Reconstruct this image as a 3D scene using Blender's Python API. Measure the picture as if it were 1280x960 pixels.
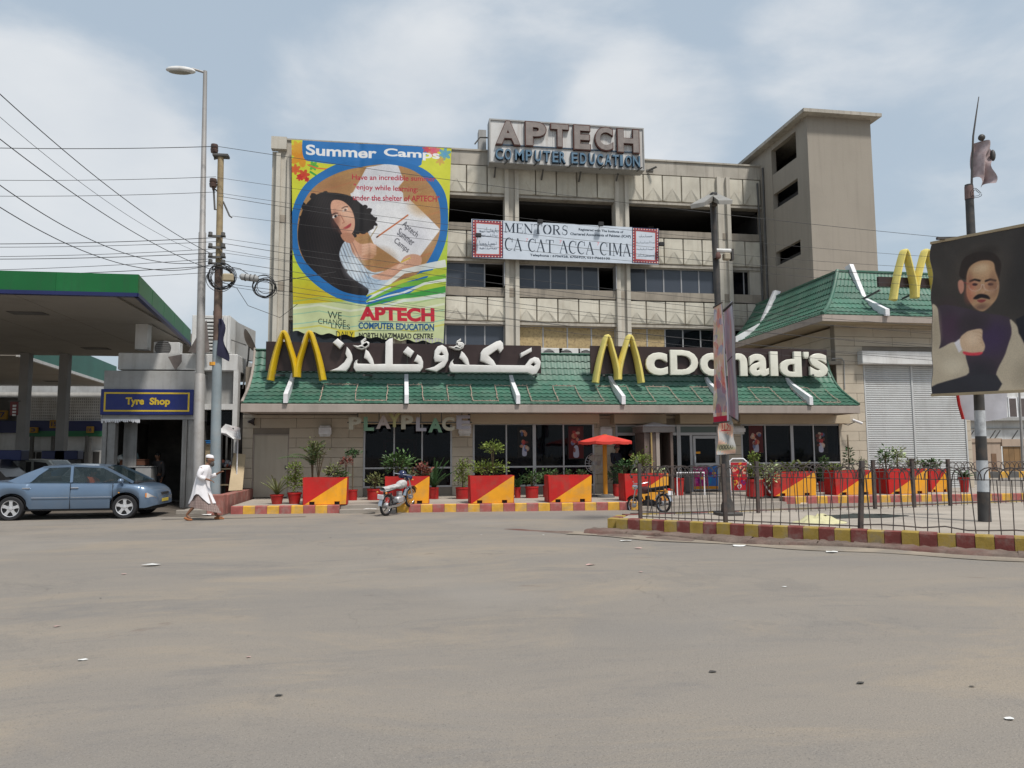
import bpy, bmesh, math, random
import numpy as np
from math import sin, cos, pi, radians, sqrt, atan2, exp
from mathutils import Vector, Matrix

for _o in list(bpy.data.objects):
    bpy.data.objects.remove(_o)
SC = bpy.context.scene
COL = SC.collection
random.seed(7)

# ------------------------------------------------------------------ camera, sky, sun, exposure
FPX = 920.0
YAW, PIT, ROLL, EYE = radians(8.8), radians(5.35), 0.0065, 1.65
_F = Vector((sin(YAW) * cos(PIT), cos(YAW) * cos(PIT), sin(PIT)))
_R0 = Vector((cos(YAW), -sin(YAW), 0))
_U0 = _R0.cross(_F)
_R = _R0 * cos(ROLL) - _U0 * sin(ROLL)
_U = _U0 * cos(ROLL) + _R0 * sin(ROLL)
cam_data = bpy.data.cameras.new("camera")
cam = bpy.data.objects.new("camera", cam_data)
COL.objects.link(cam)
cam_data.sensor_width = 36.0
cam_data.lens = FPX / 1280.0 * 36.0
cam_data.clip_start = 0.1
cam_data.clip_end = 2000
mw = Matrix.Identity(4)
for i in range(3):
    mw[i][0], mw[i][1], mw[i][2] = _R[i], _U[i], -_F[i]
mw[0][3], mw[1][3], mw[2][3] = 0, 0, EYE
cam.matrix_world = mw
SC.camera = cam

SUN_DIR = Vector((0.27, -0.50, 1.0)).normalized()      # towards the sun: high, from the camera's side and the right
SUN_EL = math.asin(SUN_DIR.z)
SUN_AZ = atan2(SUN_DIR.x, SUN_DIR.y)
sun_data = bpy.data.lights.new("sun", 'SUN')
sun_data.energy = 3.3
sun_data.angle = radians(7)
sun_data.color = (1.0, 0.955, 0.89)
sun = bpy.data.objects.new("sun", sun_data)
COL.objects.link(sun)
sun.rotation_euler = (-SUN_DIR).to_track_quat('-Z', 'Y').to_euler()

W = bpy.data.worlds.new("World")
SC.world = W
W.use_nodes = True
nt = W.node_tree
nt.nodes.clear()
def N(t, **k):
    n = nt.nodes.new(t)
    for a, b in k.items():
        setattr(n, a, b)
    return n
sky = N('ShaderNodeTexSky', sky_type='NISHITA')
sky.sun_disc = False
sky.sun_elevation = SUN_EL
sky.sun_rotation = SUN_AZ
sky.altitude = 20
sky.air_density = 1.3
sky.dust_density = 4.0
sky.ozone_density = 1.5
tc = N('ShaderNodeTexCoord')
def math_node(op, a, b=None, clamp=False):
    n = nt.nodes.new('ShaderNodeMath'); n.operation = op; n.use_clamp = clamp
    for i, v in enumerate((a, b)):
        if v is None: continue
        if isinstance(v, (int, float)): n.inputs[i].default_value = v
        else: nt.links.new(v, n.inputs[i])
    return n.outputs[0]
def blob(direction, width):
    d = N('ShaderNodeVectorMath', operation='DOT_PRODUCT')
    nt.links.new(tc.outputs['Generated'], d.inputs[0])
    v = Vector(direction).normalized()
    d.inputs[1].default_value = v
    mr = N('ShaderNodeMapRange'); mr.interpolation_type = 'SMOOTHSTEP'
    nt.links.new(d.outputs['Value'], mr.inputs[0])
    mr.inputs[1].default_value = cos(radians(width)); mr.inputs[2].default_value = 1.0
    return mr.outputs[0]
def dirpx(px, py):
    return _F + _R * ((px - 640) / FPX) - _U * ((py - 480) / FPX)
mp = N('ShaderNodeMapping'); nt.links.new(tc.outputs['Generated'], mp.inputs[0])
mp.inputs['Scale'].default_value = (1.0, 1.0, 2.1)
no = N('ShaderNodeTexNoise'); nt.links.new(mp.outputs[0], no.inputs['Vector'])
no.inputs['Scale'].default_value = 3.1; no.inputs['Detail'].default_value = 9; no.inputs['Roughness'].default_value = 0.55
no.inputs['Distortion'].default_value = 0.25
total = None
for px, py, wd, amp in ((620, 50, 13, .26), (480, 110, 10, .22), (810, 175, 8, .26), (50, 215, 13, .40), (150, 290, 10, .30),
                        (1060, 20, 8, .14), (300, 350, 10, .16), (-150, 250, 16, .3), (1500, 100, 18, .2)):
    b = math_node('MULTIPLY', blob(dirpx(px, py), wd), amp)
    total = b if total is None else math_node('ADD', total, b)
dens = math_node('ADD', no.outputs['Fac'], total)
mr = N('ShaderNodeMapRange'); mr.interpolation_type = 'SMOOTHSTEP'
nt.links.new(dens, mr.inputs[0]); mr.inputs[1].default_value = 0.56; mr.inputs[2].default_value = 0.90
mr.inputs[4].default_value = 0.82
no2 = N('ShaderNodeTexNoise'); nt.links.new(mp.outputs[0], no2.inputs['Vector'])
no2.inputs['Scale'].default_value = 6.0; no2.inputs['Detail'].default_value = 6
cr = N('ShaderNodeValToRGB'); nt.links.new(no2.outputs['Fac'], cr.inputs[0])
cr.color_ramp.elements[0].position = .3; cr.color_ramp.elements[0].color = (5.7, 6.0, 6.35, 1)
cr.color_ramp.elements[1].position = .75; cr.color_ramp.elements[1].color = (6.7, 6.85, 7.0, 1)
haze = N('ShaderNodeMix', data_type='RGBA'); haze.inputs[0].default_value = 0.72      # thin high haze over the whole sky
nt.links.new(sky.outputs[0], haze.inputs[6]); haze.inputs[7].default_value = (4.3, 5.1, 5.85, 1)
mix = N('ShaderNodeMix', data_type='RGBA')
nt.links.new(mr.outputs[0], mix.inputs[0]); nt.links.new(haze.outputs[2], mix.inputs[6]); nt.links.new(cr.outputs[0], mix.inputs[7])
bg = N('ShaderNodeBackground'); bg.inputs['Strength'].default_value = 0.107
nt.links.new(mix.outputs[2], bg.inputs['Color'])
wo = N('ShaderNodeOutputWorld'); nt.links.new(bg.outputs[0], wo.inputs['Surface'])
SC.view_settings.view_transform = 'Standard'
SC.view_settings.look = 'None'
SC.view_settings.exposure = 0.2
SC.view_settings.gamma = 1.0
SC.view_settings.use_curve_mapping = False
SC.cycles.max_bounces = 6
SC.cycles.transparent_max_bounces = 12

# ------------------------------------------------------------------ helpers
def at(px, py, X=None, Y=None, Z=None):
    """survey: the world point on a plane X, Y or Z = const that the photograph shows at this pixel"""
    d = dirpx(px, py)
    o = Vector((0, 0, EYE))
    t = (X - o.x) / d.x if X is not None else (Y - o.y) / d.y if Y is not None else (Z - o.z) / d.z
    return o + d * t

class MB:
    def __init__(s):
        s.v = []; s.f = []; s.uv = None
    def quad(s, a, b, c, d):
        i = len(s.v); s.v += [tuple(a), tuple(b), tuple(c), tuple(d)]; s.f.append((i, i + 1, i + 2, i + 3)); return s
    def add(s, vs, fs):
        i = len(s.v); s.v += [tuple(p) for p in vs]; s.f += [tuple(k + i for k in f) for f in fs]; return s
    def merge(s, o, M=None):
        vs = o.v if M is None else [tuple(M @ Vector(p)) for p in o.v]
        return s.add(vs, o.f)
    def box(s, x0, x1, y0, y1, z0, z1, bev=0.0):
        if x0 > x1: x0, x1 = x1, x0
        if y0 > y1: y0, y1 = y1, y0
        if z0 > z1: z0, z1 = z1, z0
        if bev > 0:
            b = min(bev, (x1 - x0) / 2.1, (y1 - y0) / 2.1, (z1 - z0) / 2.1)
            vs = []
            for sx in (0, 1):
                for sy in (0, 1):
                    for sz in (0, 1):
                        X, Y, Z = (x0, x1)[sx], (y0, y1)[sy], (z0, z1)[sz]
                        dx, dy, dz = (b, -b)[sx], (b, -b)[sy], (b, -b)[sz]
                        vs += [(X, Y + dy, Z + dz), (X + dx, Y, Z + dz), (X + dx, Y + dy, Z)]
            def k(sx, sy, sz, a): return (sx * 4 + sy * 2 + sz) * 3 + a
            fs = []
            for q in (0, 1):
                fs.append([k(q, 0, 0, 0), k(q, 1, 0, 0), k(q, 1, 1, 0), k(q, 0, 1, 0)])
                fs.append([k(0, q, 0, 1), k(1, q, 0, 1), k(1, q, 1, 1), k(0, q, 1, 1)])
                fs.append([k(0, 0, q, 2), k(1, 0, q, 2), k(1, 1, q, 2), k(0, 1, q, 2)])
            for p in (0, 1):
                for q in (0, 1):
                    fs.append([k(p, q, 0, 0), k(p, q, 1, 0), k(p, q, 1, 1), k(p, q, 0, 1)])
                    fs.append([k(p, 0, q, 0), k(p, 1, q, 0), k(p, 1, q, 2), k(p, 0, q, 2)])
                    fs.append([k(0, p, q, 1), k(1, p, q, 1), k(1, p, q, 2), k(0, p, q, 2)])
                    for r in (0, 1):
                        fs.append([k(p, q, r, 0), k(p, q, r, 1), k(p, q, r, 2)])
            return s.add(vs, fs)
        return s.add([(x0, y0, z0), (x1, y0, z0), (x1, y1, z0), (x0, y1, z0), (x0, y0, z1), (x1, y0, z1), (x1, y1, z1), (x0, y1, z1)],
                     [(0, 3, 2, 1), (4, 5, 6, 7), (0, 1, 5, 4), (1, 2, 6, 5), (2, 3, 7, 6), (3, 0, 4, 7)])
    def obox(s, a, b, w, h, up=(0, 0, 1)):
        """bar of section w x h from a to b"""
        a, b = Vector(a), Vector(b); d = (b - a).normalized(); up = Vector(up)
        if abs(d.dot(up)) > .98: up = Vector((0, 1, 0))
        r = d.cross(up).normalized() * (w / 2); u = r.cross(d).normalized() * (h / 2)
        vs = [p + q for p in (a, b) for q in (-r - u, r - u, r + u, -r + u)]
        return s.add(vs, [(0, 1, 2, 3), (7, 6, 5, 4), (0, 4, 5, 1), (1, 5, 6, 2), (2, 6, 7, 3), (3, 7, 4, 0)])
    def prism(s, pts, axis, d0, d1):
        """extrude a 2-D polygon; axis 'y': pts are (x,z); 'z': (x,y); 'x': (y,z)"""
        n = len(pts)
        def p3(p, d): return (p[0], d, p[1]) if axis == 'y' else (p[0], p[1], d) if axis == 'z' else (d, p[0], p[1])
        vs = [p3(p, d0) for p in pts] + [p3(p, d1) for p in pts]
        return s.add(vs, [tuple(range(n)), tuple(range(2 * n - 1, n - 1, -1))] + [(i, (i + 1) % n, n + (i + 1) % n, n + i) for i in range(n)])
    def tube(s, pts, r, n=8, cap=True):
        pts = [Vector(p) for p in pts]; rs = r if isinstance(r, (list, tuple)) else [r] * len(pts)
        base = len(s.v); prev = None
        for i, p in enumerate(pts):
            d = (pts[min(i + 1, len(pts) - 1)] - pts[max(i - 1, 0)]).normalized()
            if prev is None:
                a = Vector((0, 0, 1)) if abs(d.z) < .9 else Vector((1, 0, 0)); u = d.cross(a).normalized()
            else:
                u = (prev - d * prev.dot(d)).normalized()
            prev = u; w = d.cross(u)
            for k in range(n):
                t = 2 * pi * k / n; s.v.append(tuple(p + (u * cos(t) + w * sin(t)) * rs[i]))
        for i in range(len(pts) - 1):
            for k in range(n):
                a = base + i * n + k; b = base + i * n + (k + 1) % n; s.f.append((a, b, b + n, a + n))
        if cap:
            s.f.append(tuple(base + k for k in range(n))[::-1]); e = base + (len(pts) - 1) * n
            s.f.append(tuple(e + k for k in range(n)))
        return s
    def lathe(s, prof, c=(0, 0, 0), n=16, axis='z'):
        base = len(s.v)
        for r, h in prof:
            for k in range(n):
                t = 2 * pi * k / n
                q = (r * cos(t), r * sin(t), h) if axis == 'z' else (r * cos(t), h, r * sin(t)) if axis == 'y' else (h, r * cos(t), r * sin(t))
                s.v.append((c[0] + q[0], c[1] + q[1], c[2] + q[2]))
        for i in range(len(prof) - 1):
            for k in range(n):
                a = base + i * n + k; b = base + i * n + (k + 1) % n; s.f.append((a, b, b + n, a + n))
        return s
    def grid(s, fn, nu, nv):
        base = len(s.v)
        s.v += [tuple(fn(i / nu, j / nv)) for j in range(nv + 1) for i in range(nu + 1)]
        for j in range(nv):
            for i in range(nu):
                a = base + j * (nu + 1) + i; s.f.append((a, a + 1, a + nu + 2, a + nu + 1))
        return s
    def ball(s, c, r, nu=12, nv=8):
        rx, ry, rz = r if isinstance(r, (tuple, list)) else (r, r, r)
        return s.grid(lambda u, v: (c[0] + rx * cos(2 * pi * u) * sin(pi * v), c[1] + ry * sin(2 * pi * u) * sin(pi * v), c[2] + rz * cos(pi * v)), nu, nv)
    def rotz(s, a, c=(0, 0)):
        s.v = [(c[0] + (x - c[0]) * cos(a) - (y - c[1]) * sin(a), c[1] + (x - c[0]) * sin(a) + (y - c[1]) * cos(a), z) for x, y, z in s.v]; return s
    def xf(s, M):
        s.v = [tuple(M @ Vector(p)) for p in s.v]; return s
    def mesh(s, name, m, off=None, smooth=False):
        me = bpy.data.meshes.new(name)
        vs = s.v if off is None else [(x - off[0], y - off[1], z - off[2]) for x, y, z in s.v]
        me.from_pydata(vs, [], s.f)
        if s.uv is not None:
            ul = me.uv_layers.new(name='UVMap')
            ul.data.foreach_set('uv', [c for p in s.uv for c in p])
        bm = bmesh.new(); bm.from_mesh(me)
        if smooth: bmesh.ops.remove_doubles(bm, verts=bm.verts, dist=1e-5)
        if s.uv is None: bmesh.ops.recalc_face_normals(bm, faces=bm.faces)
        bm.to_mesh(me); bm.free()
        if m is not None: me.materials.append(m)
        if smooth:
            me.polygons.foreach_set('use_smooth', [True] * len(me.polygons))
            if smooth != 'all': me.set_sharp_from_angle(angle=radians(smooth if smooth is not True else 40))
        me.update()
        return me

def origin_of(o):
    v = Vector((0, 0, 0))
    while o is not None:
        v += o.location; o = o.parent
    return v
def set_tag(o, label=None, cat=None, group=None, kind=None):
    if label: o['label'] = label
    if cat: o['category'] = cat
    if group: o['group'] = group
    if kind: o['kind'] = kind
    return o
def thing(name, label, cat, loc=(0, 0, 0), group=None, rz=0.0):
    o = bpy.data.objects.new(name, None); COL.objects.link(o)
    o.empty_display_size = .2
    o.location = loc; o.rotation_euler = (0, 0, rz)
    return set_tag(o, label, cat, group)
def part(name, mb, m, parent, label=None, smooth=False, local=False, kind=None):
    """one mesh object; vertices in world coordinates unless local"""
    off = None if local else origin_of(parent)
    o = bpy.data.objects.new(name, mb.mesh(name, m, off, smooth) if isinstance(mb, MB) else mb)
    COL.objects.link(o); o.parent = parent
    if label: o['label'] = label
    if kind: o['kind'] = kind
    return o
def piece(name, me, parent, loc=(0, 0, 0), rot=(0, 0, 0), scale=(1, 1, 1)):
    o = bpy.data.objects.new(name, me); COL.objects.link(o)
    if parent is not None: o.parent = parent
    o.location = loc; o.rotation_euler = rot; o.scale = scale
    return o
def solo(name, mb, m, label, cat, group=None, loc=None, smooth=False, kind=None):
    if loc is None:
        xs = [p[0] for p in mb.v]; ys = [p[1] for p in mb.v]; zs = [p[2] for p in mb.v]
        loc = ((min(xs) + max(xs)) / 2, (min(ys) + max(ys)) / 2, min(zs))
    o = bpy.data.objects.new(name, mb.mesh(name, m, loc, smooth)); COL.objects.link(o); o.location = loc
    return set_tag(o, label, cat, group, kind)
def structure(name, mb, m, smooth=False, parent=None):
    o = bpy.data.objects.new(name, mb.mesh(name, m, None, smooth)); COL.objects.link(o)
    if parent: o.parent = parent
    o['kind'] = 'structure'
    return o
def copy_tree(o, parent=None):
    c = o.copy(); COL.objects.link(c); c.parent = parent
    for ch in list(o.children): copy_tree(ch, c)
    return c

# ------------------------------------------------------------------ materials
_mats = {}
def lin(r, g, b):
    f = lambda c: ((c / 255 + .055) / 1.055) ** 2.4 if c > 10 else c / 255 / 12.92
    return (f(r), f(g), f(b))
def mat(name, col, rough=.8, var=.15, vs=1.5, bump=0.0, bs=25., metal=0.0, dirt=None, streak=None, objvar=0.0, island=0.0, spec=.4,
        coat=0.0, fine=0.0, two=False, wave=None):
    """procedural surface. dirt=(colour, amount, scale); streak=(colour, amount): vertical run-off stains"""
    if name in _mats: return _mats[name]
    m = bpy.data.materials.new(name); m.use_nodes = True
    t = m.node_tree; n = t.nodes; L = t.links
    p = n['Principled BSDF']
    def nn(ty, **k):
        q = n.new(ty)
        for a, b in k.items(): setattr(q, a, b)
        return q
    geo = nn('ShaderNodeNewGeometry')
    def noise(scale, detail=5, vec=None, rough=.55):
        q = nn('ShaderNodeTexNoise'); q.inputs['Scale'].default_value = scale; q.inputs['Detail'].default_value = detail
        q.inputs['Roughness'].default_value = rough
        L.new(vec if vec is not None else geo.outputs['Position'], q.inputs['Vector']); return q.outputs['Fac']
    def mrange(src, a, b, c, d):
        q = nn('ShaderNodeMapRange'); L.new(src, q.inputs[0])
        for i, v in enumerate((a, b, c, d)): q.inputs[i + 1].default_value = v
        return q.outputs[0]
    def mul(a, b):
        q = nn('ShaderNodeMath', operation='MULTIPLY'); 
        for i, v in enumerate((a, b)):
            if isinstance(v, float): q.inputs[i].default_value = v
            else: L.new(v, q.inputs[i])
        return q.outputs[0]
    val = mrange(noise(vs), .3, .7, 1 - var, 1 + var)
    if fine: val = mul(val, mrange(noise(bs * 3, 2), .3, .7, 1 - fine, 1 + fine))
    if objvar:
        oi = nn('ShaderNodeObjectInfo'); val = mul(val, mrange(oi.outputs['Random'], 0, 1, 1 - objvar, 1 + objvar))
    if island: val = mul(val, mrange(geo.outputs['Random Per Island'], 0, 1, 1 - island, 1 + island))
    vm = nn('ShaderNodeVectorMath', operation='SCALE'); vm.inputs[0].default_value = col; L.new(val, vm.inputs['Scale'])
    out = vm.outputs[0]
    def over(base, c, fac):
        q = nn('ShaderNodeMix', data_type='RGBA'); L.new(fac, q.inputs[0]); L.new(base, q.inputs[6]); q.inputs[7].default_value = (*c, 1)
        return q.outputs[2]
    if dirt:
        out = over(out, dirt[0], mrange(noise(dirt[2], 8, rough=.65), .48, .72, 0, dirt[1]))
    if streak:
        mpn = nn('ShaderNodeMapping'); L.new(geo.outputs['Position'], mpn.inputs[0]); mpn.inputs['Scale'].default_value = (5, 5, .28)
        out = over(out, streak[0], mrange(noise(1.0, 6, mpn.outputs[0], .6), .5, .78, 0, streak[1]))
    L.new(out, p.inputs['Base Color'])
    p.inputs['Roughness'].default_value = rough; p.inputs['Metallic'].default_value = metal
    p.inputs['Specular IOR Level'].default_value = spec
    if coat: p.inputs['Coat Weight'].default_value = coat; p.inputs['Coat Roughness'].default_value = .06
    if bump:
        b = nn('ShaderNodeBump'); b.inputs['Strength'].default_value = bump; b.inputs['Distance'].default_value = .02
        L.new(noise(bs, 5), b.inputs['Height']); L.new(b.outputs[0], p.inputs['Normal'])
    _mats[name] = m
    return m
def glass_mat(name, tint, clear=.6, rough=.03, spec=.5):
    m = bpy.data.materials.new(name); m.use_nodes = True; t = m.node_tree; n = t.nodes; L = t.links
    p = n['Principled BSDF']; p.inputs['Base Color'].default_value = (*tint, 1); p.inputs['Roughness'].default_value = rough
    p.inputs['Specular IOR Level'].default_value = spec
    tr = n.new('ShaderNodeBsdfTransparent'); tr.inputs[0].default_value = (.75, .8, .8, 1)
    g = n.new('ShaderNodeNewGeometry'); no = n.new('ShaderNodeTexNoise'); L.new(g.outputs['Position'], no.inputs['Vector']); no.inputs['Scale'].default_value = 1.2
    r = n.new('ShaderNodeMapRange'); L.new(no.outputs['Fac'], r.inputs[0]); r.inputs[3].default_value = clear - .08; r.inputs[4].default_value = clear + .08
    mx = n.new('ShaderNodeMixShader'); L.new(r.outputs[0], mx.inputs[0]); L.new(p.outputs[0], mx.inputs[1]); L.new(tr.outputs[0], mx.inputs[2])
    L.new(mx.outputs[0], n['Material Output'].inputs['Surface'])
    return m
def image_mat(name, canvas, rough=.6, wear=.12):
    h, w, _ = canvas.shape
    im = bpy.data.images.new(name, w, h, alpha=False)
    px = np.ones((h, w, 4), np.float32); px[..., :3] = canvas[::-1]
    im.pixels.foreach_set(px.ravel()); im.pack()
    m = bpy.data.materials.new(name); m.use_nodes = True; t = m.node_tree; n = t.nodes; L = t.links
    p = n['Principled BSDF']; tx = n.new('ShaderNodeTexImage'); tx.image = im; tx.extension = 'EXTEND'
    g = n.new('ShaderNodeNewGeometry'); no = n.new('ShaderNodeTexNoise'); L.new(g.outputs['Position'], no.inputs['Vector']); no.inputs['Scale'].default_value = 2.5; no.inputs['Detail'].default_value = 6
    r = n.new('ShaderNodeMapRange'); L.new(no.outputs['Fac'], r.inputs[0]); r.inputs[1].default_value = .3; r.inputs[2].default_value = .7; r.inputs[3].default_value = 1 - wear; r.inputs[4].default_value = 1
    v = n.new('ShaderNodeVectorMath'); v.operation = 'SCALE'; L.new(tx.outputs[0], v.inputs[0]); L.new(r.outputs[0], v.inputs['Scale'])
    L.new(v.outputs[0], p.inputs['Base Color']); p.inputs['Roughness'].default_value = rough; p.inputs['Specular IOR Level'].default_value = .3
    return m

C_CONC = mat('weathered concrete', (.40, .37, .32), .9, .14, .9, .25, 30, dirt=((.2, .175, .145), .4, .8), streak=((.12, .10, .085), .65), fine=.06)
C_TOWER = mat('tower concrete', (.305, .272, .228), .92, .10, .5, .25, 22, dirt=((.22, .195, .165), .4, .5), streak=((.2, .175, .15), .35), fine=.05)
C_PANEL = mat('precast panel', (.53, .50, .425), .85, .10, 1.2, .2, 35, dirt=((.30, .26, .20), .35, 1.3), streak=((.27, .21, .15), .38), objvar=.10, fine=.05)
C_RIB = mat('pale column concrete', (.48, .45, .39), .88, .12, 1.1, .2, 30, streak=((.25, .2, .16), .4))
C_SLAB = mat('sooty concrete ledge', (.29, .255, .21), .92, .18, 1.4, .25, 28, streak=((.09, .08, .07), .6))
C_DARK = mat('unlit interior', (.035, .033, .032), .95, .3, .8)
C_WALL = mat('cream stone cladding', (.47, .41, .325), .8, .08, .8, .12, 40, dirt=((.28, .24, .19), .35, 1.1), objvar=.07, fine=.04)
C_JOINT = mat('stone joint', (.22, .19, .155), .9)
C_TRIM = mat('dusty beige trim', (.34, .29, .255), .75, .12, .8, .08, 30, streak=((.18, .15, .13), .4))
C_BEAM = mat('beige shutter box', (.46, .38, .27), .7, .08, 1, .05, 30, dirt=((.25, .2, .15), .3, 2))
C_ALU = mat('aluminium frame', (.42, .42, .43), .45, .08, 2, metal=.35)
C_WHITE = mat('dirty white paint', (.60, .60, .59), .75, .10, .9, .08, 30, dirt=((.3, .28, .25), .4, 1.2), streak=((.26, .24, .21), .45))
C_GREY = mat('dusty grey paint', (.33, .33, .325), .75, .12, 1.0, .08, 30, dirt=((.18, .17, .15), .45, 1.5), streak=((.15, .14, .13), .4))
C_DGREY = mat('dark grime grey', (.10, .098, .095), .85, .3, 1.5)
C_BLACK = mat('black rubber', (.018, .018, .02), .7, .2, 4)
C_TILE = mat('green metal roof tile', (.040, .122, .082), .5, .2, .7, .1, 8, dirt=((.17, .21, .17), .5, 1.1), streak=((.10, .13, .10), .4), objvar=.16, spec=.5)
C_GUT = mat('white painted steel', (.72, .72, .74), .4, .1, 2, dirt=((.35, .3, .27), .4, 3))
C_BROWN = mat('dark brown sign board', (.033, .019, .018), .4, .15, 1, dirt=((.09, .07, .06), .3, 1))
C_LETW = mat('ivory plastic letter', (.70, .69, .60), .35, .06, 2, dirt=((.4, .36, .3), .3, 4))
C_LETG = mat('white plastic letter', (.72, .71, .68), .35, .06, 2, dirt=((.42, .36, .32), .3, 4))
C_YEL = mat('golden yellow plastic', (.60, .40, .012), .3, .1, 2, dirt=((.35, .22, .03), .4, 3), coat=.3)
C_YELP = mat('faded yellow plastic', (.72, .60, .16), .35, .08, 2, dirt=((.45, .36, .12), .35, 3), coat=.2)
C_RED = mat('red gloss paint', (.46, .012, .010), .55, .16, 2, .08, 40, dirt=((.24, .07, .05), .6, 3), streak=((.2, .03, .025), .4))
C_ORG = mat('amber paint', (.74, .32, .012), .6, .14, 2, .08, 40, dirt=((.42, .26, .10), .6, 3), streak=((.42, .2, .04), .4))
C_POT = mat('red flowerpot', (.36, .012, .012), .5, .2, 3, .05, 40, dirt=((.25, .08, .05), .4, 5))
C_SOIL = mat('planter soil', (.06, .045, .03), .95, .3, 8, .5, 60)
C_POLE = mat('galvanised pole', (.30, .29, .28), .55, .10, 1.5, dirt=((.16, .13, .11), .5, 3), metal=.15)
C_DPOLE = mat('dark painted steel pole', (.045, .043, .042), .55, .35, 3, dirt=((.13, .09, .06), .5, 4))
C_FENCE = mat('rusty dark fence iron', (.060, .050, .047), .65, .3, 5, dirt=((.14, .08, .06), .5, 6))
C_WIRE = mat('black cable', (.03, .03, .032), .6, .1, 1)
C_WOOD = mat('plywood board', (.42, .33, .21), .8, .15, 2, .1, 20)
C_CHROME = mat('chrome', (.6, .6, .62), .2, .1, 3, metal=.9)
C_GLASS = glass_mat('shop window glass', (.008, .009, .013), clear=.5, spec=.3)
C_WGLASS = glass_mat('tinted office glass', (.055, .065, .085), clear=.08, rough=.08)
C_CGLASS = glass_mat('car glass', (.03, .045, .05), clear=.5)
C_SHUT = mat('grey white roller shutter', (.50, .51, .51), .5, .06, .8, dirt=((.3, .29, .28), .4, 1.2), streak=((.28, .27, .25), .35))
C_SKIN = mat('brown skin', (.20, .095, .055), .6, .1, 8)
C_HAIR = mat('black hair', (.012, .011, .010), .7, .2, 20)

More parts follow.
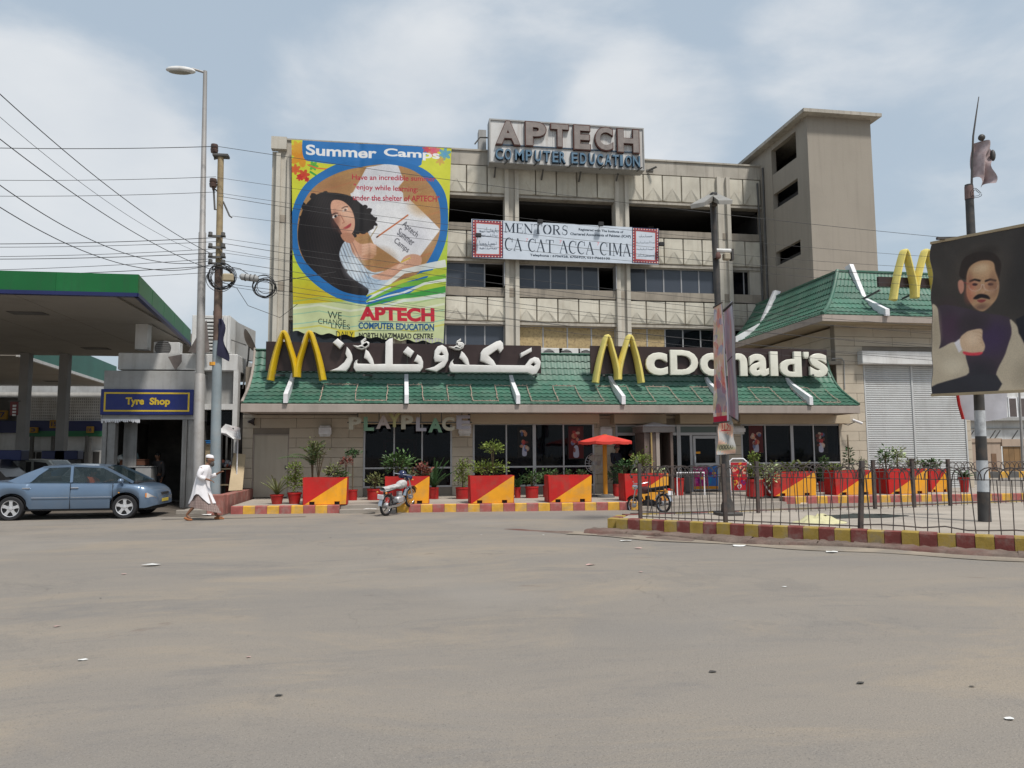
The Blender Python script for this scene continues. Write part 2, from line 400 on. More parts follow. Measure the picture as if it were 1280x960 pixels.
# ---- small rasteriser for printed banners and posters (numpy, drawn here, nothing loaded)
class Canvas:
    def __init__(s, w, h, bg=(1, 1, 1), ss=2):
        s.w, s.h, s.ss = w, h, ss
        s.a = np.empty((h * ss, w * ss, 3), np.float32); s.a[:] = bg
        s.clip = None
    def _blend(s, x0, y0, m, col, al):
        sub = s.a[y0:y0 + m.shape[0], x0:x0 + m.shape[1]]
        f = m.astype(np.float32) * al
        if s.clip is not None: f = f * s.clip[y0:y0 + m.shape[0], x0:x0 + m.shape[1]]
        sub += (np.array(col, np.float32) - sub) * f[..., None]
    def poly(s, pts, col, al=1.0, mask_only=False):
        k = s.ss; P = np.array(pts, float) * k
        x0, y0 = np.floor(P.min(0)).astype(int); x1, y1 = np.ceil(P.max(0)).astype(int) + 1
        x0, y0 = max(x0, 0), max(y0, 0); x1, y1 = min(x1, s.w * k), min(y1, s.h * k)
        if x1 <= x0 or y1 <= y0: return
        m = np.zeros((y1 - y0, x1 - x0), bool)
        Q = np.roll(P, -1, 0)
        xs = np.arange(x0, x1) + .5
        for r in range(y0, y1):
            y = r + .5
            c = (P[:, 1] > y) != (Q[:, 1] > y)
            if not c.any(): continue
            A, B = P[c], Q[c]
            xc = np.sort(A[:, 0] + (y - A[:, 1]) * (B[:, 0] - A[:, 0]) / (B[:, 1] - A[:, 1]))
            m[r - y0] = (np.searchsorted(xc, xs) % 2) == 1
        if mask_only: return (x0, y0, m)
        s._blend(x0, y0, m, col, al)
    def blobs(s, pts, col, al=1.0, n=6):
        """closed smooth curve through pts"""
        s.poly(smooth_loop(pts, n), col, al)
    def ellipse(s, cx, cy, rx, ry, col, al=1.0, rot=0):
        s.poly([(cx + rx * cos(t) * cos(rot) - ry * sin(t) * sin(rot), cy + rx * cos(t) * sin(rot) + ry * sin(t) * cos(rot)) for t in np.linspace(0, 2 * pi, 40, endpoint=False)], col, al)
    def soft(s, cx, cy, rx, ry, col, al=.5):
        k = s.ss; x0, x1 = max(0, int((cx - rx) * k)), min(s.w * k, int((cx + rx) * k)); y0, y1 = max(0, int((cy - ry) * k)), min(s.h * k, int((cy + ry) * k))
        if x1 <= x0 or y1 <= y0: return
        X, Y = np.meshgrid((np.arange(x0, x1) / k - cx) / rx, (np.arange(y0, y1) / k - cy) / ry)
        f = np.clip(1 - X * X - Y * Y, 0, 1) ** 1.2
        s._blend(x0, y0, f, col, al)
    def line(s, pts, w, col, al=1.0, w2=None):
        pts = [np.array(p, float) for p in pts]; n = len(pts)
        ws = [w + ((w2 if w2 is not None else w) - w) * i / max(1, n - 1) for i in range(n)]
        L, Rr = [], []
        for i, p in enumerate(pts):
            d = pts[min(i + 1, n - 1)] - pts[max(i - 1, 0)]; d = d / (np.hypot(*d) + 1e-9); q = np.array((-d[1], d[0])) * ws[i] / 2
            L.append(p + q); Rr.append(p - q)
        s.poly(L + Rr[::-1], col, al)
    def rect(s, x0, y0, x1, y1, col, al=1.0): s.poly([(x0, y0), (x1, y0), (x1, y1), (x0, y1)], col, al)
    def text(s, body, x0, y0, x1, y1, col, al=1.0, bold=0.0, shear=0.0, rot=0.0):
        tr = text_tris(body, bold)
        lo = tr.reshape(-1, 2).min(0); hi = tr.reshape(-1, 2).max(0)
        q = (tr - lo) / (hi - lo)
        X = x0 + q[..., 0] * (x1 - x0) + shear * (q[..., 1]) * (y1 - y0); Y = y1 - q[..., 1] * (y1 - y0)
        if rot:
            cx, cy = x0, y1; X, Y = cx + (X - cx) * cos(rot) - (Y - cy) * sin(rot), cy + (X - cx) * sin(rot) + (Y - cy) * cos(rot)
        k = s.ss
        for a, b in zip(X, Y):
            s._tri(a * k, b * k, col, al)
    def _tri(s, X, Y, col, al):
        x0, x1 = int(max(0, np.floor(X.min()))), int(min(s.w * s.ss, np.ceil(X.max()) + 1)); y0, y1 = int(max(0, np.floor(Y.min()))), int(min(s.h * s.ss, np.ceil(Y.max()) + 1))
        if x1 <= x0 or y1 <= y0: return
        gx, gy = np.meshgrid(np.arange(x0, x1) + .5, np.arange(y0, y1) + .5)
        e = []
        for i in range(3):
            j = (i + 1) % 3; e.append((X[j] - X[i]) * (gy - Y[i]) - (Y[j] - Y[i]) * (gx - X[i]))
        m = ((e[0] >= 0) & (e[1] >= 0) & (e[2] >= 0)) | ((e[0] <= 0) & (e[1] <= 0) & (e[2] <= 0))
        s._blend(x0, y0, m, col, al)
    def blur(s, r, keep=None, grain=0.0):
        """soften what is printed so far (optionally only inside a mask), as a photographic print is"""
        b = s.a
        for _ in range(2):
            for ax in (0, 1):
                c_ = np.cumsum(np.concatenate([np.repeat(b.take([0], ax), r + 1, ax), b, np.repeat(b.take([-1], ax), r, ax)], ax), ax, dtype=np.float64)
                n = b.shape[ax]; b = ((c_.take(range(2 * r + 1, 2 * r + 1 + n), ax) - c_.take(range(0, n), ax)) / (2 * r + 1)).astype(np.float32)
        if grain:
            g = np.random.default_rng(4).normal(0, 1, (b.shape[0] // 4 + 1, b.shape[1] // 4 + 1)).astype(np.float32).repeat(4, 0).repeat(4, 1)[:b.shape[0], :b.shape[1], None]
            b = np.clip(b * (1 + grain * g), 0, 1)
        s.a = b if keep is None else s.a * (1 - keep[..., None]) + b * keep[..., None]
    def done(s):
        k = s.ss
        return s.a.reshape(s.h, k, s.w, k, 3).mean((1, 3))
def smooth_loop(pts, n=6):
    P = [np.array(p, float) for p in pts]; m = len(P); out = []
    for i in range(m):
        a, b, c, d = P[i - 1], P[i], P[(i + 1) % m], P[(i + 2) % m]
        for k in range(n):
            t = k / n
            out.append(.5 * (2 * b + (c - a) * t + (2 * a - 5 * b + 4 * c - d) * t * t + (3 * b - a - 3 * c + d) * t ** 3))
    return out
_tx = {}
def text_mesh(body, bold=0.0, extrude=0.0, bevel=0.0, res=4):
    key = (body, bold, extrude, bevel)
    if key in _tx: return _tx[key]
    cu = bpy.data.curves.new('t', 'FONT'); cu.body = body; cu.offset = bold; cu.extrude = extrude; cu.bevel_depth = bevel; cu.resolution_u = res
    cu.bevel_resolution = 1
    ob = bpy.data.objects.new('t', cu); COL.objects.link(ob)
    dg = bpy.context.evaluated_depsgraph_get(); me = bpy.data.meshes.new_from_object(ob.evaluated_get(dg))
    vs = [tuple(v.co) for v in me.vertices]; fs = [tuple(p.vertices) for p in me.polygons]
    bpy.data.objects.remove(ob); bpy.data.curves.remove(cu); bpy.data.meshes.remove(me)
    _tx[key] = (vs, fs); return vs, fs
def text_tris(body, bold=0.0):
    vs, fs = text_mesh(body, bold); t = []
    for f in fs:
        for i in range(1, len(f) - 1): t.append([vs[f[0]][:2], vs[f[i]][:2], vs[f[i + 1]][:2]])
    return np.array(t, float)
def letters3d(mb, body, x0, x1, z0, z1, y, depth=.05, bevel=.0, bold=0.0):
    """raised lettering filling the box x0..x1, z0..z1, front face towards -y"""
    vs, fs = text_mesh(body, bold, .1, bevel)
    A = np.array(vs); lo = A.min(0); hi = A.max(0)
    q = (A - lo) / (hi - lo)
    P = [(x0 + a * (x1 - x0), y - c * depth, z0 + b * (z1 - z0)) for a, b, c in q]
    return mb.add(P, fs)
def poly3d(loops, depth, bevel):
    """a 2-D outline (first loop) with holes, bevelled, returned in x,y,z (z = depth)"""
    cu = bpy.data.curves.new('p', 'CURVE'); cu.dimensions = '2D'; cu.fill_mode = 'BOTH'; cu.extrude = depth; cu.bevel_depth = bevel; cu.offset = -bevel; cu.bevel_resolution = 1
    for lp in loops:
        sp = cu.splines.new('POLY'); sp.points.add(len(lp) - 1); sp.use_cyclic_u = True
        for i, p in enumerate(lp): sp.points[i].co = (p[0], p[1], 0, 1)
    ob = bpy.data.objects.new('p', cu); COL.objects.link(ob)
    dg = bpy.context.evaluated_depsgraph_get(); me = bpy.data.meshes.new_from_object(ob.evaluated_get(dg))
    r = ([tuple(v.co) for v in me.vertices], [tuple(p.vertices) for p in me.polygons])
    bpy.data.objects.remove(ob); bpy.data.curves.remove(cu); bpy.data.meshes.remove(me)
    return r
def picture(mb_fn, nu=1, nv=1):
    """grid with a 0..1 uv; mb_fn(u, v) with v up"""
    m = MB(); m.grid(mb_fn, nu, nv); m.uv = []
    for f in m.f:
        for i in f:
            m.uv.append(((i % (nu + 1)) / nu, (i // (nu + 1)) / nv))
    return m

# ================================================================== SETTING: ground, pavement, kerbs, island
PZ = 0.22            # pavement height
IZ = 0.30            # island surface height
def road_material():
    m = bpy.data.materials.new('dusty asphalt'); m.use_nodes = True; t = m.node_tree; n = t.nodes; L = t.links; p = n['Principled BSDF']
    g = n.new('ShaderNodeNewGeometry')
    def noise(scale, sx=1, sy=1, det=6, rough=.6, dist=0):
        mpn = n.new('ShaderNodeMapping'); L.new(g.outputs['Position'], mpn.inputs[0]); mpn.inputs['Scale'].default_value = (sx, sy, 1)
        q = n.new('ShaderNodeTexNoise'); q.inputs['Scale'].default_value = scale; q.inputs['Detail'].default_value = det; q.inputs['Roughness'].default_value = rough
        q.inputs['Distortion'].default_value = dist
        L.new(mpn.outputs[0], q.inputs['Vector']); return q.outputs['Fac']
    def mr(src, a, b, c, d):
        q = n.new('ShaderNodeMapRange'); q.interpolation_type = 'SMOOTHSTEP'; L.new(src, q.inputs[0])
        for i, v in enumerate((a, b, c, d)): q.inputs[i + 1].default_value = v
        return q.outputs[0]
    def mixc(f, a, b):
        q = n.new('ShaderNodeMix'); q.data_type = 'RGBA'; L.new(f, q.inputs[0])
        if isinstance(a, tuple): q.inputs[6].default_value = (*a, 1)
        else: L.new(a, q.inputs[6])
        q.inputs[7].default_value = (*b, 1); return q.outputs[2]
    c = mixc(mr(noise(.35, .35, 1.2), .3, .7, 0, 1), (.246, .217, .184), (.202, .185, .167))
    c = mixc(mr(noise(.5, .55, 1.3, 8, .72, .8), .47, .68, 0, .55), c, (.31, .255, .19))       # sand drifts
    c = mixc(mr(noise(.8, .5, 1.4, 8, .74, .8), .50, .72, 0, .6), c, (.155, .148, .145))       # worn dark wheel lines
    c = mixc(mr(noise(.16, 1, 1, 3), .52, .66, 0, .35), c, (.29, .265, .235))
    c = mixc(mr(noise(.9, .6, 1.4, 4, .6, 1.2), .66, .74, 0, .5), c, (.12, .08, .062))
    c = mixc(mr(noise(.35, 1, 1, 9, .8, .3), .55, .60, 0, .28), c, (.155, .145, .135))        # oil and mud spots
    v = n.new('ShaderNodeTexVoronoi'); v.feature = 'DISTANCE_TO_EDGE'; v.inputs['Scale'].default_value = .22
    dn = n.new('ShaderNodeTexNoise'); dn.inputs['Scale'].default_value = 1.4; dn.inputs['Detail'].default_value = 6; L.new(g.outputs['Position'], dn.inputs['Vector'])
    va = n.new('ShaderNodeVectorMath'); va.operation = 'ADD'; L.new(g.outputs['Position'], va.inputs[0]); L.new(dn.outputs['Color'], va.inputs[1]); L.new(va.outputs[0], v.inputs['Vector'])
    crk = mr(v.outputs['Distance'], 0, .004, .28, 0)
    gate = mr(noise(.12, 1, 1, 2), .46, .58, 0, 1)
    mm = n.new('ShaderNodeMath'); mm.operation = 'MULTIPLY'; L.new(crk, mm.inputs[0]); L.new(gate, mm.inputs[1])
    c = mixc(mm.outputs[0], c, (.07, .065, .06))
    c = mixc(mr(noise(120, 1, 1, 3), .54, .70, 0, .4), c, (.37, .34, .30))                      # pale grit
    c = mixc(mr(noise(80, 1, 1, 3), .54, .72, 0, .45), c, (.07, .068, .065))
    L.new(c, p.inputs['Base Color']); p.inputs['Roughness'].default_value = .93; p.inputs['Specular IOR Level'].default_value = .2
    b = n.new('ShaderNodeBump'); b.inputs['Strength'].default_value = .45; b.inputs['Distance'].default_value = .02
    L.new(noise(60, 1, 1, 4), b.inputs['Height']); L.new(b.outputs[0], p.inputs['Normal'])
    return m
M_ROAD = road_material()
m = MB()
def road_h(x, y):
    h = .018 * sin(x * .31 + 1) * sin(y * .47) + .012 * sin(x * .9 + y * .5)
    return h * max(0, min(1, (19 - y) / 3)) * (1 if y > -5 else 0) * max(0, min(1, 1 - (abs(x) - 18) / 6)) - .002
m.grid(lambda u, v: (-30 + 60 * u, -8 + 30 * v, road_h(-30 + 60 * u, -8 + 30 * v)), 120, 60)
structure('road', m, M_ROAD, smooth='all')
M_EARTH = mat('packed dusty earth', (.235, .20, .16), .95, .2, .4, .3, 12, dirt=((.15, .13, .115), .5, .3))
m = MB()
m.box(-400, 400, 22.0, 500, -.3, -.02); m.box(-400, 400, -300, -8, -.3, -.02); m.box(-400, -30, -8, 22, -.3, -.02); m.box(30, 400, -8, 22, -.3, -.02)
structure('ground', m, M_EARTH)

M_PAVE = mat('dusty pavement', (.34, .30, .255), .92, .14, .8, .3, 22, dirt=((.2, .17, .14), .5, 1.3), fine=.08)
KL = [(-4.6, 21.72), (-1.62, 21.40)]                 # left run of the kerb
KM = [(-.02, 21.20), (6.95, 20.55)]                  # middle run
KR = [(12.0, 21.75), (26.0, 21.45)]                  # right run
pm = MB()
front = [KL[0], KL[1], (-1.62, 22.2), (-.02, 22.1), KM[0], KM[1], (6.95, 21.7), (12.0, 22.4), KR[0], KR[1]]
pm.prism([(x, y + .16) for x, y in front] + [(26, 60), (-4.6, 60)], 'z', -.1, PZ)
structure('pavement', pm, M_PAVE)
C_KRED = mat('maroon kerb paint', (.34, .095, .085), .85, .2, 4, .2, 40, dirt=((.30, .27, .24), .6, 5), fine=.08)
C_KYEL = mat('ochre kerb paint', (.60, .33, .045), .85, .2, 4, .2, 40, dirt=((.33, .28, .22), .6, 5), fine=.08)
C_KRED2 = mat('deep red kerb paint', (.185, .048, .04), .88, .25, 4, .25, 35, dirt=((.20, .165, .14), .85, 4), fine=.15)
C_KYEL2 = mat('mustard kerb paint', (.34, .235, .05), .88, .25, 4, .25, 35, dirt=((.20, .165, .13), .85, 4), fine=.15)
C_KCON = mat('bare kerb concrete', (.30, .27, .235), .92, .18, 3, .35, 25, dirt=((.17, .14, .12), .5, 3))
def kerb_run(root, a, b, step, z0, z1, wid, cols, jag=0.004, names='kerb_block', rnd=1, first=0):
    a, b = Vector((a[0], a[1], 0)), Vector((b[0], b[1], 0)); Ln = (b - a).length; n = max(1, round(Ln / step)); d = (b - a) / n
    nrm = Vector((-d.y, d.x, 0)).normalized()
    if nrm.y < 0: nrm = -nrm
    R = random.Random(rnd)
    for i in range(n):
        p = a + d * i + d.normalized() * .004; q = a + d * (i + 1) - d.normalized() * .004
        o = [R.uniform(-jag, jag) for _ in range(6)]
        mb = MB(); w = nrm * wid
        pts = [p + nrm * o[0], q + nrm * o[1], q + w, p + w]
        c = .018
        low = [(v.x, v.y, z0) for v in pts]; mid = [(v.x, v.y, z1 - c + o[2]) for v in pts]
        ins = [pts[0] + nrm * c, pts[1] + nrm * c, pts[2], pts[3]]
        hi = [(v.x, v.y, z1 + o[3]) for v in ins]
        mb.add(low + mid + hi, [(0, 1, 5, 4), (1, 2, 6, 5), (2, 3, 7, 6), (3, 0, 4, 7), (4, 5, 9, 8), (5, 6, 10, 9), (6, 7, 11, 10), (7, 4, 8, 11), (8, 9, 10, 11)])
        part(names, mb, cols[(i + first) % len(cols)], root)
kt = thing('kerb', 'maroon and yellow painted kerb along the restaurant pavement', 'kerb', (3.4, 20.9, 0))
kerb_run(kt, *KL, .345, -.05, PZ, .16, [C_KRED, C_KYEL], rnd=2)
kerb_run(kt, *KM, .33, -.05, PZ, .16, [C_KYEL, C_KRED], rnd=3)
kerb_run(kt, *KR, .36, -.05, PZ, .16, [C_KRED, C_KYEL], rnd=4)
st = thing('entrance_steps', 'low grey concrete steps in front of the glass entrance doors', 'steps', (9.5, 21.6, 0))
for k in range(3):
    mb = MB(); y0 = 20.75 + .42 * k
    mb.prism([(6.97, y0), (11.98, y0 + .85), (11.98, y0 + 2.4), (6.97, y0 + 1.6)], 'z', -.03, .075 * (k + 1)); part('step', mb, C_KCON, st)
st = thing('side_steps', 'two narrow grey steps in the kerb behind the white-covered motorcycle', 'steps', (-.8, 21.6, 0))
for k in range(2):
    mb = MB(); y0 = 21.25 + .4 * k
    mb.prism([(-1.60, y0), (-.04, y0 - .15), (-.04, 22.4), (-1.6, 22.4)], 'z', -.03, .10 * (k + 1)); part('step', mb, C_KCON, st)

# brick-red side wall between the tyre shop and the restaurant
p = at(275, 643, Z=0); q = at(312, 600, Y=25.0)
wt = thing('low_wall', 'low brick-red painted wall beside the grey utility pole and restaurant corner', 'wall', (-4.9, 21.9, 0))
C_BRICK = mat('faded brick red paint', (.27, .105, .085), .9, .2, 2, .25, 25, dirt=((.33, .29, .25), .55, 3))
mb = MB(); mb.box(-5.15, -4.72, 21.35, 21.75, 0, .56, .015); part('wall_block', mb, C_BRICK, wt)
for k in range(4):
    mb = MB(); mb.box(-4.98, -4.70, 21.77 + k * .92, 22.66 + k * .92, 0, .54, .012); part('wall_block', mb, C_BRICK, wt)
mb = MB(); mb.box(-6.1, -5.17, 21.9, 22.1, 0, .12, .01); part('wall_block', mb, C_KCON, wt)

# traffic island
ia, ib = Vector((4.36, 14.72)), Vector((17.0, 3.46)); idir = (ib - ia).normalized(); inr = Vector((-idir.y, idir.x))
def ipt(s, off, z): p = ia + idir * s + inr * off; return (p.x, p.y, z)
mb = MB()
mb.prism([ipt(0, .3, 0)[:2], ipt(17, .3, 0)[:2], (26, 14), (26, 18.8), (13.3, 17.0), (5.0, 15.75)], 'z', -.1, IZ - .03)
structure('island_ground', mb, M_PAVE)
ik = thing('island_kerb', 'mustard and red painted kerb around the fenced traffic island', 'kerb', ipt(4, .2, 0))
R = random.Random(5)
kerb_run(ik, ipt(0, .1, 0), ipt(16.4, .1, 0), .26, 0, IZ, .2, [C_KYEL2, C_KRED2], jag=.010, rnd=6)
kerb_run(ik, (4.47, 14.85), (4.95, 15.75), .4, 0, IZ - .02, .2, [C_KYEL2, C_KRED2], rnd=8)
kerb_run(ik, (5.0, 15.95), (26, 19.0), .42, -.05, IZ - .03, .2, [C_KRED2, C_KYEL2], rnd=9)
# broken lower footing in front of the kerb
ft = thing('broken_kerb_footing', 'crumbling concrete and red kerb footing below the island kerb', 'kerb', ipt(4, -.1, 0))
C_FOOT = mat('crumbling footing', (.145, .11, .09), .95, .3, 3, .8, 12, dirt=((.13, .045, .038), .9, .9), fine=.12)
s = -.5
while s < 16:
    ln = R.uniform(.5, 1.1); mb = MB(); nn_ = 8
    def prof(u, v, s=s, ln=ln):
        w = (-.30, -.288, -.2, -.05, .1)[int(round(v * 4))]; x = s + ln * u
        z = [.0, .070, .085, .09, .092][int(round(v * 4))] + R.uniform(-.018, .012)
        return ipt(x, w + R.uniform(-.012, .012) * (v < .9) + .10 * sin(x * 1.7) * (1 - v), z)
    mb.grid(prof, nn_, 4); part('footing_block', mb, C_FOOT, ft, smooth='all'); s += ln
mb = MB()
mb.grid(lambda u, v: ipt(-2.4 + 4.2 * u, -.5 + .62 * v * (.4 + .6 * u), .002 + .03 * sin(pi * v) * (.3 + .7 * u) + .012 * sin(23 * u) * sin(pi * v)), 40, 4)
o = solo('cracked_asphalt_edge', mb, C_FOOT, 'cracked asphalt lip running off the left end of the traffic island', 'road edge', smooth='all')
mb = MB()
mb.grid(lambda u, v: ipt(-.8 + 17 * u, -.62 + .4 * v + .10 * sin(u * 41) * (1 - v), .014 + road_h(*ipt(-.8 + 17 * u, -.95 + .7 * v, 0)[:2]) + .02 * v * v), 60, 4)
structure('sand_verge', mb, mat('wind-blown sand', (.25, .21, .165), .97, .2, 2, .3, 40, dirt=((.18, .165, .15), .8, 1.5), fine=.1), smooth='all')

# low damp dirt in front of the tyre shop
C_DAMP = mat('oily dark dirt', (.10, .085, .07), .8, .35, 1.5, .3, 15, dirt=((.2, .17, .14), .6, 1.3))
mb = MB(); mb.prism([(-12.5, 22.2), (-6.9, 21.6), (-5.3, 21.0), (-4.7, 21.3), (-4.7, 27), (-12.5, 27)], 'z', -.05, .012)
structure('dirt_apron', mb, C_DAMP)
mb = MB(); mb.grid(lambda u, v: (-6.0 + 3.6 * u, 20.30 + .09 * v + .03 * sin(9 * u), .004), 20, 1)
structure('tar_seam', mb, mat('tar seam', (.05, .045, .042), .8))

# ================================================================== OFFICE BUILDING
BY = 34.0
ob_ = thing('office_building', 'beige concrete four-storey office building with precast panels behind the restaurant', 'building', (6.3, BY, 0))
BXL, BXR = -5.57, 18.15
cols = [-5.27, -.02, 5.29, 10.76, 16.06]
mb = MB(); mb.box(BXL, BXR, BY + .02, BY + .35, 15.42, 16.1); mb.box(BXL - .02, BXR, BY - .04, BY + .4, 16.1, 16.18)
mb.box(BXL, BXL + .3, BY + .36, BY + 14, 14.2, 16.1); mb.box(BXL + .31, BXR, BY + 13.7, BY + 14, 0, 16.1)
part('parapet', mb, C_CONC, ob_)
mb = MB()
for z0, z1 in ((14.02, 15.41), (10.83, 12.19), (7.84, 9.0), (4.6, 5.9)): mb.box(BXL + .05, BXR, BY + .10, BY + .42, z0, z1)
part('spandrel_wall', mb, C_SLAB, ob_)
mb = MB()
for z0, z1 in ((12.20, 12.55), (9.03, 9.45), (5.93, 6.3)): mb.box(BXL + .03, BXR, BY - .02, BY + .7, z0, z1)
part('window_ledge', mb, C_SLAB, ob_)
mb = MB()
for z0, z1 in ((13.9, 14.0), (10.7, 10.81), (7.7, 7.82)): mb.box(BXL + .03, BXR, BY + .03, BY + .5, z0, z1)
part('soffit_edge', mb, C_CONC, ob_)
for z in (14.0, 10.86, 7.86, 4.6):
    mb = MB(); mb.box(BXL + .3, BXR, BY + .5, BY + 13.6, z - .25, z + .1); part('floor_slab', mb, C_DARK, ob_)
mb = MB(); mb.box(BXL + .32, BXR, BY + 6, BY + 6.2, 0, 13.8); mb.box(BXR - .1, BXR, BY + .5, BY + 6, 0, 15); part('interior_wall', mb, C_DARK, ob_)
mb = MB(); mb.box(BXL + .1, BXR, BY + .45, BY + .7, 0, 4.5); part('wall', mb, C_CONC, ob_)
mb = MB(); mb.box(BXL + .02, BXL + .32, BY + 4.0, BY + 13.9, 0, 14.1)
for z0, z1 in ((12.3, 12.6), (10.8, 12.2), (9.1, 9.4), (7.8, 9.0), (4.5, 6.2), (0, 2)): mb.box(BXL + .02, BXL + .30, BY + .9, BY + 4, z0, z1)
part('side_wall', mb, C_CONC, ob_)
def column(cx, w=.68, zt=15.41, edge=False):
    mb = MB(); g = .30
    for sgn in (-1, 1):
        x0 = cx + sgn * g / 2; x1 = cx + sgn * w / 2
        mb.box(min(x0, x1), max(x0, x1), BY - .16, BY + .5, 0, zt)
    mb.box(cx - g / 2, cx + g / 2, BY + .0, BY + .4, 0, zt)
    return mb
for c in cols: part('column', column(c), C_RIB, ob_)
mb = MB(); mb.box(BXL - .28, BXL - .05, BY + .2, BY + .9, 0, 15.6); mb.box(BXL - .28, BXL + .4, BY - .2, BY + .15, 15.6, 16.18); part('corner_pier', mb, C_RIB, ob_)
# precast panels: pyramid relief, shared meshes
def panel_mesh(w, h):
    mb = MB(); t = .09; b = .012
    A = [(0, 0, 0), (w, 0, 0), (w, 0, h), (0, 0, h)]
    F = [(b, -t, b), (w - b, -t, b), (w - b, -t, h - b), (b, -t, h - b)]
    ap = (w / 2, -t - .012, h * .50); lo1 = (w * .17, -t + .0, b); lo2 = (w * .83, -t + .0, b)
    dn = (w / 2, -t + .055, b)
    # folded triangle: its foot is pushed back so it faces down
    l1 = (w * .20, -t + .05, b); l2 = (w * .80, -t + .05, b)
    vs = A + F + [ap, l1, l2]
    mb.add(vs, [(0, 4, 7, 3), (1, 2, 6, 5), (3, 7, 6, 2), (0, 1, 5, 10, 9, 4), (4, 9, 8, 7), (5, 6, 8, 10), (7, 8, 6), (9, 10, 8)])
    return mb
pmesh = {}
def bay_panels(x0, x1, n, z0, z1):
    w = (x1 - x0) / n
    key = (round(w, 3), round(z1 - z0, 3))
    if key not in pmesh: pmesh[key] = panel_mesh(w - .045, z1 - z0).mesh('facade_panel', C_PANEL)
    for i in range(n):
        piece('facade_panel', pmesh[key], ob_, (x0 + w * i + .022 - 6.3, -.0 + .0975 + random.uniform(-.006, .006), z0))
for z0, z1 in ((14.08, 15.38), (10.90, 12.18), (7.88, 8.99), (4.7, 5.88)):
    for i in range(4):
        bay_panels(cols[i] + .17, cols[i + 1] - .17, 5, z0, z1)
    bay_panels(cols[4] + .17, BXR - .03, 2, z0, z1)
# glazed strips
def glazed(x0, x1, n, z0, z1, kind, y=BY + .32):
    """kind: glass / paper"""
    w = (x1 - x0) / n
    for i in range(n):
        k = kind[i % len(kind)]
        a, b = x0 + i * w, x0 + (i + 1) * w
        fr = MB(); t = .028
        fr.box(a + .004, a + t, y - .03, y + .03, z0, z1); fr.box(b - t, b - .004, y - .03, y + .03, z0, z1)
        fr.box(a + t + .002, b - t - .002, y - .028, y + .028, z0, z0 + .05); fr.box(a + t + .002, b - t - .002, y - .028, y + .028, z1 - .04, z1)
        f = part('window', fr, C_ALU, ob_)
        if k == 'o':
            g = MB(); g.box(b - .05, b - .02, y - .55, y - .04, z0 + .05, z1 - .05); part('pane', g, C_ALU, f, label='casement standing open')
            continue
        g = MB(); g.box(a + t, b - t, y - .004, y + .004, z0 + .05, z1 - .04)
        part('pane', g, {'g': C_WGLASS, 'd': C_GLASS, 'p': M_PAPER}[k], f)
M_PAPER = mat('yellowed newspaper on glass', (.42, .32, .17), .85, .12, 3, dirt=((.12, .08, .05), .75, 9), objvar=.12)
bay = lambda i: (cols[i] + .35, (cols[i + 1] - .35) if i < 4 else BXR - .2)
for i, kd in enumerate(['ggggg', 'ggggo', 'gggggo', 'ggggggd', 'dd']):
    n = [5, 5, 6, 5, 2][i]; kd = ['ggggg', 'ggggo', 'gggggo', 'ggggg', 'dd'][i]
    glazed(*bay(i), n, 9.46, 10.70, kd)
for i in range(5):
    n = [4, 5, 4, 5, 2][i]; kd = ['gggg', 'ggggg', 'pppp', 'ppddd', 'dd'][i]
    glazed(*bay(i), n, 6.31, 7.70, kd)
mb = MB(); mb.box(cols[4] + .75 + .6, BXR - .02, BY + .1, BY + .4, 9.46, 10.8); part('end_pilaster', mb, C_RIB, ob_)
# a few dull things inside the open top floor
for x in (1.8, 7.5, 13.2):
    mb = MB(); mb.box(x, x + .3, BY + 3, BY + 3.3, 12.6, 13.9); part('inner_column', mb, C_DGREY, ob_)
mb = MB(); mb.box(12.1, 12.45, BY - .02, BY + .09, 15.55, 15.64); mb.obox((12.2, BY - .05, 15.58), (12.5, BY - .35, 15.66), .1, .06); part('drain_spout', mb, C_DGREY, ob_)
pipe = MB(); pipe.tube([(BXR - .22, BY - .06, 15.2), (BXR - .16, BY - .06, 12), (BXR - .2, BY - .06, 6)], .05, 8); part('drain_pipe', pipe, C_DGREY, ob_, smooth=True)

# ------------------------------------------------------------------ stair tower
TF, TR_, TT = 29.62, 21.30, 16.75
tw = thing('stair_tower', 'tall blank concrete stair tower with slot openings and a flat overhanging cap', 'tower', (19.7, TF, 0))
mb = MB(); mb.box(BXR, TR_, TF, TF + .25, 0, TT); part('front_wall', mb, C_TOWER, tw)
mb = MB(); mb.box(TR_ - .25, TR_, TF + .26, BY + 1.5, 0, TT); mb.box(BXR, TR_ - .26, BY + 1.2, BY + 1.5, 0, TT); part('rear_wall', mb, C_TOWER, tw)
oy0, oy1 = TF + .95, BY - 1.15
mb = MB()
mb.box(BXR, BXR + .25, TF + .26, oy0, 0, TT); mb.box(BXR, BXR + .25, oy1, BY + 1.19, 0, TT)
lv = [at(964, 340, X=BXR).z, at(963, 219, X=BXR).z]
def zx(px, py): return at(px, py, X=BXR)
bands = [(0, zx(970, 329).z - .02), (zx(970, 309).z + .25, zx(968, 256).z), (zx(968, 243).z + .35, zx(966, 216).z)]
zb = [zx(984, 322), zx(984, 309), zx(982, 250), zx(982, 235), zx(979, 206)]
za = [v.z for v in zb]
for z0, z1 in ((0, za[0] - .15), (za[1] + .05, za[2] - .1), (za[3] + .1, za[4] - .1)):
    mb.box(BXR + .03, BXR + .22, oy0 + .002, oy1 - .002, z0, z1)
mb.box(BXR + .01, BXR + .24, oy0 + .002, oy1 - .002, TT - .28, TT)
part('slotted_wall', mb, C_TOWER, tw)
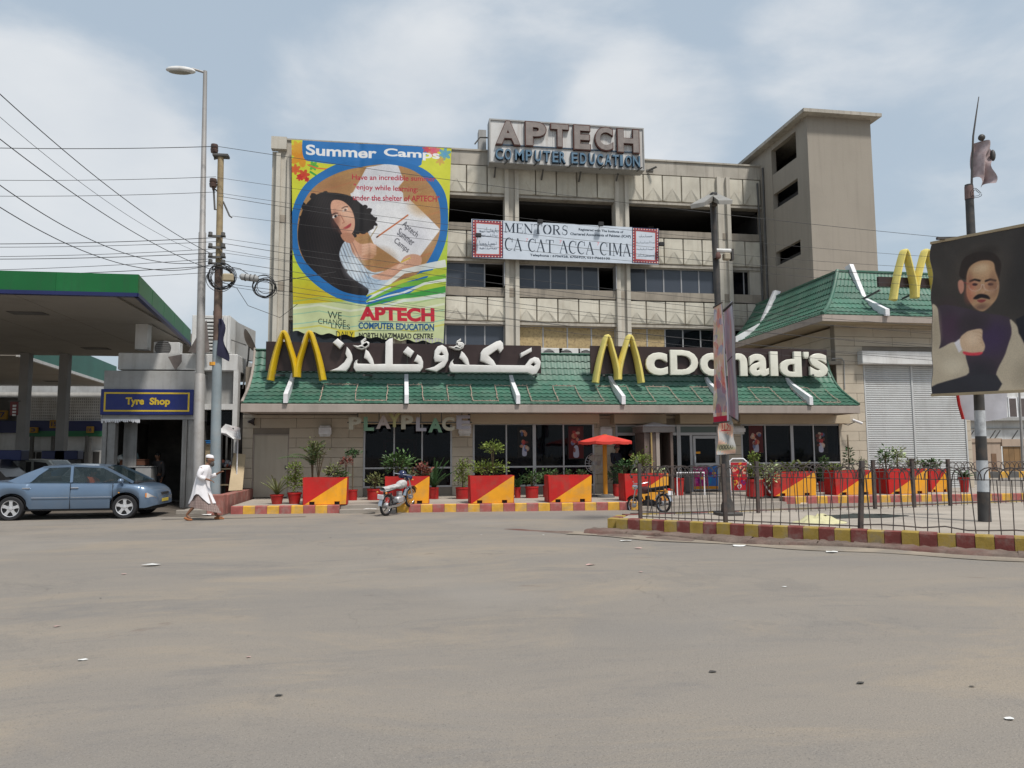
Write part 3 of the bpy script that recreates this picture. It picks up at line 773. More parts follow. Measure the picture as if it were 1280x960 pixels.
mb = MB(); mb.box(BXR - .38, TR_ + .3, TF - .42, BY + 1.8, TT + .002, TT + .16); mb.box(BXR - .1, TR_ + .05, TF - .15, BY + 1.5, TT + .161, TT + .3); part('roof_cap', mb, C_CONC, tw)
mb = MB()
for k in range(5): mb.box(BXR + .3, TR_ - .3, TF + .4, BY, 2 + k * 2.9, 2.2 + k * 2.9)
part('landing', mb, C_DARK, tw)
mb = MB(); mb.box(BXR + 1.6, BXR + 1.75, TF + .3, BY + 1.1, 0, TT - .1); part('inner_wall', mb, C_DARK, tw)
mb = MB(); mb.tube([(BXR - .06, BY - .35, 15.9), (BXR - .06, BY - .35, 6.0)], .05, 8); part('drain_pipe', mb, C_DGREY, tw, smooth=True)

# ================================================================== RESTAURANT
WY=25.5;EY=23.55
XC=at(1043,430,Y=WY).x                       # corner of the taller wing
XR=at(1074,508,Y=EY).x;XL=at(302,508,Y=EY).x
EZ0=at(700,516,Y=EY).z;EZ1=at(700,506,Y=EY).z
RT=at(710,443,Y=WY).z                        # top of the sloping roof
rs=thing('restaurant','single-storey cream restaurant with a green tiled mansard roof and dark shop windows','restaurant',(6,WY,PZ))
def FX(px,py=580):return at(px,py,Y=WY).x
def FZ(py,px=700):return at(px,py,Y=WY).z
WX0=FX(303,560)
# stone cladding, course by course, each stone a piece
stone_cache={}
def stone(w,h):
    k=(round(w,2),round(h,2))
    if k not in stone_cache:
        mb=MB();mb.box(0,k[0]-.008,0,.05,0,k[1]-.010,.006);stone_cache[k]=mb.mesh('stone',C_WALL)
    return stone_cache[k]
def stone_wall(root,x0,x1,z0,z1,y=WY,skip=None,h=.33,w=1.15,seed=1):
    R=random.Random(seed);base=origin_of(root);r=0;z=z0
    while z<z1-.05:
        hh=min(h,z1-z);x=x0-(w/2 if r%2 else 0)
        while x<x1-.02:
            a=max(x,x0);b=min(x+w,x1)
            segs=[(a,b)]
            if skip:
                for sx0,sx1,sz0,sz1 in skip:
                    if z+hh>sz0+.03 and z<sz1-.03:
                        ns=[]
                        for p_,q_ in segs:
                            if q_<=sx0 or p_>=sx1:ns.append((p_,q_))
                            else:
                                if p_<sx0:ns.append((p_,sx0))
                                if q_>sx1:ns.append((sx1,q_))
                        segs=ns
            for p_,q_ in segs:
                if q_-p_>.04:
                    piece('stone',stone(q_-p_,hh),root,(p_-base.x,y-.05 +R.uniform(-.003,.003)-base.y,z-base.z))
            x+=w
        z+=h;r+=1
ZT=EZ0+.02
doorL=(FX(316),FX(361),PZ,FZ(543,330))
W1=(FX(454),FX(565),FZ(609.5,500),FZ(519,500))
W2=(FX(591),FX(743),FZ(608,660),FZ(529,660))
D1=(FX(770),FX(849),PZ,FZ(531,800))
D2=(FX(849)+.003,FX(899),PZ,FZ(531,870))
W3=(FX(927),FX(1052),FZ(606,990),FZ(530,990))
opens=[doorL,W1,W2,(D1[0],D2[1],D1[2],D1[3]),W3]
stone_wall(rs,WX0,XC-.002,PZ,ZT,skip=opens)
mb=MB()
def backing(x0,x1,z0,z1):mb.box(x0,x1,WY+.002,WY+.2,z0,z1)
xs=[WX0]+[v for o in opens for v in o[:2]]+[XC]
for i in range(0,len(xs),2):backing(xs[i],xs[i+1],PZ,ZT+.3)
for o in opens:
    if o[2]>PZ+.05:backing(o[0]+.001,o[1]-.001,PZ,o[2])
    backing(o[0]+.001,o[1]-.001,o[3],ZT+.3)
mb.box(WX0,WX0+.25,WY+.21,33,PZ,4.6);mb.box(WX0,XC,33,33.2,PZ,4.6)
part('wall',mb,C_JOINT,rs)
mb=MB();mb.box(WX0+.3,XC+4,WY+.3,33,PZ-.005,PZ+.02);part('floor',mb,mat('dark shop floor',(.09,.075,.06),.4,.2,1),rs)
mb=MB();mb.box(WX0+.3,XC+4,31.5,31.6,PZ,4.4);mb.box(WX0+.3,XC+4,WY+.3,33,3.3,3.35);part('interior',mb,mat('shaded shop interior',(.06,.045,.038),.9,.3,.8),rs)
# soffit, fascia, beams
mb=MB();mb.box(XL+.02,XR-.02,EY+.13,WY+.6,EZ0+.04,EZ0+.10);part('soffit',mb,C_TRIM,rs)
mb=MB();mb.box(XL-.03,XR+.03,EY-.01,EY+.12,EZ0,EZ1,.012);mb.box(XL-.03,XL+.09,EY+.13,WY+.2,EZ0,EZ1);mb.box(XR-.09,XR+.03,EY+.13,WY-.1,EZ0,EZ1)
part('fascia',mb,C_TRIM,rs)
for a,b in ((447,585),(588,749.5),(768,833),(850,922),(925,1063)):
    y=WY-.55
    x0=at(a,522,Y=y).x;x1=at(b,522,Y=y).x;z0=at(700,529.5,Y=y).z
    mb=MB();mb.box(x0,x1,y,WY-.06,z0,EZ0+.035,.01);part('shutter_box',mb,C_BEAM,rs)
# green tiled slope
prof=[(EY+.0,EZ1+.005),(EY+.55,EZ1+.30),(EY+1.05,EZ1+.60),(EY+1.45,EZ1+.98),(EY+1.72,EZ1+1.42),(EY+1.88,RT)]
def on_prof(s,pr=prof):
    Ls=[0]
    for i in range(1,len(pr)):Ls.append(Ls[-1]+sqrt((pr[i][0]-pr[i-1][0])**2 +(pr[i][1]-pr[i-1][1])**2))
    d=s*Ls[-1]
    for i in range(1,len(pr)):
        if d<=Ls[i]+1e-9:
            f=(d-Ls[i-1])/(Ls[i]-Ls[i-1]);return (pr[i-1][0]+f*(pr[i][0]-pr[i-1][0]),pr[i-1][1]+f*(pr[i][1]-pr[i-1][1]))
    return pr[-1]
def tile_rows(root,fn,n,length,s0=0.0,s1=1.0,pitch=.22,wave=.009,step=.042):
    """fn(u metres, s 0..1) -> (point, outward normal). Every course is one corrugated strip with a wavy lower lip."""
    for r in range(n):
        a,b=s0+(s1-s0)*r/n,s0+(s1-s0)*(r+1)/n
        mb=MB();k=max(2,int(length(0.5 *(a+b))/pitch*6));base=0
        rows=[]
        for j,(ss,lift)in enumerate(((a,.004),(a,step),(.5 *(a+b),step*.72),(b+.004,step*.3))):
            row=[]
            for i in range(k+1):
                u=i/k;ph=cos(2 *pi*i/6)
                off=wave*ph*(1 if j else .6)
                p_,nrm=fn(u,min(1,ss)-(.012 *(1 -ph)*.5 if j<2 else 0))
                q=Vector(p_)+Vector(nrm)*(lift+off*(1 -.5 *(j==3)))
                row.append(tuple(q))
            rows.append(row)
        base=len(mb.v)
        for row in rows:mb.v+=row
        for j in range(3):
            for i in range(k):mb.f.append((base+j*(k+1)+i,base+j*(k+1)+i+1,base+(j+1)*(k+1)+i+1,base+(j+1)*(k+1)+i))
        part('tile_course',mb,C_TILE,root,smooth=35)
def front_slope(u,s):
    y,z=on_prof(max(0,s));y2,z2=on_prof(min(1,max(0,s)+.02));y1,z1=on_prof(max(0,s-.02))
    t=Vector((0,y2-y1,z2-z1)).normalized();nrm=Vector((0,-t.z,t.y))
    return (XL+(XR-XL)*u,y,z),nrm
tile_rows(rs,front_slope,10,lambda s:XR-XL)
mb=MB()
mb.prism([(y+.02,z-.01)for y,z in prof]+[(WY+.4,RT),(WY+.4,EZ1)],'x',XL+.012,XR-.012);part('roof_deck',mb,C_TRIM,rs)
mb=MB();mb.box(XL,XC+.2,WY-.1,33.4,RT-.25,RT-.12);part('flat_roof',mb,C_SLAB,rs)
mb=MB();mb.box(XL+.0,XR,WY-.14,WY+.05,RT-.02,RT+.03,.01);part('ridge_cap',mb,C_TILE,rs)
for X in (XL,XR):
    mb=MB();mb.tube([(X,y+.0,z+.05)for y,z in [on_prof(i/10)for i in range(11)]],.045,8);part('verge_trim',mb,C_TILE if X>0 else C_TRIM,rs,smooth=True)
# white raking brackets on the slope
for a,b in ((365,363),(508,510),(640,648),(765,780),(886,905),(988,1022)):
    x0=at(a,470,Y=EY+1.2).x;x1=at(b,500,Y=EY).x;x1=x0
    mb=MB();w=.13
    pr=[(EY-.10,EZ1+.02),(EY-.10,EZ1+.30),(EY+.35,EZ1+.52),(EY+1.1,EZ1+.88),(EY+1.45,EZ1+1.12),(EY+1.42,EZ1+.93),(EY+1.02,EZ1+.60),(EY+.1,EZ1+.06)]
    mb.prism(pr,'x',x0-w/2,x0+w/2);part('roof_bracket',mb,C_GUT,rs)
# frames and glass
def frame(root,x0,x1,z0,z1,vs,hs,y=WY,t=.06,name='window',glass=C_GLASS,wide=()):
    """vs: mullion x, hs: transom z"""
    mb=MB();yy=(y-.03,y+.05)
    mb.box(x0,x0+t,*yy,z0,z1);mb.box(x1-t,x1,*yy,z0,z1);mb.box(x0+t+.001,x1-t-.001,yy[0]+.003,yy[1],z1-t,z1);mb.box(x0+t+.001,x1-t-.001,yy[0]+.003,yy[1],z0,z0+t)
    ed=[x0+t/2]+list(vs)+[x1-t/2]
    for v in vs:
        ww=t*(1.9 if v in wide else .8);mb.box(v-ww/2,v+ww/2,yy[0]+.002,yy[1],z0+t+.001,z1-t-.001)
    for hh in hs:
        for a,b in zip(ed[:-1],ed[1:]):mb.box(a+t*.42,b-t*.42,yy[0]+.006,yy[1],hh-t*.45,hh+t*.45)
    fr=part(name,mb,C_ALU,root)
    zz=[z0+t/2]+list(hs)+[z1-t/2]
    for a,b in zip(ed[:-1],ed[1:]):
        for c,d in zip(zz[:-1],zz[1:]):
            g=MB();g.box(a+.02,b-.02,y+.012,y+.02,c+.015,d-.015);part('pane',g,glass,fr)
    return fr
zt=FZ(583.5,650)
frame(rs,*W1,[FX(492.5),FX(527.5)],[FZ(585,500)])
frame(rs,*W2,[FX(633),FX(668),FX(704.6)],[zt],wide=(FX(668),))
frame(rs,*W3,[FX(957.5),FX(991),FX(1018)],[FZ(578.5,990)],wide=(FX(991),))
# door fronts
def door_front(o,splits,leaf,trans):
    mb=MB();y=WY;t=.07
    zh=trans
    mb.box(o[0],o[0]+t,y-.03,y+.05,o[2],o[3]);mb.box(o[1]-t,o[1],y-.03,y+.05,o[2],o[3]);mb.box(o[0]+t,o[1]-t,y-.027,y+.05,o[3]-.06,o[3])
    mb.box(o[0]+t+.001,o[1]-t-.001,y-.024,y+.05,zh-.05,zh+.05)
    for s_ in splits:mb.box(s_-.05,s_+.05,y-.02,y+.05,o[2],zh-.052)
    fr=part('door_frame',mb,C_ALU,rs)
    g=MB();g.box(o[0]+t+.01,o[1]-t-.01,y+.012,y+.02,zh+.052,o[3]-.062);part('transom_pane',g,M_FROST,fr)
    return fr
M_FROST=glass_mat('frosted green glass',(.11,.15,.14),clear=.1,rough=.35)
zh=FZ(542.5,830)
f1=door_front(D1,[FX(806)],None,zh)
g=MB();g.box(D1[0]+.09,FX(806)-.06,WY+.012,WY+.02,PZ+.05,zh-.06);part('pane',g,C_GLASS,f1)
g=MB();g.box(D1[0]+.09,FX(806)-.06,WY-.015,WY+.011,FZ(583,790)-.04,FZ(583,790)+.04);part('push_bar',g,C_ALU,f1)
g=MB();g.box(FX(806)+.06,D1[1]-.08,WY+.012,WY+.02,PZ+.05,zh-.06);part('pane',g,C_GLASS,f1)
f2=door_front(D2,[FX(864.5)],None,zh)
g=MB();g.box(D2[0]+.08,FX(864.5)-.055,WY+.012,WY+.02,PZ+.05,zh-.06);part('pane',g,C_GLASS,f2)
mb=MB();dx0,dx1=FX(866.5),FX(897);dz0,dz1=PZ+.04,zh-.07
mb.box(dx0,dx0+.09,WY-.05,WY,dz0,dz1);mb.box(dx1-.09,dx1,WY-.05,WY,dz0,dz1);mb.box(dx0+.091,dx1-.091,WY-.048,WY,dz1-.1,dz1);mb.box(dx0+.091,dx1-.091,WY-.048,WY,FZ(580.5,880)-.06,FZ(580.5,880)+.05);mb.box(dx0+.091,dx1-.091,WY-.048,WY,dz0,dz0+.16)
door=part('glass_door',mb,C_ALU,rs)
g=MB();g.box(dx0+.091,dx1-.091,WY-.03,WY-.022,FZ(580,880)+.052,dz1-.101);part('pane',g,C_GLASS,door)
g=MB();g.box(dx0+.02,dx0+.07,WY-.10,WY-.052,FZ(580,880)-.1,FZ(570,880));part('handle',g,C_CHROME,door)
g=MB();g.box(dx0+.1,dx0+.27,WY-.034,WY-.031,FZ(567,880),FZ(564.5,880));part('sticker',g,C_ORG,door)
C_DOOR=mat('beige steel door',(.42,.375,.30),.55,.06,1,.03,20,streak=((.25,.2,.16),.35))
mb=MB();mb.box(doorL[0]+.03,doorL[1]-.03,WY-.02,WY+.02,doorL[2]+.02,doorL[3]-.03,.01);dl=part('service_door',mb,C_DOOR,rs)
mb=MB();mb.box(doorL[0],doorL[0]+.028,WY-.035,WY+.04,doorL[2],doorL[3]);mb.box(doorL[1]-.028,doorL[1],WY-.035,WY+.04,doorL[2],doorL[3]);mb.box(doorL[0]+.029,doorL[1]-.029,WY-.035,WY+.04,doorL[3]-.028,doorL[3]);part('door_frame',mb,C_TRIM,rs)
mb=MB();mb.box(doorL[1]-.12,doorL[1]-.07,WY-.045,WY-.02,1.15,1.28);part('handle',mb,C_DGREY,dl)

# lamp boxes on the wall
for px,py,w,h,lb in ((407,539,15,14,'white box lamp on the cream wall above the palm'),(580.5,536,15,18,'white box lamp under the last letter of the PLAYPLACE sign'),
                         (756,541,14,15,'white box lamp behind the red umbrella'),(920,538,16,10,'white box lamp between the glass door and the right-hand shop windows')):
    x0,x1=FX(px-w/2,py),FX(px+w/2,py);z0,z1=FZ(py+h/2,px),FZ(py-h/2,px)
    r_=thing('wall_lamp',lb,'lamp',((x0+x1)/2,WY-.06,z0),'box lamps on the restaurant wall')
    mb=MB();mb.box(x0+.02,x1-.02,WY-.20,WY-.056,z0,z1,.012);part('lamp_body',mb,C_WHITE,r_)
    mb=MB();mb.box(x0-.01,x1+.01,WY-.23,WY-.054,z0+.08,z1-.07,.01);part('lamp_band',mb,C_GUT,r_)
# loudspeaker horn far left
r_=thing('loudspeaker','dark horn loudspeaker on the wall above the beige service door','loudspeaker',(FX(312,527),WY-.1,FZ(527,312)))
mb=MB();c=at(313,527,Y=WY-.25)
mb.lathe([(.03,0),(.05,.08),(.13,.2),(.14,.21),(.03,.12)],(c.x-.1,c.y+.1,c.z),14,'x');part('horn',mb,C_BROWN,r_,smooth=True)
mb=MB();mb.obox((c.x-.08,WY-.05,c.z),(c.x-.08,c.y+.05,c.z),.04,.04);part('bracket',mb,C_DGREY,r_)
# camera right
c=at(1071,527,Y=WY-.5)
r_=thing('security_camera','white security camera on a bent arm at the right end of the green eave','camera',(c.x,c.y,c.z))
mb=MB();mb.tube([(c.x-.15,c.y+.05,c.z+.07),(c.x+.18,c.y-.05,c.z-.07)],.05,10);part('camera_body',mb,C_GUT,r_,smooth=True)
mb=MB();mb.tube([(c.x-.05,c.y,c.z),(c.x-.22,c.y+.2,c.z-.12),(c.x-.45,WY-.055,c.z-.02)],.018,6);part('arm',mb,C_DGREY,r_,smooth=True)

# small string lights zig-zagging over the roof: one cable of little bulbs
C_BULB=mat('dusty bulb string',(.40,.30,.24),.7,.3,9)
sl=thing('string_lights','dusty string of small bulbs looped in rectangles over the green roof','string lights',(6,EY,EZ1),)
def on_roof(x,s,lift=.085):
    (a,y,z),n_=front_slope(0,s);return (x,y+n_.y*lift,z+n_.z*lift)
pxs=[403,446,484,528,559,589,620,660,693,722,748,787,811,840,868,905,940,968,995,1016,1036]
cord=MB();bulbs=MB();Rr=random.Random(3)
xs=[at(v,480,Y=EY+.7).x for v in pxs]
path=[]
for i,x in enumerate(xs):
    lo=[on_roof(x+Rr.uniform(-.02,.02),s)for s in (.035,.17,.31,.46)]
    path+=lo if i%2 ==0 else lo[::-1]
full=[]
for a,b in zip(path[:-1],path[1:]):
    a,b=Vector(a),Vector(b);n_=max(1,int((b-a).length/.12))
    for k in range(n_):
        q=a.lerp(b,k/n_);full.append(q)
cord.tube(full,.012,4)
for q in full:
    q=q+Vector((Rr.uniform(-.02,.02),0,Rr.uniform(-.02,.03)));bulbs.ball(q,.021,5,3)
part('cord',cord,C_BULB,sl);part('bulb',bulbs,C_BULB,sl,kind='stuff')

# ================================================================== ROOF SIGNS
SY=EY+1.05       # face plane of the brown boards
def SP(px,py,y=SY):return at(px,py,Y=y)
def sign_board(root,x0,x1,y0,y1,m=C_BROWN,y=SY):
    a,b=SP((x0+x1)/2,y0,y),SP((x0+x1)/2,y1,y)
    xa,xb=SP(x0,(y0+y1)/2,y).x,SP(x1,(y0+y1)/2,y).x
    mb=MB();n_=max(1,int((xb-xa)/1.5))
    for i in range(n_):
        mb.box(xa+(xb-xa)*i/n_+.003,xa+(xb-xa)*(i+1)/n_-.003,y,y+.08,b.z,a.z)
    return part('backing_board',mb,m,root)
def arch_leg_sweep(root,centre,widths,m,y,depth=.16):
    """one golden arch swept along its centre line with a softly crowned section"""
    P=[SP(*c,y)for c in centre];pts=[];ws=[]
    n_=len(P);K=8
    for i in range(n_-1):
        a,b,c,d=P[max(0,i-1)],P[i],P[i+1],P[min(n_-1,i+2)]
        for k in range(K):
            t=k/K;pts.append(.5 *(2 *b+(c-a)*t+(2 *a-5 *b+4 *c-d)*t*t+(3 *b-a-3 *c+d)*t**3));ws.append(widths[i]+(widths[i+1]-widths[i])*t)
    pts.append(P[-1]);ws.append(widths[-1])
    sec=[(-.5,.9),(-.5,.1),(-.34,-.55),(-.12,-.95),(.12,-.95),(.34,-.55),(.5,.1),(.5,.9)]
    mb=MB();base=0
    for i,p_ in enumerate(pts):
        d=pts[min(i+1,len(pts)-1)]-pts[max(i-1,0)];d=Vector((d.x,0,d.z)).normalized();q=Vector((d.z,0,-d.x))
        for a,b in sec:mb.v.append(tuple(p_+q*(a*ws[i])+Vector((0,b*depth,0))))
    S=len(sec)
    for i in range(len(pts)-1):
        for k in range(S):
            a=i*S+k;b=i*S+(k+1)%S;mb.f.append((a,b,b+S,a+S))
    mb.f.append(tuple(range(S)));mb.f.append(tuple((len(pts)-1)*S+k for k in range(S)))
    return part('golden_arch',mb,m,root,smooth=50)
def arches(root,xa,xm,xb,yb,ym,yt,m,y=SY-.22,w0=.235,w1=.17,depth=.16):
    ax=lambda s,a,b:a+(b-a)*s
    L1=[(xa,yb),(ax(.12,xa,xm),ax(.35,yb,yt)),(ax(.30,xa,xm),ax(.72,yb,yt)),(ax(.52,xa,xm),yt),(ax(.76,xa,xm),ax(.66,yb,yt)),(ax(.94,xa,xm),ax(.30,yb,yt)),(ax(.97,xa,xm),ym)]
    L2=[(ax(.03,xm,xb),ym),(ax(.06,xm,xb),ax(.30,yb,yt)),(ax(.24,xm,xb),ax(.66,yb,yt)),(ax(.48,xm,xb),yt),(ax(.70,xm,xb),ax(.72,yb,yt)),(ax(.88,xm,xb),ax(.35,yb,yt)),(xb,yb)]
    wl=[w0,w0*.93,w0*.82,w1,w0*.8,w0*.88,w0*.92]
    arch_leg_sweep(root,L1,wl,m,y,depth);arch_leg_sweep(root,L2,wl[::-1],m,y+.012,depth)
def struts(root,pxs,py=468):
    for x in pxs:
        a=SP(x,py,SY+.04);mb=MB();mb.obox((a.x,SY-.2,a.z-.05),(a.x+.25,SY+.5,a.z+.02),.06,.06);part('strut',mb,C_DGREY,root)
s1=thing('urdu_restaurant_sign','brown roof sign with deep yellow arches and white Urdu lettering','sign',(SP(500,467).x,SY,SP(500,467).z))
sign_board(s1,332,676.5,429.5,465.0)
arches(s1,337.5,370.5,403.5,475.5,471.5,415.5,C_YEL)
struts(s1,(345,455,560,665))
def trace(seq,ox,oy,k=8.0):return [(ox+x/k,oy+y/k)for x,y in seq]
A0,B0=(400,410),(540,410)
urdu=[
 [trace([(130,150),(178,108),(243,160),(200,212)],*A0)],
 [trace([(270,190),(300,225),(322,270),(327,320),(300,390),(265,435),(100,432),(180,400),(245,345),(272,300),(255,262)],*A0)],
 [trace([(330,176),(380,183),(414,172),(408,135),(456,98),(462,116),(438,138),(440,150),(470,136),(496,150),(490,182),(460,206),(420,219),(378,207)],*A0),trace([(436,182),(462,160),(472,170),(448,184)],*A0)],
 [trace([(380,318),(355,332),(340,362),(336,402),(360,438),(1000,440),(1029,400),(1031,340),(1010,292),(972,268),(940,335),(970,345),(987,366),(728,366),(729,105),(692,113),(655,145),(651,362),(543,366),(528,310),(488,240),(457,216),(441,300),(468,315),(502,363),(378,360),(370,340)],*A0)],
 [trace([(875,188),(943,240),(905,298),(830,245)],*A0)],
 [trace([(1220,173),(1262,200),(1283,262),(1280,325),(1245,390),(1165,441),(1050,415),(1140,390),(1212,342),(1150,340),(1136,300),(1145,230),(1175,188)],*A0),trace([(1187,272),(1212,243),(1236,272),(1212,279)],*A0)],
 [trace([(165,188),(215,192),(246,175),(243,135),(286,108),(288,128),(266,145),(300,146),(323,168),(312,202),(272,224),(230,219)],*B0),trace([(262,188),(290,170),(298,180),(275,192)],*B0)],
 [trace([(218,310),(185,342),(166,390),(180,437),(200,448),(945,449),(1000,471),(1040,460),(1075,400),(1084,345),(1062,305),(1020,293),(972,315),(928,377),(637,374),(612,328),(562,280),(655,215),(680,252),(711,210),(706,155),(680,129),(640,138),(510,213),(484,250),(480,330),(520,345),(575,376),(372,371),(357,310),(322,260),(292,233),(271,300),(300,320),(336,371),(215,366),(205,342)],*B0),trace([(983,372),(1010,347),(1032,366),(1010,387)],*B0)],
 [trace([(880,256),(991,198),(993,238),(885,298)],*B0)],
]
for g in urdu:
    loops=[[(SP(x,y,SY-.12).x,SP(x,y,SY-.12).z)for x,y in lp]for lp in g]
    bv=.035
    vs,fs=poly3d(loops,.09,bv)
    mb=MB();mb.add([(x,SY-.13 -z,yy)for x,yy,z in vs],fs);part('letter',mb,C_LETG,s1,smooth=25)
s2=thing('restaurant_name_sign','brown roof sign with pale yellow arches and ivory latin lettering','sign',(SP(900,467).x,SY,SP(900,467).z))
sign_board(s2,738,1034,434.5,468.5)
arches(s2,745,773.2,802.5,478.5,474.5,420.5,C_YELP)
struts(s2,(752,880,1012))
def sign_letter(root,ch,x0,x1,y0,y1,m,y=SY-.02,depth=.13,bev=.03,bold=.008):
    a=SP(x0,(y0+y1)/2,y-depth);b=SP(x1,(y0+y1)/2,y-depth);z0=SP((x0+x1)/2,y1,y-depth).z;z1=SP((x0+x1)/2,y0,y-depth).z
    mb=MB();letters3d(mb,ch,a.x,b.x,z0,z1,y,depth,bev,bold);return part('letter',mb,m,root,smooth=25)
for ch,a,b,c,d in (('c',807.5,835,440.5,469),('D',838,873,437.5,468.7),('o',875.5,906,441,470),('n',909,934.5,441.5,470),('a',937,961.2,442.3,470),('l',963.2,972.8,439.3,470),
                       ('d',975,1002.3,439.3,471),("'",1004.5,1011.3,439.8,448),('s',1012.7,1034.8,441.7,471.5)):
    sign_letter(s2,ch,a,b,c,d,C_LETW)

# PLAYPLACE letters under the eave
s3=thing('playplace_sign','pastel hollow letters spelling PLAYPLACE hanging under the eave','sign',(SP(510,530).x,EY+.5,at(510,538,Y=EY+.5).z))
pal={'g':mat('muted green letter',(.16,.27,.17),.6,.1,5),'p':mat('dusty pink letter',(.36,.29,.26),.6,.1,5),'y':mat('faded olive letter',(.34,.31,.13),.6,.1,5),
       'b':mat('beige letter',(.40,.36,.27),.6,.1,5),'l':mat('lilac grey letter',(.33,.30,.32),.6,.1,5)}
PY=EY+.55
for ch,a,b,c,d,k in (('P',436,452,521,537,'b'),('L',454.5,467.5,521,538.5,'g'),('A',470,488.5,519,536,'p'),('Y',485,501,516.5,534,'y'),('P',501.5,516.5,519,536.5,'b'),
                          ('L',520,533,521.5,539,'l'),('A',535.5,553,522.5,540.5,'g'),('C',552.5,568.5,521,538.5,'b'),('E',570.5,588,519,536.5,'l')):
    a_=at(a,530,Y=PY-.08);b_=at(b,530,Y=PY-.08);z0=at((a+b)/2,d,Y=PY-.08).z;z1=at((a+b)/2,c,Y=PY-.08).z
    mb=MB();letters3d(mb,ch,a_.x,b_.x,z0,z1,PY,.08,.012,.035);part('letter',mb,pal[k],s3)
mb=MB();a_=at(434,528,Y=PY+.03);b_=at(590,528,Y=PY+.03);mb.box(a_.x,b_.x,PY+.005,PY+.04,a_.z-.02,a_.z+.02)
for i in range(6):x=a_.x+(b_.x-a_.x)*(i+.5)/6;mb.box(x-.015,x+.015,PY+.006,PY+.036,a_.z+.022,EZ0+.04)
part('hanging_rail',mb,C_DGREY,s3)

# air-conditioner units on the flat roof
def ac_unit(cx,cy,z,w=.85,h=.62,d=.32,label='',group=None,root=None):
    t=thing('air_conditioner',label,'air conditioner',(cx,cy,z),group)
    mb=MB();mb.box(-w/2,w/2,0,d,.03,h,.015);mb.box(-w/2 +.05,-w/2 +.15,.02,d,-.0,.03);mb.box(w/2 -.15,w/2 -.05,.02,d,0,.03);part('casing',mb,C_WHITE,t,local=True)
    mb=MB();mb.lathe([(.0,-.004),(.24,-.004),(.25,-.02),(.26,-.004)],(-w*.14,0,h/2),20,'y');part('fan_guard',mb,C_DGREY,t,local=True)
    mb=MB()
    for k in range(7):mb.tube([(-w*.14 -.22,-.024,h/2 -.21 +k*.07),(-w*.14 +.22,-.024,h/2 -.21 +k*.07)],.006,4)
    part('grille',mb,C_ALU,t,local=True);return t
for px,lb in ((690,'nearest the Urdu sign board'),(712,'in the gap between the two brown roof signs'),(736,'partly behind the pale yellow arches')):
    c=at(px,441,Y=27.4)
    ac_unit(c.x,27.4,RT-.12,label='white air-conditioner unit on the flat roof, '+lb,group='air conditioners on the restaurant roof')

# ================================================================== RIGHT WING
wg=thing('restaurant_wing','taller cream stone wing with green hipped roof and closed roller shutters','building',(20,WY,PZ))
WEY=WY-.95                                   # its eave line
e0=at(1028,401,Y=WEY);e1=at(1028,393,Y=WEY);WZ0,WZ1=e0.z,e1.z;WXL=e0.x
WXR=at(1213,540,Y=WY).x;WB=at(918,433,X=WXL).y
WYB=WB+.3
ZT2=WZ0+.05
sh=[(at(1080,500,Y=WY).x,at(1205,500,Y=WY).x,PZ,at(1120,441,Y=WY).z)]
stone_wall(wg,XC,WXR,PZ,ZT2,skip=[(sh[0][0],sh[0][1],PZ,sh[0][3])],h=.36,w=1.6,seed=4)
mb=MB();mb.box(XC,sh[0][0],WY+.002,WY+.25,PZ,ZT2);mb.box(sh[0][1],WXR,WY+.002,WY+.25,PZ,ZT2);mb.box(sh[0][0]+.001,sh[0][1]-.001,WY+.002,WY+.25,sh[0][3],ZT2)
mb.box(WXR-.2,WXR,WY+.26,33.5,PZ,ZT2)
part('wall',mb,C_JOINT,wg)
mb=MB();nside=12
for k in range(nside+6):
    z0=PZ+k*.36
    if z0>ZT2-.1:break
    for j in range(5):mb.box(XC-.003 *(k%2),XC+.12,WY+.26 +j*1.4,WY+.26 +j*1.4 +1.39,z0,min(ZT2,z0+.352),.005)
part('side_cladding',mb,C_WALL,wg)
# overhang
mb=MB();mb.box(WXL+.1,WXR,WEY+.1,33.2,WZ0+.03,WZ0+.08);part('soffit',mb,C_BEAM,wg)
mb=MB();mb.box(WXL,WXR,WEY,WEY+.1,WZ0,WZ1);mb.box(WXL,WXL+.1,WEY+.101,33.4,WZ0,WZ1);part('fascia',mb,C_TRIM,wg)
# hipped slopes: slope rises to a ridge set back
rp=at(1068,338,Y=WEY+2.0)
SB=2.0;WR=at(1062,340,Y=WEY+SB).z
def wprof(s):return (SB*(s**.82 if s>0 else 0)),(WZ1+(WR-WZ1)*(.62 *s+.38 *s*s))
def wf(u,s):
    o,z=wprof(max(0,s));o2,z2=wprof(min(1,max(0,s)+.03));t=Vector((0,o2-o,z2-z+1e-6)).normalized()
    x0=WXL+o;return (x0+(WXR-x0)*u,WEY+o,z),Vector((0,-t.z,t.y))
def ws_(u,s):
    o,z=wprof(max(0,s));o2,z2=wprof(min(1,max(0,s)+.03));t=Vector((o2-o,0,z2-z+1e-6)).normalized()
    y0=WEY+o;y1=33.3;return (WXL+o,y0+(y1-y0)*u,z),Vector((-t.z,0,t.x))
tile_rows(wg,wf,8,lambda s:WXR-WXL);tile_rows(wg,ws_,8,lambda s:33.3 -WEY)
mb=MB();mb.tube([(WXL+wprof(s)[0],WEY+wprof(s)[0],wprof(s)[1]+.05)for s in [i/8 for i in range(9)]],.075,8);part('hip_ridge',mb,C_TILE,wg,smooth=True)
mb=MB();mb.box(WXL+SB,WXR,WEY+SB,33.3,WZ1,WR+.02);part('roof_core',mb,C_TRIM,wg)
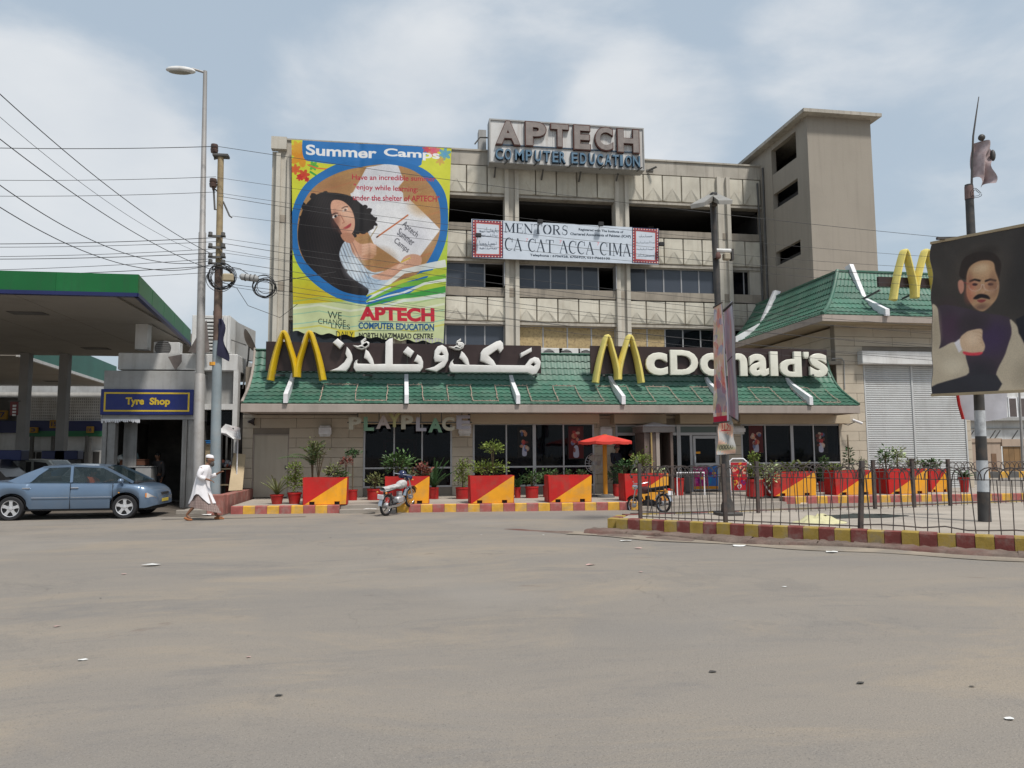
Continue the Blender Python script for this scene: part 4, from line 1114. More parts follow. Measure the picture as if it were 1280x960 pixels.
mb=MB();mb.box(WXL+SB-.06,WXR,WEY+SB-.06,WEY+SB+.1,WR-.02,WR+.07,.01);mb.box(WXL+SB-.06,WXL+SB+.1,WEY+SB+.11,33.3,WR-.02,WR+.06);part('ridge_cap',mb,C_TILE,wg)
# white raking brackets of the wing
def wing_bracket(x):
    mb=MB();pr=[(WEY-.12,WZ1-.02),(WEY-.12,WZ1+.24),(WEY+1.15,WZ1+.92),(WEY+1.9,WR+.30),(WEY+2.25,WR+.25),(WEY+2.1,WR+.05),(WEY+1.25,WZ1+.50),(WEY+.1,WZ1+.02)]
    mb.prism(pr,'x',x,x+.17);return mb
part('roof_bracket',wing_bracket(at(1104,385,Y=WEY).x),C_GUT,wg)
mb=MB();y=31.3;mb.prism([(WXL-.1,WZ1),(WXL-.1,WZ1+.24),(WXL+1.15,WZ1+.92),(WXL+1.9,WR+.30),(WXL+2.2,WR+.25),(WXL+2.1,WR+.05),(WXL+1.25,WZ1+.5),(WXL+.1,WZ1+.02)],'y',y,y+.2);part('roof_bracket',mb,C_GUT,wg)
# shutters
x0,x1,z0,z1=sh[0];xm=at(1140,500,Y=WY).x
mb=MB();by0=WY-.38;bx0=at(1078,445,Y=by0).x
mb.box(bx0,x1+.15,by0,WY-.055,at(1120,455,Y=by0).z,at(1120,439,Y=by0).z,.012);part('shutter_box',mb,C_WHITE,wg)
sm=MB()
def shutter(a,b):
    r_=MB();r_.box(a,b,WY-.02,WY+.02,z0,z0+.07);s_=part('roller_shutter',r_,C_SHUT,wg)
    H=.082;n_=int((z1-z0-.07)/H);slat=MB()
    slat.prism([(0,0),(-.022,.012),(-.030,.04),(-.022,H-.014),(0,H-.003)],'x',0,b-a);me=slat.mesh('slat',C_SHUT)
    for k in range(n_):piece('slat',me,s_,(a-20,WY-WY-.0,z0+.072 +k*H-PZ))
shutter(x0+.06,xm-.04);shutter(xm+.04,x1-.06)
mb=MB()
for a,b in ((x0,x0+.055),(xm-.035,xm+.035),(x1-.055,x1)):mb.box(a,b,WY-.06,WY+.02,z0,z1)
part('guide_rail',mb,C_SHUT,wg)
mb=MB();c0=at(1040,448,Y=WY-.09);c1=at(1055,452,Y=WY-.09);c2=at(1056,487,Y=WY-.09)
mb.tube([c0,(c1.x-.08,c1.y,c0.z),(c1.x,c1.y,c1.z),c2],.018,6);part('conduit',mb,C_GREY,wg,smooth=True)
# wing sign: board and arches above the eave
SY3=WEY-.15
s4=thing('wing_arches_sign','pale yellow arches on a brown bar above the wing eave, beside the portrait banner','sign',(at(1150,375,Y=SY3).x,SY3,at(1150,375,Y=SY3).z))
a=at(1097,346,Y=SY3+.2);b=at(1190,361,Y=SY3+.2)
mb=MB();mb.box(a.x,b.x,SY3+.16,SY3+.26,b.z,a.z);part('backing_board',mb,C_BROWN,s4)
arches(s4,1117.5,1144.5,1172,375,372.5,313.5,C_YELP,y=SY3,w0=.24,w1=.17)
for px in (1100,1150):
    a=at(px,366,Y=SY3+.2);mb=MB();mb.obox((a.x,SY3+.2,a.z+.1),(a.x-.1,WEY+.9,a.z-.05),.06,.06);part('strut',mb,C_DGREY,s4)

# ================================================================== PRINTED BANNERS AND ROOF BOARD OF THE OFFICE BUILDING
class QCanvas(Canvas):
    """canvas whose drawing calls take coordinates of a surveyed quadrilateral: TL, TR, BR, BL"""
    def __init__(s,w,h,quad,bg=(1,1,1),ss=2):
        super().__init__(w,h,bg,ss);s.q=[np.array(c,float)for c in quad]
    def T(s,p):
        p=np.array(p,float);u=v=.5;A,B,C_,D=s.q
        for _ in range(5):
            P=A*(1 -u)*(1 -v)+B*u*(1 -v)+C_*u*v+D*(1 -u)*v
            du=(B-A)*(1 -v)+(C_-D)*v;dv=(D-A)*(1 -u)+(C_-B)*u
            M_=np.array([du,dv]).T;d=np.linalg.solve(M_,p-P);u+=d[0];v+=d[1]
        return (u*s.w,v*s.h)
    def P(s,pts,col,al=1.0,smooth=0):
        pts=smooth_loop(pts,smooth)if smooth else pts
        s.poly([s.T(p)for p in pts],col,al)
    def Ln(s,pts,w,col,al=1.0,w2=None):s.line([s.T(p)for p in pts],w*s.w/np.hypot(*(s.q[1]-s.q[0])),col,al,None if w2 is None else w2*s.w/np.hypot(*(s.q[1]-s.q[0])))
    def E(s,cx,cy,rx,ry,col,al=1.0,rot=0):
        s.P([(cx+rx*cos(t)*cos(rot)-ry*sin(t)*sin(rot),cy+rx*cos(t)*sin(rot)+ry*sin(t)*cos(rot))for t in np.linspace(0,2 *pi,36,endpoint=False)],col,al)
    def Soft(s,cx,cy,rx,ry,col,al=.5):
        x,y=s.T((cx,cy));k=s.w/np.hypot(*(s.q[1]-s.q[0]));s.soft(x,y,rx*k,ry*k,col,al)
    def Tx(s,body,tl,tr,bl,col,al=1.0,bold=0.0):
        """text between three surveyed corners"""
        tr_=text_tris(body,bold);lo=tr_.reshape(-1,2).min(0);hi=tr_.reshape(-1,2).max(0);q=(tr_-lo)/(hi-lo)
        a,b,c=(np.array(s.T(p))for p in (tl,tr,bl));k=s.ss
        for t in q:
            X=a[0]+t[:,0]*(b[0]-a[0])+(1 -t[:,1])*(c[0]-a[0]);Y=a[1]+t[:,0]*(b[1]-a[1])+(1 -t[:,1])*(c[1]-a[1])
            s._tri(X*k,Y*k,col,al)
def rgb(r,g,b):return (r/255,g/255,b/255)
def arc(cx,cy,rx,ry,a0,a1,n=14):return [(cx+rx*cos(radians(a0+(a1-a0)*i/n)),cy+ry*sin(radians(a0+(a1-a0)*i/n)))for i in range(n+1)]
SERIF={   # strokes (points, start width, end width) in a unit box, y up
 'A':[([(.06,.02),(.5,.97)],.06,.06),([(.47,.97),(.88,.02)],.17,.17),([(.24,.34),(.72,.34)],.05,.05),([(0,.02),(.22,.02)],.05,.05),([(.72,.02),(1,.02)],.05,.05)],
 'C':[(arc(.55,.5,.46,.47,55,120),.07,.13),(arc(.55,.5,.46,.47,118,242),.17,.17),(arc(.55,.5,.46,.47,240,310),.13,.06),([(.92,.98),(.92,.66)],.06,.09)],
 'T':[([(.5,.02),(.5,.97)],.18,.18),([(.02,.96),(.98,.96)],.07,.07),([(.04,.98),(.04,.74)],.07,.04),([(.96,.98),(.96,.74)],.07,.04),([(.3,.02),(.7,.02)],.05,.05)],
 'I':[([(.5,.02),(.5,.97)],.42,.42),([(.05,.03),(.95,.03)],.06,.06),([(.05,.97),(.95,.97)],.06,.06)],
 'M':[([(.12,.02),(.12,.97)],.05,.05),([(.14,.97),(.5,.1)],.15,.12),([(.5,.1),(.84,.97)],.05,.05),([(.84,.02),(.84,.97)],.15,.15),([(0,.02),(.25,.02)],.05,.05),([(.7,.02),(1,.02)],.05,.05),([(0,.97),(.2,.97)],.05,.05),([(.8,.97),(1,.97)],.05,.05)],
 'E':[([(.22,.02),(.22,.97)],.2,.2),([(.02,.96),(.92,.96)],.06,.06),([(.02,.03),(.94,.03)],.06,.06),([(.25,.5),(.7,.5)],.06,.06),([(.91,.98),(.91,.74)],.07,.04),([(.95,.02),(.95,.28)],.07,.04),([(.7,.62),(.7,.38)],.06,.06)],
 'N':[([(.13,.02),(.13,.97)],.05,.05),([(.1,.97),(.86,.04)],.17,.17),([(.87,.02),(.87,.97)],.05,.05),([(0,.02),(.28,.02)],.05,.05),([(.72,.97),(1,.97)],.05,.05),([(0,.97),(.2,.97)],.05,.05)],
 'O':[(arc(.5,.5,.42,.47,60,120),.06,.06),(arc(.5,.5,.42,.47,115,245),.18,.18),(arc(.5,.5,.42,.47,240,300),.06,.06),(arc(.5,.5,.42,.47,295,425),.18,.18)],
 'R':[([(.2,.02),(.2,.97)],.18,.18),([(.02,.97),(.55,.96)],.06,.06),(arc(.5,.73,.28,.22,90,-90),.10,.14),([(.25,.5),(.52,.5)],.05,.05),([(.48,.5),(.86,.03)],.17,.17),([(.02,.02),(.4,.02)],.05,.05),([(.72,.02),(1,.02)],.05,.05)],
 'S':[(arc(.5,.72,.30,.25,40,230),.08,.15),(arc(.5,.28,.32,.27,75,-140),.17,.09),([(.33,.57),(.68,.45)],.17,.17),([(.84,.98),(.84,.7)],.06,.06),([(.12,.02),(.12,.3)],.06,.06)],
}
def serif(c,word,tl,tr,bl,col,gap=.10):
    """word of drawn serif capitals between three corners"""
    wd={'I':.45,'M':1.25,'A':1.05,'N':1.05,'E':.85,'S':.8};ws=[wd.get(ch,1.0)if ch!=' ' else .55 for ch in word]
    tot=sum(ws)+gap*(len(word)-1);tl,tr,bl=(np.array(p,float)for p in (tl,tr,bl));x=0
    un=np.linalg.norm(tr-tl)/tot
    for ch,w in zip(word,ws):
        if ch!=' ':
            for pts,a,b in SERIF[ch]:
                P=[tl+(tr-tl)*((x+px*w)/tot)+(bl-tl)*(1 -py)for px,py in pts]
                k=un*(w if ch!='I' else w)
                c.Ln(P,a*k,col,1,b*k)
        x+=w+gap

# ---- summer camps banner
Z4=lambda zx,zy:(340 +zx/3.43,160 +zy/3.43)
qd=[(84,52),(770,86),(735,922),(90,872)]
c=QCanvas(690,860,qd,rgb(214,222,60))
c.P([(80,40),(790,60),(790,500),(80,480)],rgb(222,226,62));c.P([(80,470),(300,560),(780,430),(780,930),(80,900)],rgb(190,214,70))
c.Soft(160,720,210,130,rgb(232,190,30),.7);c.Soft(120,560,120,180,rgb(206,220,50),.6)
c.P([(80,758),(400,742),(780,700),(780,940),(80,920)],rgb(214,226,172))
for y,co,w in ((745,rgb(150,190,120),6),(800,rgb(120,190,170),4),(842,rgb(110,190,190),4),(862,rgb(220,205,60),7),(775,rgb(250,250,240),9)):
    c.Ln([(85,y+20 *sin(0)),(200,y-14),(330,y+12),(470,y-8),(600,y+10),(740,y-18)],w,co,.55)
# flowers
for fx,fy,r,co in ((125,120,52,rgb(236,150,40)),(108,85,30,rgb(240,176,60)),(135,205,26,rgb(216,60,40)),(100,180,24,rgb(230,96,50)),(175,165,22,rgb(90,180,70)),(118,215,16,rgb(208,40,40)),(148,225,12,rgb(200,30,40))):
    for k in range(6):
        t=k*pi/3 +fx;c.E(fx+cos(t)*r*.5,fy+sin(t)*r*.5,r*.5,r*.28,co,.85,t)
c.Ln([(160,190),(200,215),(260,225),(310,205),(340,170)],9,rgb(70,170,70));c.Ln([(150,160),(190,175),(230,178),(290,160)],6,rgb(240,120,60));c.Ln([(190,230),(250,240),(330,215),(345,160)],4,rgb(90,190,80))
# blue ring and picture disc
BLUE=rgb(28,116,190)
c.P([(130,55),(150,55),(630,70),(640,140),(600,170),(340,162),(180,148),(135,130)],rgb(36,122,196),smooth=5)
c.P([(300,150),(480,135),(640,175),(735,270),(755,400),(735,520),(660,650),(540,735),(400,760),(250,720),(130,620),(85,510),(85,370),(130,260),(210,190)],BLUE,smooth=6)
disc=[(320,180),(480,158),(610,190),(700,285),(722,400),(705,500),(640,610),(530,690),(420,722),(300,705),(190,630),(120,540),(108,420),(140,310),(210,230)]
x0_,y0_,mk=None,None,None
r_=c.poly([c.T(p)for p in smooth_loop(disc,6)],None,mask_only=True)
clip=np.zeros(c.a.shape[:2],np.float32);clip[r_[1]:r_[1]+r_[2].shape[0],r_[0]:r_[0]+r_[2].shape[1]]=r_[2];c.clip=clip
c.P([(60,100),(800,100),(800,800),(60,800)],rgb(184,140,92))
R5=random.Random(5)
for k in range(26):
    y=150 +k*24;c.Ln([(80,y+90),(380,y),(760,y-110)],R5.uniform(3,9),(.72 +R5.uniform(-.06,.08),.54 +R5.uniform(-.06,.06),.34),.5)
c.P([(400,170),(530,150),(560,230),(470,340),(330,300)],rgb(232,232,238));c.P([(330,285),(470,200),(720,440),(560,590),(430,500),(380,400)],rgb(238,238,242));c.P([(440,330),(555,320),(718,445),(600,596),(440,500)],rgb(246,246,248))
c.P([(555,250),(640,280),(560,320)],rgb(190,150,105));c.Soft(640,330,80,70,rgb(214,160,90),.6);c.Soft(250,250,110,60,rgb(160,110,70),.6)
# sleeve, hands
c.P([(280,500),(330,480),(360,560),(420,620),(490,620),(505,690),(430,725),(350,735),(290,640)],rgb(206,222,236),smooth=4);c.P([(150,600),(280,640),(300,720),(180,660)],rgb(150,186,214),.9,3)
for p_ in (((300,520),(330,600),(370,680)),((330,500),(350,580),(410,650)),((400,640),(440,660),(480,650))):c.Ln(p_,4,rgb(120,150,180),.7)
c.P([(420,640),(470,620),(600,560),(610,600),(490,655)],rgb(226,172,144),smooth=3)
c.P([(560,560),(600,545),(638,560),(628,600),(585,612),(545,600)],rgb(222,170,142),smooth=4)
for k in range(4):c.Ln([(590 -k*10,560 +k*10),(565 -k*8,574 +k*9),(548 -k*6,590 +k*4)],12,rgb(240,196,170));c.Ln([(588 -k*10,566 +k*10),(563 -k*8,580 +k*9)],2,rgb(160,104,80),.6)
c.P([(330,470),(372,500),(440,510),(430,560),(380,570),(340,540)],rgb(222,168,140),smooth=4)
for k in range(4):c.Ln([(380,508 +k*13),(415,502 +k*11),(442,510 +k*12)],10,rgb(238,190,162));c.Ln([(384,515 +k*13),(436,516 +k*12)],2,rgb(150,96,76),.6)
# hair, face
Rh=random.Random(8)
for hx_,hy_ in ((395,340),(412,362),(426,385),(430,405),(420,428),(400,442),(378,450),(352,458),(225,284),(175,300),(140,340),(120,400),(345,690),(390,712),(300,620)):
    for k in range(3):c.E(hx_+Rh.uniform(-9,9),hy_+Rh.uniform(-9,9),Rh.uniform(9,17),Rh.uniform(5,9),rgb(26,20,22),1,Rh.uniform(0,3))
c.P([(190,290),(250,280),(330,295),(385,335),(425,380),(428,420),(395,445),(350,450),(330,480),(300,500),(285,560),(330,640),(410,700),(350,740),(240,680),(150,590),(110,480),(130,360)],rgb(22,17,20),smooth=5)
for k in range(16):
    x=150 +k*11;c.Ln([(x+40,300),(x-10,420),(x+10 +k*3,560),(x+60 +k*4,690)],2.5,rgb(58,42,44),.55)
c.P([(248,330),(262,312),(300,318),(335,352),(350,400),(346,445),(325,468),(300,462),(282,430),(262,400),(250,365)],rgb(222,168,140),smooth=5)
c.Soft(268,400,26,60,rgb(120,70,58),.55);c.Soft(322,380,26,40,rgb(244,200,172),.6)
c.P([(290,462),(330,455),(350,480),(335,500),(305,490)],rgb(196,140,112),smooth=3)
for ex,ey in ((266,384),(308,356)):c.E(ex,ey,13,6,rgb(240,232,226),1,-.55);c.E(ex+2,ey,5.5,5.5,rgb(26,16,16));c.Ln([(ex-14,ey-6),(ex,ey-14),(ex+13,ey-14)],4,rgb(36,22,22))
c.Ln([(286,372),(300,398),(306,410),(296,414)],3.5,rgb(168,108,88));c.P([(300,436),(316,426),(334,414),(332,428),(316,438)],rgb(178,66,70),smooth=3)
c.Soft(300,360,36,30,rgb(240,196,168),.5);c.Soft(300,446,30,22,rgb(196,128,104),.5);c.Soft(345,600,60,70,rgb(236,244,250),.6);c.Soft(420,670,70,40,rgb(150,178,204),.5);c.Soft(560,640,60,30,rgb(150,96,66),.45);c.Soft(460,560,90,60,rgb(160,116,70),.5);c.Soft(600,470,120,90,rgb(214,214,226),.5)
c.Ln([(442,474),(520,420),(580,376)],6,rgb(206,110,60));c.Ln([(442,474),(452,466)],4,rgb(40,30,30));c.Ln([(410,486),(446,425)],3,rgb(150,130,80))
c.Ln([(548,580),(590,560)],5,rgb(226,200,60))
c.Tx('Aptech',(566,400),(628,455),(548,428),rgb(50,50,58));c.Tx('Summer',(545,432),(612,485),(530,460),rgb(50,50,58));c.Tx('Camps',(530,474),(590,520),(512,500),rgb(50,50,58))
clip_=c.clip;c.clip=None;c.blur(2,clip_,.03)
c.Tx("Have an incredible summer",(338,200),(700,212),(338,222),rgb(196,44,66),bold=.012);c.Tx('"enjoy while learning:',(345,240),(622,256),(345,270),rgb(196,44,66),bold=.012);c.Tx('under the shelter of APTECH"',(342,286),(716,296),(342,312),rgb(196,44,66),bold=.012)
# corner flowers right
for fx,fy,r,co in ((690,95,34,rgb(230,90,130)),(740,110,30,rgb(90,170,226)),(720,140,22,rgb(220,170,90)),(660,90,20,rgb(226,70,80))):
    for k in range(6):t=k*pi/3 +fx;c.E(fx+cos(t)*r*.5,fy+sin(t)*r*.5,r*.5,r*.25,co,.8,t)
for w_,x0,x1 in (('Summer',144,444),('Camps',474,718)):c.Tx(w_,(x0,72 +(x0-144)*.045),(x1,72 +(x1-144)*.045),(x0,118 +(x0-144)*.045),rgb(255,255,255),bold=.03)
# ribbons
for ys,w,co in (((740,610,590),22,rgb(236,240,236)),((715,650,620),16,rgb(196,206,60)),((738,668,650),20,rgb(120,190,60)),((742,700,660),9,rgb(240,244,240)),((758,716,700),20,rgb(60,164,70)),((790,735,722),12,rgb(228,236,228))):
    c.Ln([(400,ys[0]+10),(480,(ys[0]+ys[1])/2 +6),(560,ys[1]+8),(650,ys[2]+12),(745,ys[2]-4)],w*.4,co,.95,w*1.5)
# foot of the banner
c.Tx('APTECH',(370,768),(695,775),(372,826),rgb(206,36,58),bold=.05)
c.Tx('COMPUTER EDUCATION',(366,834),(694,842),(366,862),rgb(20,84,140),bold=.035);c.Tx('NORTH NAZIMABAD CENTRE',(368,878),(690,882),(368,902),rgb(40,44,40),bold=.03)
c.Ln([(366,830),(694,836)],2,rgb(60,70,90));c.Ln([(366,868),(694,872)],2,rgb(60,90,80))
for w_,a,b,y,h in (('WE',235,295,786,30),('CHANGE',195,312,818,22),('LIVES',250,330,838,20)):c.Tx(w_,(a,y),(b,y+6),(a,y+h),rgb(40,60,50))
c.P([(275,866),(350,868),(350,900),(275,898)],rgb(232,214,60));c.Tx('DAILY',(270,870),(345,874),(270,896),rgb(50,60,40))
for k in range(9):c.P([(610 +k*14,902),(622 +k*14,900 +(k%3)*4),(616 +k*14,925)],rgb(196,190,206),.8)
M_SUMMER=image_mat('printed summer banner',c.done()*.86,.55)
BFY=BY-.42
qc=[at(*Z4(*p),Y=BFY)for p in qd]
def hang(u,v):
    A,B,C_,D=qc;p=(A*(1 -u)+B*u)*v+(D*(1 -u)+C_*u)*(1 -v)
    w=.035 *sin(u*26 +2 *v)*(.3 +.7 *(1 -v))+.03 *sin(u*9 +v*5)+.02 *sin(v*17 +u*4)
    w+=-.07 *exp(-((u-.50)/.012)**2)*(v<.55)+.05 *exp(-((u-.42)/.02)**2)
    rag=.05 *sin(u*60)*(v<.01)
    return (p.x,p.y+w,p.z+rag)
bn=thing('summer_camps_banner','huge colourful hanging banner with a long-haired girl drawing, reading Summer Camps','banner',tuple(qc[3]))
part('banner_sheet',picture(hang,110,60),M_SUMMER,bn,smooth='all')
mb=MB();mb.tube([qc[0]+Vector((0,.1,.02)),qc[1]+Vector((0,.1,.02))],.03,6);part('top_rail',mb,C_DGREY,bn)

# ---- MENTORS board
qm=[(48,70),(1248,132),(1246,362),(52,318)]
c=QCanvas(1200,236,qm,rgb(214,224,236))
DK=rgb(46,58,72)
serif(c,'MENTORS',(252,94),(655,112),(252,156),DK);serif(c,'CA CAT ACCA CIMA',(254,188),(1062,228),(254,272),DK)
c.Tx('Registered with The Institute of',(722,128),(1012,146),(722,148),DK,bold=.03);c.Tx('Chartered Accountants of Pakistan (ICAP)',(668,156),(1062,174),(668,178),DK,bold=.03)
c.Tx('Telephone : 6706928, 6706929, 021-7662130',(412,292),(925,316),(412,312),DK,bold=.03)
for x,y in ((385,195),(598,205),(840,218)):c.Tx('7',(x,y),(x+16,y),(x,y+22),rgb(226,150,160))
for X0,X1,y0,y1,y2,y3 in ((52,244,72,82,318,322),(1070,1248,122,132,352,360)):
    bd=lambda k:[(X0+k,y0+k),(X1-k,y1+k),(X1-k,y3-k),(X0+k,y2-k)]
    c.P(bd(0),rgb(52,56,90));c.P(bd(6),rgb(176,60,56));c.P(bd(15),rgb(90,60,100));c.P(bd(19),rgb(190,84,70));c.P(bd(26),rgb(214,222,234))
    for k in range(13):
        y=y0+12 +k*(y2-y0-20)/12
        for X in (X0+10,X1-10):c.E(X,y,3.5,4.5,rgb(230,214,206))
    for k in range(10):
        for (ya,yb)in ((y0,y1),(y2,y3)):
            t=(k+.5)/10;s_=10 if ya==y0 else -10;c.E(X0+(X1-X0)*t,ya+(yb-ya)*t+s_,4.5,3.5,rgb(230,214,206))
Rq=random.Random(11)
def scribble(x0,x1,y,h,n,w=2.4):
    for k in range(n):
        x=x0+(x1-x0)*(k+.3 +Rq.uniform(-.2,.2))/n;a=Rq.uniform(.5,1.1)
        kind=Rq.random()
        if kind<.35:c.Ln([(x,y-h*a),(x+Rq.uniform(-1,1),y)],w,DK,.9,w*.5)
        elif kind<.8:c.Ln([(x-8,y-h*.1),(x-4,y+h*.3),(x+4,y+h*.32),(x+10,y-h*.1)],w,DK,.85,w*.6)
        else:c.Ln(arc(x,y,5,h*.22,0,300,8),w,DK,.85)
    c.Ln([(x0,y+2),(x0+(x1-x0)*.4,y+h*.2),(x1,y)],w,DK,.8)
scribble(100,212,148,26,12);scribble(98,208,178,22,10);scribble(96,206,232,26,12);scribble(98,204,258,20,10)
scribble(1118,1204,182,14,9,1.8);scribble(1100,1222,222,12,12,1.6);scribble(1102,1220,264,14,12,1.8);scribble(1106,1218,306,18,13,1.6)
M_MENT=image_mat('printed mentors board',c.done()*.92,.5)
Z6=lambda zx,zy:(580 +zx/5.12,260 +zy/5.12)
MY=BY-.55
qc2=[at(*Z6(*p),Y=MY)for p in qm]
mt=thing('mentors_board','long white signboard reading MENTORS CA CAT ACCA CIMA across the office facade','signboard',tuple(qc2[3]))
A,B,C_,D=qc2
part('printed_face',picture(lambda u,v:(A*(1 -u)+B*u)*v+(D*(1 -u)+C_*u)*(1 -v),6,2),M_MENT,mt)
mb=MB();mb.add([tuple(p+Vector((0,d,0)))for d in (.004,.12)for p in (A,B,C_,D)],[(0,1,2,3),(7,6,5,4),(0,4,5,1),(1,5,6,2),(2,6,7,3),(3,7,4,0)]);part('board_box',mb,C_GREY,mt)
mb=MB()
for t in (.1,.35,.65,.9):
    p=(D*(1 -t)+C_*t);mb.obox(p+Vector((0,.1,.3)),p+Vector((0,.5,.3)),.05,.05)
part('bracket',mb,C_DGREY,mt)
for px,py,lb in ((675,277,'small black floodlight above the word MENTORS'),(751,280,'small black floodlight above the small print of the board'),(598,294,'small black floodlight at the left end of the MENTORS board'),(827,305,'small black floodlight past the right end of the MENTORS board')):
    p=at(px,py,Y=MY-.25);r_=thing('floodlight',lb,'floodlight',tuple(p),'floodlights of the office signboard')
    mb=MB();mb.box(p.x-.13,p.x+.13,p.y-.08,p.y+.06,p.z-.1,p.z+.09,.02);part('lamp_housing',mb,C_BLACK,r_)
    mb=MB();mb.obox((p.x,p.y+.04,p.z),(p.x,MY+.15,p.z-(.12 if py<285 else -.02)),.03,.03);part('arm',mb,C_BLACK,r_)

# ---- APTECH roof sign
AY=BY-.95
TLc,TRc,BRc,BLc=at(613,149,Y=AY),at(803,161,Y=AY),at(804,213,Y=AY),at(613,203.5,Y=AY)
zt_,zb_=(TLc.z+TRc.z)/2,(BLc.z+BRc.z)/2;xa_,xb_=TLc.x,(TRc.x+BRc.x)/2
sg=thing('rooftop_sign','big white rooftop box sign reading APTECH COMPUTER EDUCATION in grey and blue letters','sign',(xa_,AY,zb_))
C_SBOX=mat('dirty white sign sheet',(.56,.56,.55),.7,.08,1,dirt=((.3,.28,.26),.5,1),streak=((.24,.17,.13),.55))
n_=5
for i in range(n_):
    mb=MB();mb.box(xa_+(xb_-xa_)*i/n_+.004,xa_+(xb_-xa_)*(i+1)/n_-.004,AY,AY+.6,zb_+.06,zt_-.05);part('face_panel',mb,C_SBOX,sg)
mb=MB();mb.box(xa_-.06,xb_+.06,AY-.05,AY+.65,zt_-.048,zt_+.02);mb.box(xa_-.06,xb_+.06,AY-.05,AY+.65,zb_,zb_+.058);mb.box(xa_-.06,xa_-.002,AY-.05,AY+.65,zb_+.06,zt_-.05);mb.box(xb_+.002,xb_+.06,AY-.05,AY+.65,zb_+.06,zt_-.05)
part('sign_frame',mb,C_GREY,sg)
C_AG=mat('rusty grey channel letter',(.20,.175,.165),.7,.15,4,dirt=((.30,.25,.22),.5,6));C_AE=mat('rust brown letter edge',(.085,.035,.028),.8,.2,5)
C_BG=mat('faded blue channel letter',(.075,.155,.235),.6,.15,4,dirt=((.25,.27,.28),.4,6));C_BE=mat('dark blue letter edge',(.03,.06,.10),.7,.2,5)
def chan(ch,a,b,y0,y1,mf,me,bold=.03,ofs=.022):
    z1=at((a+b)/2,y0,Y=AY-.15).z;z0=at((a+b)/2,y1,Y=AY-.15).z;x0=at(a,(y0+y1)/2,Y=AY-.15).x;x1=at(b,(y0+y1)/2,Y=AY-.15).x
    mb=MB();letters3d(mb,ch,x0,x1,z0,z1,AY-.006,.15,0,bold);l=part('letter',mb,me,sg)
    mb=MB();letters3d(mb,ch,x0+ofs,x1-ofs,z0+ofs,z1-ofs,AY-.1,.07,0,bold-.018);part('letter_face',mb,mf,l)
zz=lambda zx,zy:(550 +zx/4.362,140 +zy/4.362)
for ch,x0,x1,y0,y1 in (('A',302,440,46,180),('P',463,582,52,188),('T',602,704,64,194),('E',727,822,70,208),('C',843,945,80,212),('H',965,1088,92,224)):
    a,b=zz(x0,y0),zz(x1,y1);chan(ch,a[0],b[0],a[1],b[1],C_AG,C_AE,.055,.045)
word='COMPUTER EDUCATION';xs_=[301,352,408,466,516,562,612,650,690,715,762,812,856,898,940,980,1010,1050];xe_=[346,390,458,504,552,602,646,686,700,752,800,846,890,936,976,998,1046,1092]
for i,ch in enumerate(word):
    if ch==' ':continue
    xm_=(xs_[i]+xe_[i])/2;y0=196 +(xm_-300)*.055;a,b=zz(xs_[i],y0),zz(xe_[i],y0+62);chan(ch,a[0],b[0],a[1],b[1],C_BG,C_BE,.03,.02)
mb=MB();mb.box(xa_+.25,xb_-.25,AY-.05,AY-.003,zb_+(zt_-zb_)*.405,zb_+(zt_-zb_)*.43);part('divider_strip',mb,C_BE,sg)
mb=MB();p=at(600,178,Y=AY+.3);mb.box(xa_-.45,xa_-.08,BY+.05,BY+.5,16.2,17.2);part('sign_post',mb,C_GREY,sg);mb=MB();mb.tube([(xa_-.1,AY+.3,p.z+.25),(p.x,AY+.3,p.z+.25),(p.x-.25,AY+.3,p.z-.1)],.035,6);part('bent_pipe',mb,C_DGREY,sg)
for t in (.04,.35,.6,.85):x=xa_+(xb_-xa_)*t;mb=MB();mb.obox((x,AY+.5,zb_-.02),(x,BY-.02,zb_-.35),.07,.07);part('support',mb,C_DGREY,sg)
for t in (.09,.28,.5,.71,.96):
    x=xa_+(xb_-xa_)*t;mb=MB();mb.obox((x,AY+.1,zb_+.0),(x+.12,AY-.35,zb_+.02),.05,.05);part('lamp_arm',mb,C_DGREY,sg)

# ================================================================== PETROL STATION (left)
C_GRN=mat('petrol green fascia',(.006,.115,.028),.4,.12,.6,dirt=((.03,.17,.07),.4,.6),streak=((.02,.07,.03),.5),objvar=.06)
C_NAVY=mat('navy stripe',(.012,.018,.085),.45,.15,1)
C_CSOF=mat('canopy soffit sheet',(.27,.25,.22),.8,.1,.5,dirt=((.13,.115,.1),.5,.5),objvar=.05)
CZ=6.0;CY=at(172,371,Z=6.0).y;CXr=at(172,371,Z=6.0).x
zt_c=at(174,343,Y=CY).z
cp=thing('station_canopy','wide petrol station canopy with green fascia and navy stripe over the forecourt','canopy',(-10,18,CZ))
xl=-26.0;back=tuple(at(238,432,Z=6.0)[:2]);CYB=at(0,444,Z=6.0).y
for i in range(9):
    a=xl+(CXr-xl)*i/9;b=xl+(CXr-xl)*(i+1)/9
    mb=MB();mb.box(a+.003,b-.003,CY,CY+.12,CZ+.11,zt_c);part('fascia_panel',mb,C_GRN,cp)
mb=MB();mb.box(xl,CXr,CY-.03,CY+.14,CZ,CZ+.105);part('navy_stripe',mb,C_NAVY,cp)
A2=Vector((CXr,CY+.02,0));B2=Vector((back[0],back[1],0))
